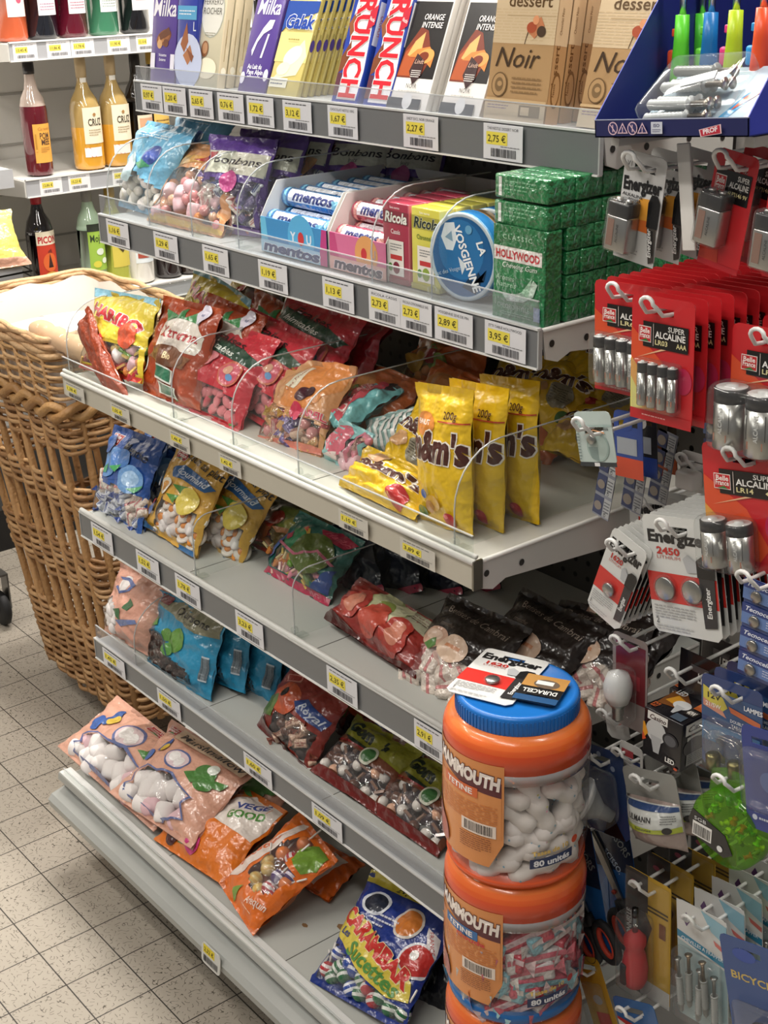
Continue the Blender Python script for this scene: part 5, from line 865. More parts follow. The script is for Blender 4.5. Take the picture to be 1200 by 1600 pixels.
for px, lb in ((141, 'left one of the two corked amber bottles with cream labels'), (186, 'right one of the two corked amber bottles with cream labels')):
    t = bt_(lb, px, 257, -1.5, L2, .295, .042, '#a98e58', '#d39a34', ('#cdb58c', 1), '#ece0c6', [('e', .5, .88, .16, .14, '#ece0c6'), ('t', 'CRUZ', .52, .5, .2, '#4a4436', {'b': .03, 'fit': .66}), ('ln', .2, .2, .8, .4, 3, '#a89878'), ('e', .5, .8, .07, .07, '#a87c48')], lz=(.07, .165), fill=.48, lw=1.5, sh=.56)
    mb = MB(); mb.sheet(lambda u, v: fm_cyl(.042, -.7, .035)(u*.05, v*.025, .0006), 10, 1, '#f0e8e0', 'paper')
    deco(mb, fm_cyl(.042, -.7, .035), .05, .025, [('p', [(.05, 1), (.3, 1), (.6, 0), (.35, 0)], '#c8584c')], 'paper', e0=.001); mb.build('small_label', t)
    mb = MB(); mb.sheet(lambda u, v: fm_cyl(.0135, -.8, .21)(u*.018, v*.03, .0008), 6, 1, '#e6e2d8', 'paper'); mb.build('neck_label', t)
bt_('black bottle with pale label partly behind the top sweets shelf', 224, 255, -1.5, L2, .29, .037, '#1c1612', '#1c1612', ('#201c1a', 1), '#e2d2b8', [('r', .1, .6, .9, .9, '#cfa07c'), ('ln', .1, .1, .9, .5, 5, '#7c6a58')], lz=(.05, .13))
bt_('dark bottle with golden label behind the mint shelf end', 250, 262, -1.5, L2, .29, .037, '#2a2018', '#2a2018', ('#c8a040', 0), '#d8b45c', [('ln', .1, .2, .9, .8, 5, '#7c5a28')], lz=(.05, .13))
for px, g_, c, lb, sp in ((18, '#c9603c', '#e8dcd8', 'orange-pink bottle with white berry label at the left of the upper bottle shelf', [('e', .3, .6, .18, .18, '#c8506c'), ('e', .6, .4, .14, .14, '#c8506c')]), (66, '#1a1c24', '#e6e2e4', 'black round-bottomed bottle with white label on the upper bottle shelf', [('ln', .1, .1, .9, .3, 3, '#b08aa0')]),
                      (113, '#5c1426', '#e6e0e4', 'crimson bottle with white label on the upper bottle shelf', [('ln', .1, .1, .9, .3, 3, '#b07a8a')]), (162, '#3f7a5c', '#e8e8e6', 'green clear bottle with white label on the upper bottle shelf', [('ln', .1, .1, .9, .3, 3, '#9aa8a0')]), (211, '#16161a', '#e4e0e0', 'black bottle with red and white label on the upper bottle shelf', [('r', .1, .5, .9, .9, '#c8343c'), ('ln', .2, .2, .8, .4, 2, '#c8707a')])):
    bt_(lb, px, 52, -1.5, L1, .29, .042, g_, g_, ('#222222', 0), c, sp, lz=(.06, .16), lw=1.3)
bt_('dark wine bottle with red cap and red orange label beside the wicker basket', 72, 450, -1.5, L3, .315, .038, '#120d10', '#120d10', ('#b0202c', 1), '#c43a22', [('r', 0, .74, 1, 1, '#e6dcc4'), ('t', 'PICON', .5, .78, .13, '#b8262c', {'b': .05, 'fit': .86}), ('p', [(.3, .3), (.45, .62), (.6, .66), (.7, .4), (.55, .3)], '#7c2418'), ('e', .5, .16, .25, .12, '#d8a04c'), ('e', .5, .4, .3, .4, '#d8642c'), ('p', [(.4, .3), (.5, .58), (.62, .3)], '#3a1c14')], lz=(.05, .19), lw=1.7)
bt_('pale green bottle with lime label reading Mojito and grey cap', 150, 450, -1.5, L3, .3, .037, '#a9c2a8', '#a9c2a8', ('#8f8f8c', 1), '#9cc04a', [('r', 0, .84, 1, 1, '#2c3428'), ('t', 'Mojito', .5, .62, .16, '#2c3c20', {'b': .01, 'fit': .8}), ('e', .55, .4, .2, .16, '#dfe8d8'), ('e', .35, .14, .2, .16, '#d8cf4a'), ('e', .75, .2, .16, .14, '#e4ecd8')], lz=(.06, .19), lw=1.6)
bt_('yellow-green bottle with yellow label right of the pale green bottle', 185, 450, -1.5, L3, .28, .04, '#b4b84a', '#b4b84a', ('#caa84c', 0), '#d6c454', [('r', 0, .7, 1, .95, '#e4dc9c'), ('p', [(.2, .6), (.8, .6), (.5, .4)], '#4a3c20')], lz=(.06, .16))
bt_('white bottle with blossom picture on its label beside the basket', 222, 450, -1.5, L3, .27, .04, '#e4e0d8', '#e4e0d8', ('#e0dcd4', 0), '#dfe6ea', [('e', .5, .55, .3, .3, '#e4b4b0'), ('e', .5, .4, .32, .3, '#ece0dc'), ('r', .1, .1, .9, .2, '#a84c3c')], lz=(.06, .2), lw=1.7)
bt_('dark bottle with red-rimmed white oval label low behind the mint shelf', 266, 445, -1.5, L3, .28, .037, '#1c1216', '#1c1216', ('#222222', 0), '#2a1418', [('e', .5, .5, .45, .42, '#b8303c'), ('e', .5, .5, .38, .36, '#e6e0e0')], lz=(.07, .2), lw=1.6)
bt_('dark bottle at the far end of the lowest visible bottle shelf', 300, 445, -1.5, L3, .28, .037, '#2a1c16', '#2a1c16', ('#caa040', 0), '#c8b48c', [('ln', .1, .2, .9, .8, 4, '#6a5a48')], lz=(.07, .16))
for a, b_, z, pr, py in ((20, 58, L1, '13,45 €', 78), (73, 110, L1, '11,86 €', 75), (111, 147, L1, '11,78 €', 72), (168, 203, L1, '11,90 €', 70), (213, 240, L1, '12,10 €', 66), (62, 97, L2, '12,86 €', 288), (107, 141, L2, '15,23 €', 284), (176, 205, L2, '14,90 €', 278)):
    y0 = at(a, py, X=XF+.005).y; y1 = at(b_, py, X=XF+.005).y; W = y1-y0; H = .04
    mb = MB().box(XF+.0042, XF+.0048, y0, y1, z-.043, z-.003, '#e4e2e4', 'paper')
    deco(mb, fm_right(XF+.0048, y0, z-.043), W, H, [('r', .1, .42, .6, .78, '#e0cf58'), ('t', pr, .35, .5, .18, '#4a4420', {'b': .01, 'fit': .42}), ('bar', .15, .1, .85, .3, '#55555a'), ('ln', .1, .84, .9, .92, 1, '#888888')], 'paper')
    tag(mb.build('price_tag'), 'price tag reading ' + pr + ' on the ' + ('upper' if z == L1 else 'middle') + ' bottle shelf', 'price tag', 'price tags on the bottle shelves')
# display with crisps bag at the left edge
t = thing('wire_display', 'grey display ledge with black wire front at the left edge before the red-capped bottle', 'display', group=None)
XW = -1.15
zz = at(10, 440, X=XW).z; y1 = at(36, 430, X=XW).y
MB().box(XW-.25, XW, y1-.5, y1, zz-.004, zz+.03, '#b4b5b8', 'paint').build('ledge', t)
mb = MB()
for k in range(4): mb.tube([(XW-.1, y1+.02, zz-.02+k*.016), (XW+.01, y1+.02, zz-.03+k*.016), (XW+.02, y1-.5, zz-.04+k*.016)], .0025, 5, '#33322f', 'metal')
mb.build('wire_front', t)
m, W, H = pose3(zz+.05, y1-.1, 60, (-40, 400), (44, 432), (-40, 350))
t = bag('snack_bag', 'pale yellow snack bag lying on the ledge at the left edge of the picture', 'snack bag', frame(Vector((XW-.02, y1-.34, zz+.035)), Vector((.1, 1, 0)), Vector((-.6, 0, .7))), .36, .16, .07, '#e2cf6c', [('e', .7, .4, .14, .14, '#eadfb0'), ('e', .8, .5, .03, .03, '#4f7a4a'), ('r', 0, 0, 1, .12, '#dca890'), ('ln', .5, .7, .9, .8, 1, '#7c5a2c')], seed=90)
# ================================================ WICKER BASKET
def bk_path(z, off=0, n=120):
    t_ = (z-.1)/.78; xl = -.66 - .24*t_ - off; xr = -.235 - .15*t_ + off; yn = .235 - .03*t_ - off; yf = .50 + .07*t_ + off; r = .035
    P = []; c = [(xl+r, yn+r, PI), (xr-r, yn+r, 1.5*PI), (xr-r, yf-r, 0), (xl+r, yf-r, .5*PI)]
    for cx, cy, a0 in c:
        for k in range(6): a = a0 + k/5*PI/2; P.append(Vector((cx + r*math.cos(a), cy + r*math.sin(a), z)))
    L = [0]
    for i in range(len(P)): L.append(L[-1] + (P[(i+1) % len(P)]-P[i]).length)
    out = []; j = 0
    for k in range(n):
        s = L[-1]*k/n
        while L[j+1] < s: j += 1
        a, b_ = P[j], P[(j+1) % len(P)]; out.append(a.lerp(b_, (s-L[j])/max(1e-9, L[j+1]-L[j])))
    return out
NS = 27
def weave(zs, r, amp, cols, per=7, jit=.0):
    mb = MB(); N = NS*per; rnd = random.Random(3)
    for q, z in enumerate(zs):
        base = bk_path(z, 0, N); cen = sum(base, Vector())/N; pts = []
        for k, p in enumerate(base):
            d = Vector((p.x-cen.x, p.y-cen.y, 0)).normalized(); s = math.sin(PI*k/per + PI*(q % 2))
            pts.append(p + d*amp*s + Vector((0, 0, noise.noise(Vector((k*.05, q*3.1, 0)))*jit)))
        mb.tube(pts, r, 5, rnd.choice(cols), 'wicker', closed=True)
    return mb
wc = ['#a88259', '#977148', '#b48e62', '#8a643d']
t = thing('wicker_basket', 'tall woven wicker bread basket standing at the left end of the sweets shelves', 'basket')
def zr(a, b, s): return [a + s*k for k in range(int((b-a)/s)+1)]
weave(zr(.835, .872, .009), .0065, .004, ['#c8a47a', '#b9926a'], jit=.006).build('rim', t)
weave(zr(.752, .828, .0105), .0036, .006, ['#c9a478', '#b8905f']).build('open_weave_band', t)
mb = MB()
for s_ in (0, 1):
    base = bk_path(.725, .006, 300); pts = [p + Vector((0, 0, .012*math.sin(k*.3 + s_*PI))) + Vector((.006*math.cos(k*.3+s_*PI), -.006*math.cos(k*.3+s_*PI), 0)) for k, p in enumerate(base)]
    mb.tube(pts, .0105, 6, ('#a9814f', '#987042')[s_], 'wicker', closed=True)
mb.build('braided_band', t)
for za, zb in ((.645, .705), (.515, .572), (.335, .42), (.075, .245)): weave(zr(za, zb, .0074), .0047, .0102, wc, jit=.008).build('woven_band', t)
rnd = random.Random(5)
for k in range(NS):
    pts = [bk_path(z, 0, NS)[k] for z in (.07, .2, .4, .6, .75, .86)]
    MB().tube(pts, [.0085, .009, .009, .0085, .005, .004], 6, rnd.choice(['#a98052', '#9a7347', '#b38a5c']), 'wicker').build('stake', t)
bp = bk_path(.085, -.004, 60); MB().add([tuple(p) for p in bp], [list(range(60))], '#8a6238', 'wicker').build('base', t)
mb = MB()
bs_ = bk_path(.738, -.012, 60); tp = bk_path(.86, -.012, 60)
mb.add([tuple(p) for p in bs_] + [tuple(p + Vector((0, 0, .006*math.sin(k*1.3)))) for k, p in enumerate(tp)], [(k, (k+1) % 60, 60+(k+1) % 60, 60+k) for k in range(60)], '#ded6cd', 'paper', True)
mb.build('paper_lining', t)
# bread
P0 = at(30, 516, Z=.875); P1 = at(125, 560, Z=.85)
t = thing('baguette', 'baguette in a clear plastic sleeve poking up at the basket rim', 'baguette')
pts = [P0.lerp(P1, k/10) + Vector((0, .03, 0)) for k in range(11)]
MB().tube(pts, [.012]+[.022+.003*math.sin(k*2.4) for k in range(9)]+[.012], 12, '#d6b088', 'sweet').build('loaf', t)
MB().tube([p + Vector((0, 0, .001)) for p in pts], [.018]+[.028+.003*math.sin(k*1.7) for k in range(9)]+[.02], 12, m='clear').build('sleeve', t)
P2 = at(30, 560, Z=.80)
mb = MB().sheet(lambda u, v: Vector((-.80+.36*u, .28+.22*v, .80 + .012*math.sin(u*7+v*3) - .02*v*(1-v))), 14, 8, '#e6e0da', 'paper')
tag(mb.build('paper_bag'), 'white paper bag lying open inside the wicker basket', 'paper bag')
for k, (x, y, z, s, lb) in enumerate(((-.36, .34, .15, 1, 'nearest the basket corner'), (-.48, .38, .15, 1.1, 'in the middle of the basket bottom'), (-.42, .42, .22, 1, 'resting on the two lower loaves'))):
    prof = [(.0, -.05), (.03, -.045), (.05, -.02), (.055, .01), (.045, .035), (.02, .05), (0, .052)]
    tag(MB().lathe([(r*s, z_*s) for r, z_ in prof], 18, '#c8803c', 'sweet', sx=1.25).build('bread_loaf', mw=Tm((x, y, z))), 'orange-brown bread loaf seen through the basket slats, ' + lb, 'bread', 'loaves in the basket')
# trolley wheel at left edge
c = at(-4, 905, X=-1.0)
t = thing('trolley_wheel', 'black trolley wheel on its bracket at the left edge of the floor', 'wheel', loc=(c.x, c.y, .045))
MB().lathe([(.0, -.012), (.036, -.012), (.045, -.006), (.045, .006), (.036, .012), (0, .012)], 20, '#1a1a1c', 'rubber', T=Matrix.Rotation(PI/2, 4, 'X')).build('tyre', t)
MB().box(-.02, .02, -.02, -.016, 0, .09, '#8a8a8a', 'metal').box(-.02, .02, .016, .02, 0, .09, '#8a8a8a', 'metal').box(-.02, .02, -.02, .02, .09, .095, '#8a8a8a', 'metal').build('fork', t)
# ================================================ HOOKS, BATTERIES AND HARDWARE
def hook(x, z, yf, label, wd=.010, up=.017, lean=.006):
    y1 = YB - .001
    pts = [(x-wd, y1, z), (x-wd, yf+.01, z-.001), (x-wd, yf, z), (x-wd*.9, yf-.008, z+up*.5)] + [(x - wd*.75*math.cos(PI*k/6), yf-.010-lean*.3, z+up*.72+up*.34*math.sin(PI*k/6)) for k in range(7)] + [(x+wd*.9, yf-.008, z+up*.5), (x+wd, yf, z), (x+wd, yf+.01, z-.001), (x+wd, y1, z)]
    t = thing('display_hook', label, 'hook', group='white double-wire display hooks')
    MB().tube(pts, .0021, 7, '#dededc', 'paint').build('wire', t)
    MB().box(x-.022, x+.022, YB-.006, YB-.001, z-.012, z+.012, '#cfcfcd', 'paint').build('back_plate', t)
    return t
def cardmesh(W, H, th=.0008, hole=(.5, .014), hw=.0135, hh=.0035, r=.006, front='#ffffff', backc='#d8d8d6', mat='gloss', mb=None):
    mb = mb or MB(); cx = W*hole[0]; z1 = H-hole[1]+hh; z0 = H-hole[1]-hh; c = r
    P = [[(c, 0), (W-c, 0), (W, c), (W, z0), (0, z0), (0, c)], [(0, z0), (cx-hw, z0), (cx-hw, z1), (0, z1)], [(cx+hw, z0), (W, z0), (W, z1), (cx+hw, z1)], [(0, z1), (W, z1), (W, H-c), (W-c*.3, H-c*.3), (W-c, H), (c, H), (c*.3, H-c*.3), (0, H-c)]]
    for p in P: mb.prism(p, 0, th, front, mat)
    return mb
def pose_c(Y, BL, BR, TL): return pose3(0, Y, 0, BL, BR, TL)
def hookpt(mw, W, H, hole=.014): return mw @ Vector((W/2, 0, H-hole))
def cyl_batt(L, r, top='#1c1c1e', body='#b9b9b6', label='#2a2a2c', txt='ALCALINE'):
    mb = MB().lathe([(0, 0), (r*.9, 0), (r, .001), (r, L*.74)], 16, body, 'metal').lathe([(r, L*.74), (r, L*.95), (r*.9, L*.965), (r*.36, L*.965), (r*.36, L), (0, L)], 16, top, 'plastic', cols=[top, top, '#c8c8c6', '#c8c8c6', '#c8c8c6'])
    f = fm_cyl(r, -PI/2-.7, 0)
    deco(mb, f, r*1.4, L, [('r', 0, .28, .9, .68, label), ('t', txt, .6, .48, .06*L/.045*0+.07, '#d8d8d6', {'a': PI/2, 'b': .02}), ('r', .1, .14, .8, .26, '#a8705c')], 'plastic', e0=.0002)
    return mb
def blister(W, H, D, x0, z0, r=.008, m='blister'):
    return MB().rbox(x0, x0+W, -D, -.0002, z0, z0+H, r, '#ffffff', m, seg=3)
def bfspec(kind, code, n=''):
    s = [('p', [(0, .0), (0, .74), (.5, .5), (.75, .2), (.55, 0)], '#d8502c'), ('p', [(0, .08), (0, .5), (.3, .3), (.4, .1)], '#dfa04a'), ('p', [(0, .08), (0, .34), (.16, .2), (.2, .1)], '#dfd87c'), ('r', 0, 0, 1, .085, '#b8232a'), ('e', .85, .38, .14, .17, '#b82c50'), ('ln', .2, .03, .6, .055, 1, '#e0a09c'),
         ('p', [(.1, .5), (.5, .6), (.9, .66), (.5, .585)], '#e8b890'), ('r', .2, .6, .92, .8, '#161315'), ('t', 'SUPER', .73, .745, .042, '#e8e6e2', {'b': .02, 'fit': .26}), ('t', 'ALCALINE', .64, .685, .052, '#f0eeea', {'b': .03, 'fit': .48}), ('t', code, .5, .63, .04, '#d8cf9a', {'b': .03, 'fit': .2}), ('t', n, .82, .63, .04, '#d8cf9a', {'b': .03, 'fit': .16}), ('r', .37, .615, .376, .79, '#e8d8d0')] + BF(.24, .7, .1, '#c22a30')
    return [e for e in s if not (e[0] == 't' and e[1] == '')]
def cardpack(name, label, cat, Y, BL, BR, TL, spec, front, build_extra, n=1, dy=.016, behind=(), group=None, backc=None, dx=0, rz=0, jitter=.02, hookit=True, hole=.014, wh=None, mat='gloss', hooklab=None, dz=0):
    m, W, H = pose_c(Y, BL, BR, TL)
    if wh: W, H = wh
    t = thing(name, label, cat, mw=m, group=group or (cat + 's: ' + label.split(',')[0][:40]))
    mb = cardmesh(W, H, front=front, hole=(.5, hole), mat=mat); deco(mb, fm_front(0, 0, 0), W, H, spec, mat); mb.build('backing_card', t)
    build_extra(t, W, H)
    rnd = random.Random(int(BL[0])); hp = hookpt(m, W, H, hole)
    for k in range(1, n):
        q = Matrix.Translation((dx*k, dy*k, dz*k)); a = rnd.uniform(-jitter, jitter) + rz*k
        mm = q @ Matrix.Translation(hp) @ Matrix.Rotation(a, 4, 'Y') @ Matrix.Translation(-hp) @ m
        copytree(t, behind[min(k-1, len(behind)-1)], mw=mm)
    if hookit: hook(hp.x, hp.z-.001+.0015, hp.y-.012, hooklab or 'white double-wire hook carrying the ' + ' '.join(label.split(',')[0].split()[:7]))
    return t, m, W, H
def putb(t, mb, name, T): o = mb.build(name, t); o.matrix_local = T; return o
def cyls(n, L, r, x0, z0, dx, **k):
    def f(t, W, H):
        mb = cyl_batt(L, r, **k)
        for i in range(n): putb(t, mb, 'battery', Tm((x0*W + i*dx, -r-.001, z0*H), rz=.25*(i % 2)))
        blister(dx*(n-1)+2*r+.006, L+.006, 2*r+.004, x0*W-r-.003, z0*H-.003, r*.7).build('blister', t)
    return f
# AA packs
cardpack('battery_pack', 'red AA battery card with four cells, front one left of the AAA card', 'battery pack', .17, (930, 606), (1034, 630), (934, 436), bfspec(0, 'LR6', 'AA'), '#c4262c',
         cyls(4, .0505, .0072, .16, .1, .0155), n=12, dy=.0175, behind=['red AA battery card in the row right behind the front AA card', 'red AA battery card in the middle of the AA row', 'red AA battery card further back in the AA row', 'red AA battery card deep in the AA row'], group='red AA battery cards')
cardpack('battery_pack', 'red AAA battery card with four cells, tilted at the front of its row', 'battery pack', .12, (985, 650), (1080, 675), (1018, 462), bfspec(0, 'LR03', 'AAA'), '#c4262c',
         cyls(4, .0445, .0053, .26, .14, .0125), n=14, dy=.0165, behind=['red AAA battery card right behind the tilted front AAA card', 'red AAA battery card, third in the AAA row', 'red AAA battery card in the middle of the AAA row', 'red AAA battery card deep in the AAA row'], group='red AAA battery cards', dx=.002)
cardpack('battery_pack', 'red card holding two fat D cells at the right picture edge', 'battery pack', .15, (1138, 690), (1262, 722), (1130, 500), bfspec(0, 'LR20', 'D'), '#c4262c',
         cyls(2, .0615, .0165, .17, .02, .036), n=3, dy=.045, behind=['red D-cell battery card behind the front D-cell card'], group='red D-cell battery cards')
cardpack('battery_pack', 'red card holding two C cells below the D cells at the right edge', 'battery pack', .14, (1108, 878), (1240, 905), (1120, 692), bfspec(0, 'LR14', 'C'), '#c4262c',
         cyls(2, .05, .013, .2, .03, .031), n=2, dy=.04, behind=['red C-cell battery card behind the front C-cell card'], group='red C-cell battery cards')
def nine(x0, z0, col='#1b1b1d'):
    def f(t, W, H):
        mb = MB().rbox(0, .0265, -.0175, 0, 0, .034, .0015, '#b9b7b4', 'metal').rbox(0, .0265, -.0175, 0, .034, .0475, .0015, '#1c1b1d', 'plastic').lathe([(.0035, 0), (.0035, .003), (0, .003)], 8, '#c8c6c2', 'metal', T=Tm((.007, -.009, .0475))).lathe([(.0035, 0), (.0035, .003), (0, .003)], 8, '#c8c6c2', 'metal', T=Tm((.0195, -.009, .0475)))
        deco(mb, fm_front(0, 0, -.0175), .0265, .0475, [('r', .1, .1, .4, .65, '#8c6a5c'), ('t', 'ALCALINE', .62, .38, .06, '#333333', {'a': PI/2})], 'plastic')
        putb(t, mb, 'nine_volt_battery', Tm((x0*W, -.001, z0*H)))
        blister(.031, .053, .021, x0*W-.002, z0*H-.002, .005).build('blister', t)
    return f
cardpack('battery_pack', 'red nine-volt battery card right of the white hanging strip, front one', 'battery pack', .16, (1089, 408), (1151, 432), (1090, 218), [e for e in bfspec(0, '6LP3146', '9V')][:0] + [('p', [(0, 0), (0, .6), (.4, .3), (.5, 0)], '#c8402c'), ('r', .0, 0, 1, .05, '#b02028'), ('r', .08, .58, .92, .84, '#161315'), ('t', 'SUPER', .74, .77, .045, '#e8e6e2', {'b': .02, 'fit': .28}), ('t', 'ALCALINE', .66, .705, .05, '#f0eeea', {'b': .03, 'fit': .46}), ('t', '6LP3146 9V', .66, .64, .036, '#d8cf9a', {'b': .02, 'fit': .46})] + BF(.22, .71, .13, '#c22a30'), '#c4262c',
         nine(.06, .22), n=3, dy=.04, behind=['red nine-volt battery card behind the front nine-volt card', 'red nine-volt battery card, last of three'], group='red nine-volt battery cards')
cardpack('battery_pack', 'red nine-volt battery card cut off by the right picture edge', 'battery pack', .12, (1182, 428), (1250, 448), (1180, 238), [('r', .3, .58, .95, .84, '#161315'), ('t', 'ALCALINE', .66, .705, .05, '#f0eeea', {'b': .03, 'fit': .46})] + BF(.26, .71, .13, '#c22a30'), '#c4262c', nine(.06, .1), n=1)
# white strip
m, W, H = pose_c(.15, (1066, 392), (1086, 392), (1064, 224)); tag(MB().rbox(0, W, 0, .003, 0, H, .001, '#e2e0dc', 'plastic').build('plastic_strip', mw=m), 'narrow white plastic strip hanging between the two nine-volt rows', 'strip')
# 9V white cards
ev = [('r', 0, 0, 1, .3, '#b9b9b7'), ('p', [(.35, .3), (.95, .3), (.95, .62), (.5, .6), (.35, .52)], '#dc9a3a'), ('p', [(.4, .3), (.95, .3), (.95, .42), (.4, .4)], '#cf6a2c'), ('t', 'Energizer', .5, .66, .12, '#17171a', {'b': .06, 'cx': .7, 'fit': .92, 'a': .06}), ('t', 'ALKALINE', .3, .59, .03, '#222222', {'b': .02, 'fit': .5}), ('t', 'POWER', .36, .55, .03, '#222222', {'b': .02, 'fit': .3}), ('t', 'V1', .15, .86, .05, '#222222'),
      ('p', [(.72, .36), (.7, .58), (.76, .66), (.9, .66), (.98, .6), (.98, .36)], '#141416'), ('p', [(.74, .36), (.96, .36), (1, .06), (.88, .03)], '#3a3532'), ('p', [(.76, .34), (.9, .34), (.97, .12), (.9, .1)], '#1a1717'), ('t', 'Energizer', .88, .22, .05, '#dcdcda', {'a': 1.75, 'sh': .2, 'b': .03}), ('ln', .05, .03, .6, .12, 3, '#8a8a8a')]
cardpack('battery_pack', 'white card with big black lettering and a nine-volt battery, front of three', 'battery pack', .14, (958, 398), (1020, 420), (951, 224), ev, '#c9c9c8', nine(.03, .1), n=3, dy=.03, dx=.006, behind=['white black-lettered nine-volt card, second of three', 'white black-lettered nine-volt card, last of three next to the strip'], group='white nine-volt battery cards', hooklab='white double-wire hook through the front white nine-volt card')
# watch cell card etc
def coin(x, z, r, col='#a9a9a6'):
    def f(t, W, H):
        mb = MB().lathe([(0, -.0016), (r*.96, -.0016), (r, -.001), (r, .001), (r*.9, .0016), (0, .0016)], 24, col, 'metal')
        for i, (a, b_) in enumerate(zip(x, z)): putb(t, mb, 'button_cell', Tm((a*W, -.003, b_*H), rx=PI/2)); putb(t, MB().lathe([(r*1.25, 0), (r*1.2, .004), (r*1.0, .0055), (0, .0058)], 20, '#ffffff', 'blister'), 'blister', Tm((a*W, 0, b_*H), rx=PI/2))
    return f
cardpack('watch_battery_card', 'small pale green watch battery card with round dial, right of the yellow heap', 'battery pack', .12, (908, 728), (965, 730), (913, 643), [('r', 0, .0, 1, .08, '#2c3238'), ('r', .4, .005, .54, .07, '#dddddd'), ('r', .12, .72, 1, .76, '#9cb0ac'), ('t', 'Camelion', .72, .66, .06, '#222222', {'b': .02, 'fit': .36}), ('e', .56, .36, .3, .3, '#98aca6'), ('e', .56, .36, .26, .26, '#a9bab4'), ('p', [(.56, .36), (.3, .36), (.36, .16), (.56, .1)], '#7d8f8c'), ('ln', .02, .1, .1, .9, 14, '#6a7c7a'), ('e', .45, .5, .07, .07, '#dfe8e6'), ('p', [(.2, .56), (.5, .66), (.8, .6), (.8, .63), (.5, .68)], '#d8a078')], '#b4c2be', coin((.45,), (.5,), .005), hole=.02, n=1)
for k, (px, col, c2, lb) in enumerate(((968, '#26438c', '#c8482c', 'blue and red card behind the pale green watch battery card'), (990, '#1c1c22', '#27408a', 'black blister card, second behind the watch battery card'), (1006, '#241a1a', '#a84a24', 'dark card with orange lower part below the AAA row'), (1020, '#241a1a', '#a84a24', 'dark card with orange lower part, last below the AAA row'))):
    cardpack('hanging_card', lb, 'hanging card', .19+.045*k, (px-6, 742-3*k), (px+38, 752-3*k), (px-2, 640-3*k), [('r', 0, 0, 1, .3, c2), ('r', .1, .35, .8, .6, '#9aa0a8' if k < 2 else '#5c2c1c'), ('e', .5, .8, .16, -1, '#c8c8c8' if k == 1 else col)], col, lambda t, W, H: None, hookit=(k == 3))
# slanting strips of button cells
for k, (a, b_, c, lb) in enumerate((((925, 800), (950, 815), (1012, 700), 'lowest and leftmost'), ((970, 790), (1000, 806), (1050, 690), 'middle one'), ((1012, 775), (1040, 790), (1075, 690), 'rightmost, partly behind the others'))):
    m, W, H = pose_c(.2+.04*k, a, b_, c)
    mb = MB().box(0, W, 0, .0007, 0, H, '#8c8f9a', 'gloss'); sp = []
    for j in range(4): sp += [('r', 0, .02+j*.25, .55, .23+j*.25, '#3a4266'), ('r', .6, .02+j*.25, 1, .23+j*.25, '#b4b6b8'), ('ln', .62, .06+j*.25, .95, .2+j*.25, 4, '#55585e'), ('t', 'CR', .8, .05+j*.25, .03, '#222222', {'a': PI/2}), ('e', .28, .12+j*.25, .22, .22, '#8a8078')]
    deco(mb, fm_front(0, 0, 0), W, H, sp, 'gloss'); tag(mb.build('button_cell_strip', mw=m), 'slanting grey strip of button cells below the red cards, ' + lb, 'battery strip', 'slanting button-cell strips')
# lithium cards
def lith(num, red=(.28, .6), n2=False):
    s = [('r', 0, .27, 1, .52, '#c8302a'), ('t', 'Energizer', .5, .78, .12 if not n2 else .1, '#17171a', {'b': .06, 'fit': .9}), ('t', num, .34, .68, .06, '#b8322c', {'b': .05, 'fit': .34}), ('t', 'LITHIUM', .34, .64, .03, '#b86a60', {'fit': .34}), ('ln', .05, .12, .65, .24, 5, '#a0a0a0'), ('ln', .05, .02, .6, .07, 2, '#b0b0b0'), ('t', '2' if n2 else '1', .08, .08, .05, '#222222'),
         ('p', [(.6, .55), (.55, .66), (.62, .7), (.8, .62), (.8, .56)], '#aeb0b2')]
    return s + [('p', [(.74, .52), (.74, .66), (.82, .7), (.94, .7), (1, .66), (.98, .52)], '#141416'), ('p', [(.76, .52), (.98, .52), (.96, .12), (.78, .1)], '#2c2a2c'), ('t', 'Energizer', .9, .32, .05, '#e0e0de', {'a': PI/2, 'b': .03, 'fit': .3*1.2})]
cardpack('battery_pack', 'white and red lithium cell card numbered 1620, front of a fanned row', 'battery pack', .12, (916, 944), (966, 988), (940, 806), lith('1620'), '#cfd0cd', coin((.44,), (.36,), .0075), n=10, dy=.0085, behind=['white lithium cell card with black edge in the fanned 1620 row', 'white lithium cell card deeper in the fanned 1620 row'], group='white 1620 lithium cards', jitter=.01)
cardpack('battery_pack', 'white and red lithium card numbered 2450 with two coin cells', 'battery pack', .13, (1023, 984), (1130, 1006), (1036, 806), lith('2450', n2=True), '#cfd0cd', coin((.26, .66), (.39, .4), .0125), n=8, dy=.011, behind=['white lithium card in the row behind the 2450 card'], group='white 2450 lithium cards', jitter=.01)
cardpack('battery_pack', 'white lithium card half hidden between the 1620 and 2450 cards', 'battery pack', .3, (990, 905), (1068, 925), (998, 770), lith('1620'), '#cfd0cd', lambda t, W, H: None, n=2, dy=.02, behind=['white lithium card hidden behind the 1620 and 2450 rows'], group='hidden 1620 lithium cards')
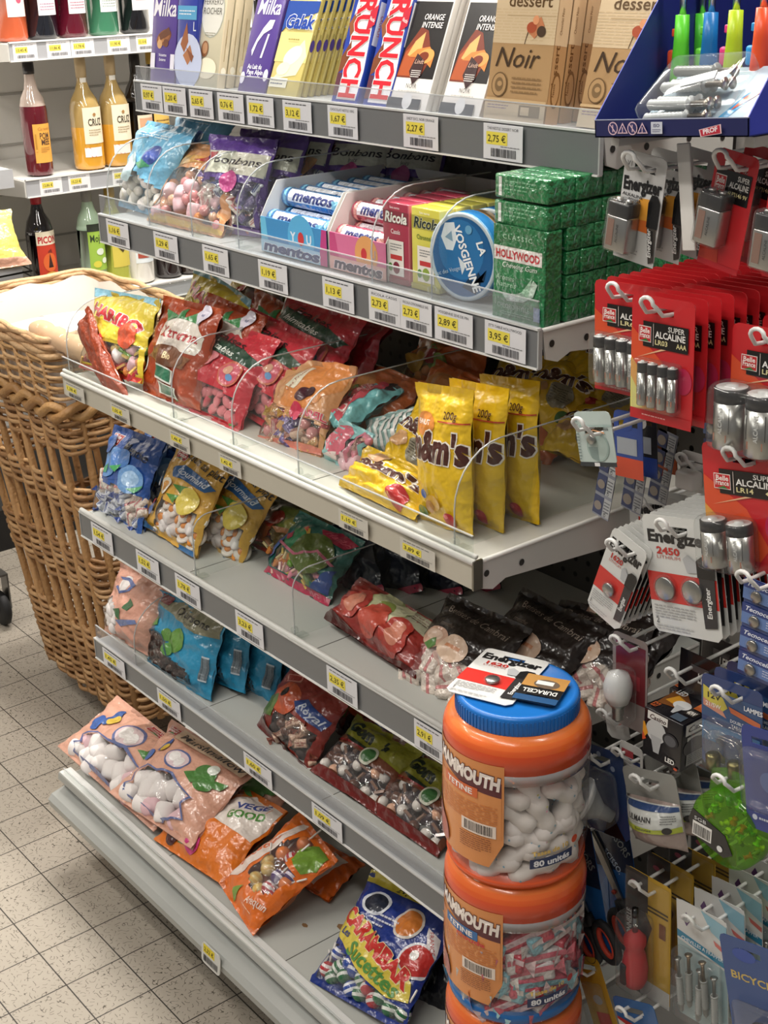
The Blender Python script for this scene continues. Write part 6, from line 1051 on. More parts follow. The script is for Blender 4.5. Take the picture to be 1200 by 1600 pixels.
# blue button cell strips
def tec(label, Y, BL, BR, TL, n):
    m, W, H = pose_c(Y, BL, BR, TL); mb = MB().rbox(0, W, 0, .0012, 0, H, .0005, '#2e3f74', 'gloss'); sp = []
    t = thing('button_cell_strip', label, 'battery strip', mw=m, group='blue button-cell strips')
    for j in range(n):
        z = j/n; sp += [('r', 0, z+.16/n, 1, z+.62/n, '#5f7cb4'), ('r', 0, z+.62/n, 1, z+.98/n, '#2a3c7c'), ('t', 'Tecnocell', .36, z+.72/n, .18/n, '#dfe4f0', {'sh': .3, 'b': .03, 'fit': .6}), ('ln', .55, z+.25/n, .95, z+.55/n, 3, '#c8d0e4')]
    deco(mb, fm_front(0, 0, 0), W, H, sp, 'gloss'); mb.build('backing_card', t)
    c = MB().lathe([(0, -.001), (.0058, -.001), (.006, .001), (.005, .0018), (0, .0018)], 18, '#a8a29a', 'metal'); c2 = MB().lathe([(.0085, 0), (.008, .003), (.006, .0042), (0, .0044)], 18, '#ffffff', 'blister')
    for j in range(n): putb(t, c, 'button_cell', Tm((.3*W, -.0022, (j+.38)/n*H), rx=PI/2)); putb(t, c2, 'blister', Tm((.3*W, 0, (j+.38)/n*H), rx=PI/2))
    return m, W, H
m, W, H = tec('blue strip of button cells hanging behind the C-cell card', .165, (1106, 893), (1150, 905), (1106, 640), 6)
m, W, H = tec('blue strip of button cells with white base at right edge below the C cells', .12, (1152, 1050), (1222, 1082), (1178, 905), 4)
mb = MB().box(0, W, .0, .0012, -.018, 0, '#d8cfd4', 'gloss'); deco(mb, fm_front(0, -.018, 0), W, .018, [('r', .5, .1, .85, .9, '#24356a'), ('t', 'TAEC', .68, .2, .3, '#e8ecf4', {'fit': .28})], 'gloss')
mb.build('card_foot', bpy.data.objects['button_cell_strip.%03d' % 4] if bpy.data.objects.get('button_cell_strip.004') else None, m) if False else None
hk_ = at(1172, 915, Y=.105); hook(hk_.x, hk_.z, .105, 'white double-wire hook above the blue button-cell strip at right')
cardpack('adapter_pack', 'white plastic adapter pack behind the slanting button-cell strips', 'adapter', .3, (1062, 762), (1106, 775), (1066, 702), [('r', .1, .1, .9, .75, '#eceae6'), ('e', .3, .55, .08, -1, '#2a2a2a'), ('e', .7, .5, .1, -1, '#8a8a8a'), ('e', .5, .25, .12, -1, '#b4b4b2')], '#e2e0dc', lambda t, W, H: MB().rbox(W*.15, W*.85, -.018, -.0005, H*.12, H*.6, .004, '#e6e4e0', 'plastic').build('adapter_body', t))
# LED bulb boxes
def ledbox(label, Y, BL, BR, TL, D=.055):
    m, W, H = pose_c(Y, BL, BR, TL); mb = MB(); t = thing('bulb_box', label, 'bulb box', mw=m, group='black bulb boxes')
    K = '#17151a'; mb.rbox(0, W, 0, D, 0, H, .0012, K, 'gloss').box(.0, W, D-.001, D, H, H+.052, K, 'gloss')
    deco(mb, fm_front(0, 0, 0), W, H, [('r', .1, .8, .62, .97, '#dedcd8'), ('t', 'Casino', .36, .83, .1, '#3a2424', {'sh': .3, 'b': .03, 'fit': .42}), ('e', .34, .6, .26, .26, '#bfc0c0'), ('p', [(.2, .5), (.5, .5), (.44, .16), (.3, .16)], '#a9aaac'), ('p', [(0, .3), (.14, .5), (.04, .7), (0, .7)], '#d8942c'), ('p', [(0, .3), (.1, .36), (.0, .5)], '#c8502c'), ('e', .72, .56, .2, .16, '#2c2b2e'), ('e', .72, .56, .15, .12, '#5a5a5e'), ('t', 'LED', .74, .1, .1, '#e6e4e0', {'b': .04, 'fit': .24}), ('e', .9, .04, .05, .03, '#c8502c')], 'gloss')
    deco(mb, fm_right(W, 0, 0), D, H, [('r', .1, .72, .9, .95, '#dedcd8'), ('t', 'Casino', .5, .78, .12, '#3a2424', {'sh': .3, 'b': .03, 'fit': .7}), ('r', .15, .6, .85, .68, '#d8d6d2'), ('e', .35, .45, .3, .2, '#3c3a3e'), ('r', .15, .08, .85, .32, '#8a8a8a'), ('ln', .2, .1, .8, .3, 5, '#555555'), ('r', .7, .45, .95, .6, '#c8c6c2'), ('bar', .7, .45, .95, .6, '#222222')], 'gloss')
    deco(mb, fm_top(0, 0, H), W, D, [('p', [(.05, .3), (.5, .4), (.6, .7), (.3, .95), (.0, .9)], '#7c4a1c'), ('p', [(.1, .5), (.5, .45), (.5, .7), (.2, .8)], '#d89a2c'), ('e', .5, .55, .2, .17, '#dfe0e0'), ('p', [(.4, .5), (.5, .2), (.56, .2), (.62, .5)], '#c2c4c6'), ('r', .72, .62, .98, .92, '#cf6a2c'), ('r', .7, .34, .96, .56, '#2f2a26'), ('t', '40W', .83, .38, .14, '#e8e4dc', {'b': .04, 'fit': .2}), ('r', .62, .04, .9, .26, '#4c5a6a'), ('t', 'LED', .2, .82, .16, '#e8e6e2', {'b': .04, 'fit': .24}), ('t', 'E27', .12, .12, .16, '#c8602c', {'b': .04, 'fit': .16})], 'gloss')
    deco(mb, fm_front(0, H, D-.001), W, .052, [('t', 'LED', .62, .38, .22, '#e6e4e0', {'b': .04, 'fit': .26}), ('p', [(.3, .6), (.75, .6), (.75, .75), (.3, .75)], '#4c4a4c')], 'gloss')
    mb.build('carton', t); return m, W, H
m, W, H = ledbox('black bulb carton with white name panel hanging under the 2450 card', .12, (1003, 1176), (1062, 1208), (985, 1092))
hp = m @ Vector((W*.5, .045, H+.035)); hook(hp.x, hp.z, .14, 'white double-wire hook above the black bulb carton')
ledbox('black bulb carton second on the hook behind the front carton', .21, (1040, 1150), (1096, 1180), (1030, 1066))
# small LED bulb in clear blister with red card
def bulb(t, T, r=.012, gl='#d8d8d8'):
    putb(t, MB().lathe([(0, 0), (.003, 0), (.005, .003), (.0068, .004), (.0062, .006), (.0068, .008), (.0062, .010), (.0068, .012), (.0065, .017), (r, .024)], 14, '#9a9a98', 'metal'), 'screw_base', T)
    putb(t, MB().lathe([(r, .024), (r*1.3, .034), (r*1.35, .046), (r, .058), (0, .064)], 16, gl, 'plastic'), 'bulb_glass', T)
cardpack('bulb_blister', 'clear blister with screw bulb and dark red card under the 1620 cards', 'bulb pack', .14, (957, 1125), (1010, 1150), (962, 985), [('r', .1, .3, .95, .92, '#6a2228'), ('r', .2, .45, .8, .6, '#8c3038')], '#8a7f7c', lambda t, W, H: (blister(W*.7, H*.62, .032, W*.12, H*.1, .01).build('blister', t), bulb(t, Tm((W*.45, -.016, H*.12)))), mat='gloss', hole=.01)
cardpack('bulb_blister', 'transparent hanging card with small red oval mark left of the bulb carton', 'hanging card', .16, (950, 1150), (985, 1160), (950, 1100), [('e', .5, .55, .24, .14, '#a83038')], '#b4b2ae', lambda t, W, H: None)
cardpack('bulb_blister', 'white card with red and navy print left of the bulb carton', 'hanging card', .15, (968, 1190), (1004, 1208), (975, 1158), [('r', .1, .4, .6, .7, '#a8444a'), ('r', .1, .2, .9, .36, '#2c3a6c')], '#c8c6c2', lambda t, W, H: None)
# 12V lamps
cardpack('lamp_card', 'blue blister card with two clear car bulbs and yellow 12V flash, right edge', 'lamp pack', .12, (1097, 1192), (1190, 1232), (1090, 1047), [('r', .0, .55, 1, .85, '#32507c'), ('p', [(.03, .88), (.36, .8), (.44, .71), (.36, .66), (.03, .74)], '#c9bc4c'), ('p', [(.03, .74), (.36, .66), (.42, .6), (.03, .66)], '#c88a74'), ('t', '12V', .2, .76, .06, '#2c2c1c', {'b': .04, 'fit': .22}), ('t', '21/5W', .2, .67, .045, '#e8e0d8', {'b': .03, 'fit': .26}), ('t', 'LAMPES', .86, .76, .05, '#e6e8ec', {'b': .04, 'fit': .3}), ('p', [(.46, .74), (.98, .68), (.98, .62), (.5, .68)], '#c8683c'), ('t', 'DOUBLE FILAMENT', .74, .58, .035, '#d8dce4', {'b': .02, 'fit': .5}), ('t', 'TAILLIGHT LAMP', .74, .53, .035, '#d8dce4', {'b': .02, 'fit': .46}), ('r', .02, .3, .98, .5, '#3a6c9c'), ('e', .55, .3, .3, .2, '#2c3f70'), ('ln', .1, .05, .4, .1, 2, '#c8d0dc')], '#2c3f70',
         lambda t, W, H: (blister(W*.9, H*.5, .03, W*.05, H*.08, .012).build('blister', t), [ (putb(t, MB().lathe([(0, 0), (.0075, 0), (.0075, .014), (.006, .016)], 14, '#8c8458', 'metal'), 'bulb_cap', Tm((x*W, -.014, .1*H))), putb(t, MB().lathe([(.006, .016), (.011, .024), (.011, .032), (.006, .04), (0, .042)], 16, '#ffffff', 'blister'), 'bulb_glass', Tm((x*W, -.014, .1*H)))) for x in (.34, .7)]), n=6, dy=.02, behind=['blue car-bulb blister card stacked behind the 12V card'], group='blue car-bulb cards')
# reflector bulb
def refl(t, W, H):
    T = Tm((W*.5, -.036, H*.52), rx=.95, rz=-.75, s=1.15); putb(t, MB().lathe([(.006, -.034), (.008, -.02), (.02, -.004), (.0245, 0), (.025, .003), (.022, .0045), (0, .006)], 24, '#a9abad', 'plastic', cols=['#bbb', '#bbb', '#aeb0b2', '#d0d0d0', '#9a9ca0', '#9a9ca0'] and ['#8c8e90', '#9a9c9e', '#c8cacc', '#e0e0e0', '#b4b8bc', '#bcc0c6']), 'reflector_bulb', T)
    blister(W*.86, H*.62, .04, W*.08, H*.2, .014).build('blister', t)
cardpack('bulb_blister', 'dark blue dotted card with round reflector bulb beside the orange jar', 'bulb pack', .14, (918, 1290), (985, 1318), (930, 1165), [('e', .2, .9, .05, -1, '#8a96b0'), ('e', .45, .92, .05, -1, '#8a96b0'), ('e', .75, .8, .05, -1, '#8a96b0'), ('p', [(.4, 0), (.9, 0), (.6, .3)], '#121316')], '#2a3c66', refl)
# Ulmann packs
def ulm(t, W, H):
    mb = MB(); f = lambda u, v: Vector((W*u, -.022*math.sin(PI*u)**.6*math.sin(PI*min(1, v*1.0))**.5, H*v*.62-.0))
    mb.sheet(f, 14, 12, '#9a8a84', 'film'); mb.build('filled_pouch', t)
    m2 = MB(); g_ = lambda u, v: f(u, .45+v*.53) + Vector((0, -.0015, 0)); m2.sheet(g_, 14, 6, '#c4c6c2', 'film'); k = lambda a, b_, e: g_(a/W, b_/(H*.4)) + Vector((0, -e, 0))
    deco(m2, k, W, H*.4, [('r', 0, .8, 1, .98, '#2c4470'), ('p', [(0, .05), (1, .22), (1, .02), (0, 0)], '#a9b43c'), ('p', [(0, .25), (.6, .2), (1, .05), (1, 0), (0, .05)], '#a9b43c'), ('t', 'ULMANN', .42, .42, .2, '#2a2a2c', {'b': .03, 'gap': 1.1, 'fit': .44}), ('ln', .3, .32, .6, .37, 1, '#555555'), ('ln', .78, .35, .97, .7, 4, '#666666'), ('e', .86, .14, .06, -1, '#2a2a2a'), ('t', 'Toiletries', .5, .1, .1, '#3a4a2c', {'b': .02, 'fit': .3})], 'film', e0=.0008, cut=.01); m2.build('label', t)
cardpack('pouch_pack', 'clear pouch with white and lime label hanging below the bulb carton', 'pouch', .12, (993, 1310), (1076, 1332), (996, 1200), [], '#8d8d88', ulm, n=3, dy=.035, behind=['clear pouch with white and lime label, second behind the front pouch', 'clear pouch with white and lime label, third behind the front pouch'], group='white and lime labelled pouches', mat='gloss')
# green pin cup
c = at(1143, 1292, Y=.1)
t = thing('pin_container', 'round green transparent container of coloured drawing pins at the right edge', 'pin container', mw=Tm((c.x, .1, c.z)))
M['green'] = clearmat('green_plastic', '#c4ec8c', .03, .5, .06, .16, hz='#8ccc4a'); SLOTS.append('green')
R = .042; MB().lathe([(0, -.012), (R*.9, -.012), (R, -.008), (R, .010), (R*.92, .014), (0, .014)], 30, '#6fae3c', 'green', T=Matrix.Rotation(PI/2, 4, 'X')).build('cup', t)
MB().prism([(-.03, R*.75), (.03, R*.75), (.028, R+.014), (.012, R+.022), (-.012, R+.022), (-.028, R+.014)], -.001, .001, '#7fbf4a', 'green').build('hanging_tab', t)
mb = MB().prism([(-R, -.004), (-.9*R, .01), (R*.1, -.002), (R*.35, -.02), (.1*R, -.028), (-R*.8, -.02)], -.0155, -.0145, '#17171a', 'gloss')
deco(mb, fm_front(-R, -.03, -.0155), R*1.2, .035, [('r', .12, .3, .6, .78, '#e4e2de'), ('bar', .15, .34, .57, .7, '#222222'), ('t', 'SGB', .3, .84, .12, '#dddddd', {'fit': .3}), ('e', .82, .3, .07, -1, '#dcdcdc')], 'gloss'); mb.build('label', t)
rnd = random.Random(9)
for k in range(26):
    a, q = rnd.uniform(0, 2*PI), R*.82*math.sqrt(rnd.random()); cc = rnd.choice(['#b8c83c', '#cf5a2c', '#8fbf4a', '#d8d04c', '#3f8a4c'])
    o = MB().lathe([(0, 0), (.004, 0), (.004, .001), (.002, .002), (.002, .007), (.0035, .008), (0, .008)], 8, cc, 'plastic').tube([(0, 0, 0), (0, 0, -.009)], .0006, 4, '#c8c8a0', 'metal').build('drawing_pin', t); o.matrix_local = Tm((q*math.cos(a), rnd.uniform(-.006, .006), q*math.sin(a)), rx=rnd.uniform(0, 6), rz=rnd.uniform(0, 6))
hook(c.x, c.z+R+.012, .085, 'white double-wire hook through the green pin container tab')
cardpack('hanging_card', 'deep blue blister card cut off at right edge below the car bulbs', 'hanging card', .09, (1168, 1290), (1235, 1315), (1192, 1140), [('e', .2, .12, .06, -1, '#c8d0e0'), ('ln', .3, .08, .8, .14, 1, '#c8d0e0'), ('e', .6, .5, .22, -1, '#5a6a9c')], '#2c3c86', lambda t, W, H: blister(W*.8, H*.6, .02, W*.1, H*.25, .01).build('blister', t), hookit=False)
# scissors
def sciss(t, W, H):
    putb(t, MB().prism([(-.004, -.02), (.004, -.02), (.006, .045), (.001, .085), (-.004, .05)], -.003, -.001, '#8e8a84', 'metal').prism([(-.004, -.02), (.006, -.02), (.003, .045), (-.002, .085), (-.007, .05)], -.005, -.003, '#a29e96', 'metal'), 'blades', Tm((W*.5, 0, H*.42), ry=-.35))
    for sx, nm in ((-1, 'handle'), (1, 'handle')):
        P = [(sx*.002, -.004, -.015), (sx*.004, -.005, -.03)] ; mb = MB().tube(P, [.006, .0065], 8, '#1a1a1c', 'rubber')
        ring = [(sx*.018 + .015*math.cos(a), -.005, -.052 + .024*math.sin(a)) for a in [2*PI*k/18 for k in range(18)]]
        mb.tube(ring, .0052, 8, '#1b1b1d', 'rubber', closed=True); r2 = [(sx*.018 + .0095*math.cos(a), -.0055, -.052 + .0185*math.sin(a)) for a in [2*PI*k/18 for k in range(18)]]
        mb.tube(r2, .0035, 6, '#b83a26', 'rubber', closed=True); putb(t, mb, nm, Tm((W*.5, 0, H*.42), ry=-.35))
    putb(t, MB().lathe([(0, 0), (.003, 0), (.003, .002), (0, .002)], 10, '#b04030', 'plastic', T=Matrix.Rotation(PI/2, 4, 'X')), 'pivot', Tm((W*.5-.002, -.005, H*.42-.005)))
scp = [('p', [(0, .55), (1, .55), (1, 1), (0, 1)], '#172038'), ('t', 'SCISSORS', .62, .78, .07, '#8a8f8c', {'a': -.95, 'b': .02, 'fit': .7}), ('t', 'SCISSO.', .45, .6, .05, '#b8c6d8', {'a': -.9, 'b': .02, 'fit': .5}), ('p', [(.0, .35), (.3, .5), (.2, .2)], '#2f6cac')]
cardpack('scissors_pack', 'blue card with black and red handled scissors next to the jars', 'scissors', .13, (895, 1480), (958, 1506), (925, 1295), scp, '#1f5896', sciss, n=2, dy=.05, dx=.01, behind=['blue scissors card hanging behind the front scissors'], group='blue scissors cards')
# screwdriver blisters
def sdrv(t, W, H):
    T = Tm((W*.42, -.016, H*.14))
    putb(t, MB().lathe([(0, 0), (.011, .001), (.0145, .01), (.0155, .026), (.0125, .044), (.010, .05), (.013, .058), (.013, .066), (.009, .07), (.006, .074), (0, .074)], 18, '#b8222a', 'rubber'), 'handle', T)
    putb(t, MB().rbox(-.009, .0, -.0168, -.0125, .006, .034, .002, '#26262a', 'rubber'), 'grip_inlay', T)
    putb(t, MB().tube([(0, 0, .074), (0, 0, .094)], .0032, 8, '#8e9294', 'metal').tube([(0, 0, .094), (0, 0, .105)], .0042, 6, '#4a4c4e', 'metal'), 'shaft', T)
    blister(W*.98, H*.97, .004, W*.01, H*.01, .002).build('blister_sheet', t); blister(.042, H*.64, .034, W*.42-.021, H*.1, .012).build('blister', t)
sd = [('p', [(0, 0), (.34, 0), (.34, 1), (0, 1)], '#4a4642'), ('r', .34, .14, 1, 1, '#c9a23c'), ('r', .34, 0, 1, .14, '#d2cfc8'), ('r', .34, .7, .5, 1, '#4a4642'), ('p', [(.45, .12), (.45, .4), (.6, .6), (.42, .72), (.3, .72), (.3, .1)], '#4a4642'), ('r', .5, .76, .95, .775, '#4a3a1c'), ('r', .5, .73, .95, .745, '#4a3a1c'), ('r', .76, .56, .9, .68, '#7c4a2c'), ('t', 'QUALITE PROFESSIONNELLE', .14, .34, .045, '#d8d6d2', {'a': PI/2, 'b': .04, 'fit': 1.6}), ('e', .2, .9, .08, .05, '#b85a6c')]
cardpack('screwdriver_pack', 'red-handled screwdriver in a clear blister on a yellow and black card, front of its row', 'screwdriver', .13, (978, 1536), (1046, 1580), (996, 1360), sd, '#c9a23c', sdrv, n=4, dy=.038, behind=['screwdriver blister with yellow card, second in its row', 'screwdriver blister with yellow card, third in its row', 'screwdriver blister with yellow card, last in its row'], group='screwdriver blisters', jitter=.01)
# screw blisters
def screws(n, x0, x1, z0, L, cols):
    def f(t, W, H):
        for k in range(n):
            x = (x0+(x1-x0)*k/(n-1))*W; c = cols[k % len(cols)]; zz = z0*H + (.012 if k % 2 else 0)
            mb = MB().lathe([(0, 0), (.0028, .004), (.0034, .012)] + [(.0034 if j % 2 else .0042, .012+j*.0018) for j in range(int(L*.55/.0018))] + [(.0045, L*.66), (0, L*.66)], 10, c, 'plastic').lathe([(.002, L*.66), (.002, L-.004), (.0045, L), (0, L)], 10, '#a08c74' if k % 2 else '#a9a9a6', 'metal')
            putb(t, mb, 'wall_plug_screw', Tm((x, -.009, zz), ry=.06*((k % 3)-1)))
        blister(W*.92, H*.62, .02, W*.04, H*.03, .008).build('blister', t)
    return f
ss = [('r', 0, .0, 1, .66, '#9ab0b4'), ('p', [(0, .66), (1, .58), (1, 1), (0, 1)], '#cfd0ce'), ('p', [(0, .74), (1, .66), (1, .6), (0, .68)], '#2f7fa0'), ('t', 'CHEVILLES A FRAPPER', .5, .66, .032, '#dfe8ec', {'b': .02, 'fit': .84, 'a': -.05}), ('p', [(.12, .86), (.2, .92), (.28, .86), (.2, .8)], '#5a3c6c'), ('p', [(.5, 1), (1, .96), (1, .8), (.7, .86)], '#8ab4c4'), ('p', [(.74, .8), (1, .76), (1, .72), (.78, .76)], '#c86a64')]
cardpack('screw_pack', 'clear blister of wall-plug screws on white and blue card, front of its row', 'screw pack', .12, (1062, 1580), (1138, 1625), (1088, 1418), ss, '#c9cbc9', screws(5, .16, .84, .06, .07, ['#a7aaa8', '#8f9391']), n=5, dy=.03, behind=['screw blister card, second in its row', 'screw blister card, third in its row', 'screw blister card, fourth in its row', 'screw blister card, last in its row'], group='screw blister cards', jitter=.01)
cardpack('hanging_card', 'blue bicycle repair card with gold lettering in the bottom right corner', 'hanging card', .09, (1148, 1625), (1240, 1665), (1156, 1468), [('t', 'BICYCLE', .52, .62, .07, '#c2a95c', {'b': .03, 'fit': .8}), ('e', .4, .86, .2, .1, '#28489a')], '#2f4c84', lambda t, W, H: MB().rbox(.01, W-.005, -.012, -.0005, .0, H*.45, .006, '#b4b6b8', 'blister').tube([(W*.3, -.006, .02), (W*.5, -.006, .035), (W*.9, -.006, .04)], .003, 8, '#8a8c8e', 'metal').build('blister', t), hookit=False)
cardpack('hanging_card', 'yellow card with red and grey tools at the bottom between jar and screwdriver', 'hanging card', .12, (940, 1640), (980, 1650), (947, 1500), [('e', .5, .55, .18, .14, '#a09c96'), ('r', .3, .25, .8, .42, '#a83a2c'), ('r', .2, .05, .7, .2, '#3a7a8c')], '#b98f30', lambda t, W, H: blister(W*.8, H*.7, .015, W*.1, H*.05, .006).build('blister', t))
cardpack('hanging_card', 'blue and white card with red corner at the bottom under the screwdriver', 'hanging card', .1, (985, 1660), (1050, 1680), (985, 1562), [('p', [(0, .7), (.5, .6), (.1, .5), (0, .5)], '#b8302c'), ('p', [(0, 0), (1, 0), (1, .3), (0, .66)], '#d8d6d2')], '#2a5c94', lambda t, W, H: None)
# ================================================ BLUE LIGHTER DISPLAY
YBX = .1; a = at(930, 215, Y=YBX); zb = a.z; b_ = at(1170, 214, Y=YBX); BW = (b_-a).length; zt = at(930, 187, Y=YBX).z - zb
BM = Tm((a.x, YBX, zb), ry=-math.atan2(b_.z-a.z, b_.x-a.x)); p = at(1040, 0, X=a.x); sl = (p.z-zb-zt)/(p.y-YBX)
MB_ = MB(); NB = '#1b2458'
t = thing('lighter_display', 'dark blue cardboard counter display with warning symbols holding utility lighters', 'display box', mw=BM)
D = .26; h1 = min(.24, (D)*sl)
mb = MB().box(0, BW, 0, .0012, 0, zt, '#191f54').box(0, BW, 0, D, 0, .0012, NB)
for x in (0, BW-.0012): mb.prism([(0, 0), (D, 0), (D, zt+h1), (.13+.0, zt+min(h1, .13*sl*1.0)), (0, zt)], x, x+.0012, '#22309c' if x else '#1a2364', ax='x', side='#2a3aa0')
mb.box(0, BW, D-.0012, D, 0, zt+h1, '#2c2a30')
mb.box(0, BW, -.0004, .0016, zt-.0008, zt, '#9aa0b8')
wc_ = '#d8b8c4'
sp = []
for k, x in enumerate((.13, .2, .27, .34)):
    if k in (0, 2): sp += [('e', x, .5, .034, -1, wc_), ('e', x, .5, .028, -1, '#2c2c60'), ('r', x-.003, .3, x+.003, .7, wc_), ('p', [(x-.022, .72), (x-.018, .76), (x+.022, .28), (x+.018, .24)], wc_)]
    else: sp += [('p', [(x-.036, .22), (x+.036, .22), (x, .82)], wc_), ('p', [(x-.026, .28), (x+.026, .28), (x, .7)], '#2c2c60'), ('r', x-.003, .36, x+.003, .56, wc_), ('e', x, .31, .004, -1, wc_)]
sp += [('r', .4, .2, .475, .84, '#c8ccd8'), ('t', 'ISO', .437, .56, .18, '#2c2c60', {'b': .03, 'fit': .04}), ('ln', .41, .25, .465, .45, 2, '#4a4c70'), ('p', [(.71, .4), (.845, .68), (.85, .2), (.72, .02)], '#e4c8cc'), ('p', [(.717, .38), (.838, .64), (.843, .22), (.726, .06)], '#b8283c'), ('t', 'PROF', .782, .25, .24, '#ecdce0', {'b': .06, 'fit': .09, 'a': .18})]
deco(mb, fm_front(0, 0, 0), BW, zt, sp); mb.build('carton', t)
MB().box(a.x+.002, a.x+.012, YBX+.02, YB-.001, zb-.009, zb-.002, '#c8c6c2', 'paint').box(a.x+BW-.02, a.x+BW-.01, YBX+.02, YB-.001, zb+.003, zb+.012, '#c8c6c2', 'paint').build('display_arms', g2)
def lighter(px, dep, col, trig, lab, zo=0):
    yl = YBX+dep; c = at(px, 112, Y=yl); t = thing('utility_lighter', lab, 'lighter', mw=Tm((c.x, yl, zb+.003+(c.x-a.x)*.085), s=.74), group='coloured utility lighters')
    MB().lathe([(0, 0), (.0125, 0), (.014, .004), (.0125, .05), (.0095, .1), (.0085, .135), (0, .136)], 18, col, 'plastic', sy=1.1).build('body', t)
    MB().tube([(0, 0, .135), (0, 0, .2)], .0045, 10, '#c8c8c6', 'metal').tube([(0, 0, .2), (0, 0, .206)], .006, 10, '#b0b0ae', 'metal').build('nozzle', t)
    MB().rbox(-.0195, -.006, -.005, .005, .068, .092, .0035, trig, 'plastic').build('trigger', t)
    MB().rbox(-.0145, -.006, -.003, .003, .108, .118, .0015, trig, 'plastic').build('safety_slide', t)
for px, dep, col, trig, lab in ((1062, .10, '#62d435', '#ee5a34', 'bright green utility lighter with orange trigger, leftmost in front'), (1092, .15, '#4fc435', '#ee5a34', 'green utility lighter behind the bright green one'), (1106, .11, '#1d70b4', '#6fd045', 'blue utility lighter with green trigger'), (1144, .1, '#b8d628', '#e83c86', 'lime utility lighter with pink trigger'), (1186, .085, '#f0582c', '#2a9ade', 'orange-red utility lighter with blue trigger at the right edge')): lighter(px, dep, col, trig, lab)
# screw blister resting in the display
m = BM @ Tm((.038, .012, .004), rx=-.95)
t = thing('screw_pack', 'clear blister of grey wall plugs and screws lying in the blue display tray', 'screw pack', mw=m)
mb = MB().rbox(0, .125, 0, .001, 0, .085, .0004, '#a9bcc8', 'gloss'); deco(mb, fm_front(0, 0, 0), .125, .085, [('p', [(.62, 0), (.7, 0), (1, 1), (.9, 1)], '#3a86b4'), ('p', [(.85, 0), (1, 0), (1, .6)], '#a8303c'), ('p', [(.74, .3), (.86, .5), (.95, .7), (.9, .74), (.78, .5)], '#c8502c')], 'gloss'); mb.build('backing_card', t)
for k in range(6):
    mb = MB().lathe([(0, 0), (.004, .004)] + [(.0045 if j % 2 else .0053, .006+j*.0022) for j in range(20)] + [(.006, .05), (.0075, .052), (0, .053)], 12, '#a9adae' if k < 5 else '#7c807f', 'plastic').lathe([(.0028, .053), (.0028, .068), (.006, .073), (0, .073)], 10, '#a39a90', 'metal')
    o = mb.build('wall_plug_screw', t); o.matrix_local = Tm((.008, -.008 - .006*(k % 2), .008+.0115*k), ry=PI/2+.04*(k % 3 - 1))
blister(.092, .078, .024, .004, .003, .008).build('blister', t)
o = MB().rbox(0, .034, -.0006, 0, 0, .011, .0002, '#dfe2e4', 'paper').build('sticker', t); o.matrix_local = Tm((.045, -.0245, .03), ry=-.3)
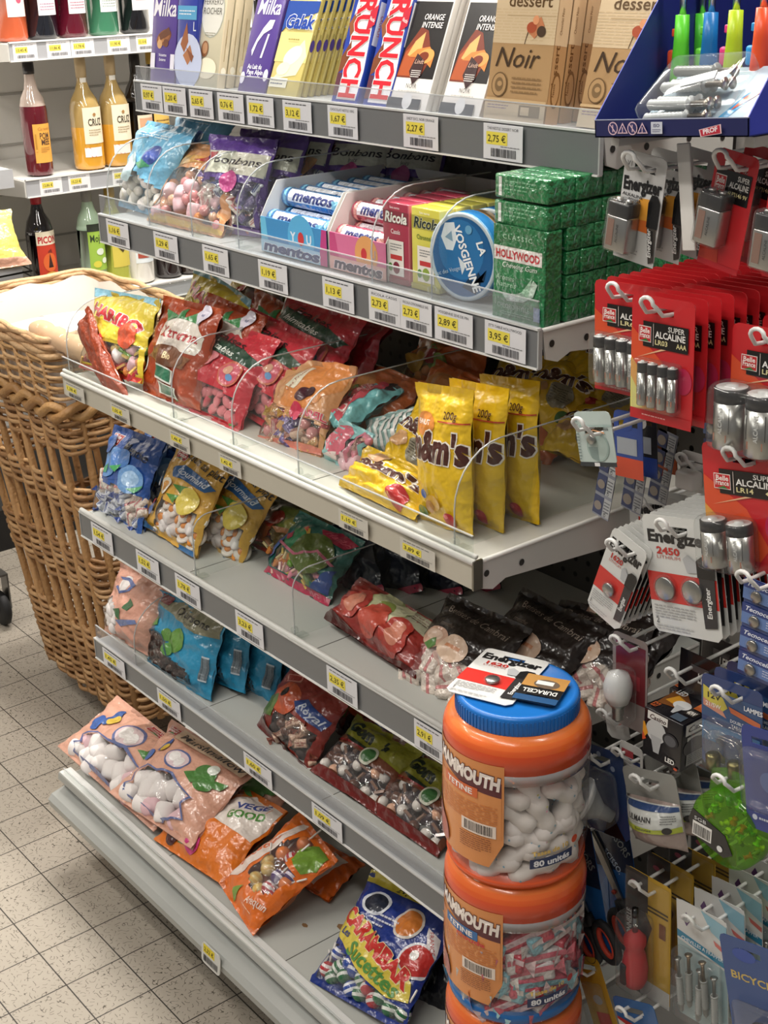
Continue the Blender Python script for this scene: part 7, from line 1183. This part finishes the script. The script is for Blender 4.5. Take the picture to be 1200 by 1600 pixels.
# ================================================ SWEET JARS
JX, JY = 1.1, .036
M['tint'] = clearmat('orange_tint', '#f2a06a', .02, .9, .05, .35); SLOTS.append('tint')
def jar(label, z0, kind, rimc='#e0582a'):
    t = thing('sweet_jar', label, 'jar', mw=Tm((JX, JY, z0)), group='stacked sweet jars'); R = .081
    MB().lathe([(.064, .004), (.068, .0), (.0755, .0), (.0775, .004), (.078, .012), (R, .03), (R, .144)], 48, '#ffffff', 'jar').build('clear_body', t)
    MB().lathe([(.0762, .0002), (.0782, .004), (.0787, .0085 if kind == 'w' else .016)], 48, rimc, 'gloss').build('base_band', t)
    MB().lathe([(R+.0006, .134), (R+.0006, .147)], 48, '#ffffff', 'tint').build('sleeve_fade', t)
    pr = [(R+.0006, .147), (R+.0008, .164)] + [(.064 + (R+.0008-.064)*math.cos(k*PI/12), .164 + .024*math.sin(k*PI/12)) for k in range(1, 7)]
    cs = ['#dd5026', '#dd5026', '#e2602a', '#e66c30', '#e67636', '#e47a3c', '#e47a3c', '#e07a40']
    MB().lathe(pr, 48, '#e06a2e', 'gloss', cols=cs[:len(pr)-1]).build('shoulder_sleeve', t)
    # label: covers the left flank as seen from the aisle
    a0 = math.radians(-44-104); rr = R+.001; Wl = rr*math.radians(95); f = fm_cyl(rr, a0, .028)
    Hl = .13; mb = MB(); mb.sheet(lambda u, v: f(u*Wl*(1-.12*max(0, .25-v)*4*1.0), v*Hl, 0), 20, 8, '#dd8f50', 'gloss')
    c2 = '#d8642c' if kind == 'w' else '#2a6aa8'
    sp = [('r', .0, .3, .98, .72, '#de9152'), ('p', [(.02, .98), (.4, .9), (.98, .84), (.98, .7), (.6, .74), (.3, .82), (.02, .9)], '#5a1e28'), ('t', 'MAMMOUTH', .63, .805, .12, '#f0e4dc', {'b': .08, 'fit': .67, 'a': -.1, 'out': ('#5a1e28', .06)}), ('r', .38, .65, .78, .745, c2), ('t', 'TETINE', .58, .672, .055, '#f2e8e2', {'b': .04, 'fit': .3}),
          ('ln', .15, .4, .95, .6, 8, '#c87a44'), ('r', .62, .3, .94, .42, '#ecdcd0'), ('bar', .65, .315, .91, .405, '#2a2426'), ('ln', .6, .13, .9, .28, 7, '#8c4a24'), ('p', [(0, 0), (.3, .02), (.42, .2), (.2, .4), (0, .42)], '#a8605c'), ('e', .2, .24, .08, .16, '#c88078', .4), ('e', .36, .16, .07, .12, '#b86c64', .4)]
    if kind != 'w': sp += [('t', 'Gouda', .7, .62, .045, '#c83030', {'b': .04, 'fit': .3})]
    deco(mb, f, Wl, Hl, sp, 'gloss', e0=.0004, de=.0001, cut=.008); mb.build('label', t)
    f2 = fm_cyl(R+.0009, math.radians(-44+8), .03); mb = MB()
    deco(mb, f2, .08, .03, [('p', [(.05, .0), (.72, .06), (.72, .46), (.05, .4)], '#20305a'), ('t', '80 unités', .385, .1, .25, '#e8e8ee', {'b': .05, 'fit': .56, 'a': .03}), ('t', 'Tasse de 10', .36, .58, .2, '#d8b45a', {'b': .05, 'fit': .56, 'a': .06}), ('e', .76, .75, .06, -1, '#c8402c')], 'gloss', e0=.0003, cut=.008); mb.build('unit_count_print', t)
    rnd = random.Random(int(z0*1000)); lay = 0
    def peanut(c, dots):
        mb = MB().lathe([(0, -.028), (.007, -.026), (.0115, -.018), (.011, -.008), (.009, 0), (.011, .008), (.0125, .018), (.008, .026), (0, .028)], 14, c, 'sweet')
        for k in range(7):
            th, z = rnd.uniform(0, 6.28), rnd.uniform(-.02, .02); q = fm_cyl(.0118, th, z); put(mb, q, ell(0, 0, .0014, .0011, 6), [[0, 1, 2, 3, 4, 5]], rnd.choice(dots), .0005, 'sweet', 0)
        return mb
    def teeth():
        mb = MB().rbox(-.022, .022, -.004, .004, -.011, .0, .003, '#d87084', 'sweet')
        for k in range(6): mb.rbox(-.021+k*.007, -.0145+k*.007, -.0055, .0035, -.006, .010, .002, '#d6dce0', 'sweet')
        return mb
    def wrapd(c, c2): 
        mb = MB().rbox(-.028, .028, -.008, .008, -.01, .01, .003, c, 'wrap'); deco(mb, fm_front(-.028, -.01, -.008), .056, .02, [('r', 0, .6, 1, .9, c2), ('r', .2, .1, .8, .4, c2)], 'wrap')
        for q in (-1, 1): mb.add([(q*.028, -.004, 0), (q*.038, -.006, .012), (q*.038, -.002, -.012)], [(0, 1, 2)], c2, 'wrap')
        return mb
    if kind == 'w': kinds = [peanut('#e6e0dc', ['#7cb0c8', '#d8a0b0', '#c8c878']) for _ in range(3)] + [peanut('#e2dcd6', ['#8cb8c8'])]; nm = 'marshmallow_dummy'
    elif kind == 'p': kinds = [wrapd('#d45a70', '#8cc4d0'), wrapd('#8cc4d0', '#d8d4d0'), teeth(), teeth(), wrapd('#dcd8d6', '#d86a7c'), wrapd('#c8384c', '#e2c8cc')]; nm = 'wrapped_sweet'
    else: kinds = [peanut('#3f9ab4', ['#2c6c94']), peanut('#4fa8b8', ['#d8d8d8']), peanut('#2c5c84', ['#88c0d0']), peanut('#c88a94', ['#ffffff'])]; nm = 'blue_sweet'
    meshes = []
    for mb in kinds: o = mb.build('m'); meshes.append(o.data); bpy.data.objects.remove(o)
    for ring, (rad, cnt) in enumerate(((.062, 12 if kind != 'p' else 9), (.036, 6))):
        for L in range(5):
            for k in range(cnt):
                a = 2*PI*(k + .5*(L % 2))/cnt + rnd.uniform(-.1, .1); z = .02 + L*.0225 + rnd.uniform(-.004, .004)
                o = bpy.data.objects.new(nm, rnd.choice(meshes)); COL.objects.link(o); o.parent = t
                o.matrix_local = Matrix.Translation(((rad)*math.cos(a), rad*math.sin(a), z)) @ Matrix.Rotation(a, 4, 'Z') @ Matrix.Rotation(PI/2, 4, 'Z') @ Matrix.Scale(1.25 if kind == 'p' else 1.05, 4) @ Matrix.Rotation(rnd.choice((PI/2, PI/2+.6, PI/2-.6, .3, -.4, 1.2)) if kind != 'p' else rnd.uniform(-.5, .5), 4, 'Y')
    return t
jar('clear jar of pink and turquoise wrapped sweets, second from the top of the stack', .408, 'p', '#2566a8')
jar('clear jar of turquoise sweets, third from the top, cut by the picture bottom', .218, 'b', '#d83a70')
tag(MB().rbox(JX-.09, JX+.09, JY-.09, JY+.09, 0, .026, .004, '#c8c6c2', 'plastic').build('plinth'), 'low white plastic plinth on the floor carrying the jar stack', 'plinth')
jar('clear jar at the floor end of the jar stack, lowest of four', .028, 'b', '#2566a8')
t = jar('clear jar of white marshmallow sweets with blue lid, top of the stack', .598, 'w')
MB().lathe([(.0665, .184), (.0675, .187), (.0675, .205), (.0655, .2085), (.062, .209), (.06, .2075), (0, .2075)], 60, '#1c6ec0', 'plastic').build('lid', t)
mb = MB()
for k in range(90): a_ = 2*PI*k/90; mb.box(.0672, .0682, -.0009, .0009, .188, .204, '#1a68b8', 'plastic', T=Matrix.Rotation(a_, 4, 'Z'))
mb.build('lid_ribs', t)
ZL = .598+.2096
def flatcard(label, BL, BR, TL, z, spec, front, extra, tilt=0):
    A, B_, C_ = at(*BL, Z=z), at(*BR, Z=z), at(*TL, Z=z); m = frame(A, B_-A, C_-A); W = (B_-A).length; u = (B_-A).normalized(); v = C_-A; H = (v-u*v.dot(u)).length
    t = thing('battery_pack', label, 'battery pack', mw=m); mb = cardmesh(W, H, front=front, hole=(.5, .012), hw=.013, hh=.003); deco(mb, fm_front(0, 0, 0), W, H, spec, 'gloss'); mb.build('backing_card', t); extra(t, W, H); return t
flatcard('white and red coin-cell card numbered 1620 lying on the blue jar lid', (694, 1078), (797, 1104), (768, 1013), ZL+.001, lith('1620'), '#d6d6d4', coin((.5,), (.36,), .008))
flatcard('small black and gold button-cell card upside down on the blue jar lid', (892, 1064), (826, 1052), (870, 1104), ZL+.0035, [('r', 0, .0, 1, .45, '#b8884a'), ('e', .45, .3, .3, .2, '#6a5a4c'), ('r', .3, .2, .7, .34, '#dcdedc'), ('t', 'DURACELL', .5, .55, .14, '#dcdcd8', {'b': .04, 'fit': .8}), ('r', 0, .8, 1, 1, '#27507c')], '#1b1a1c', lambda t, W, H: None)
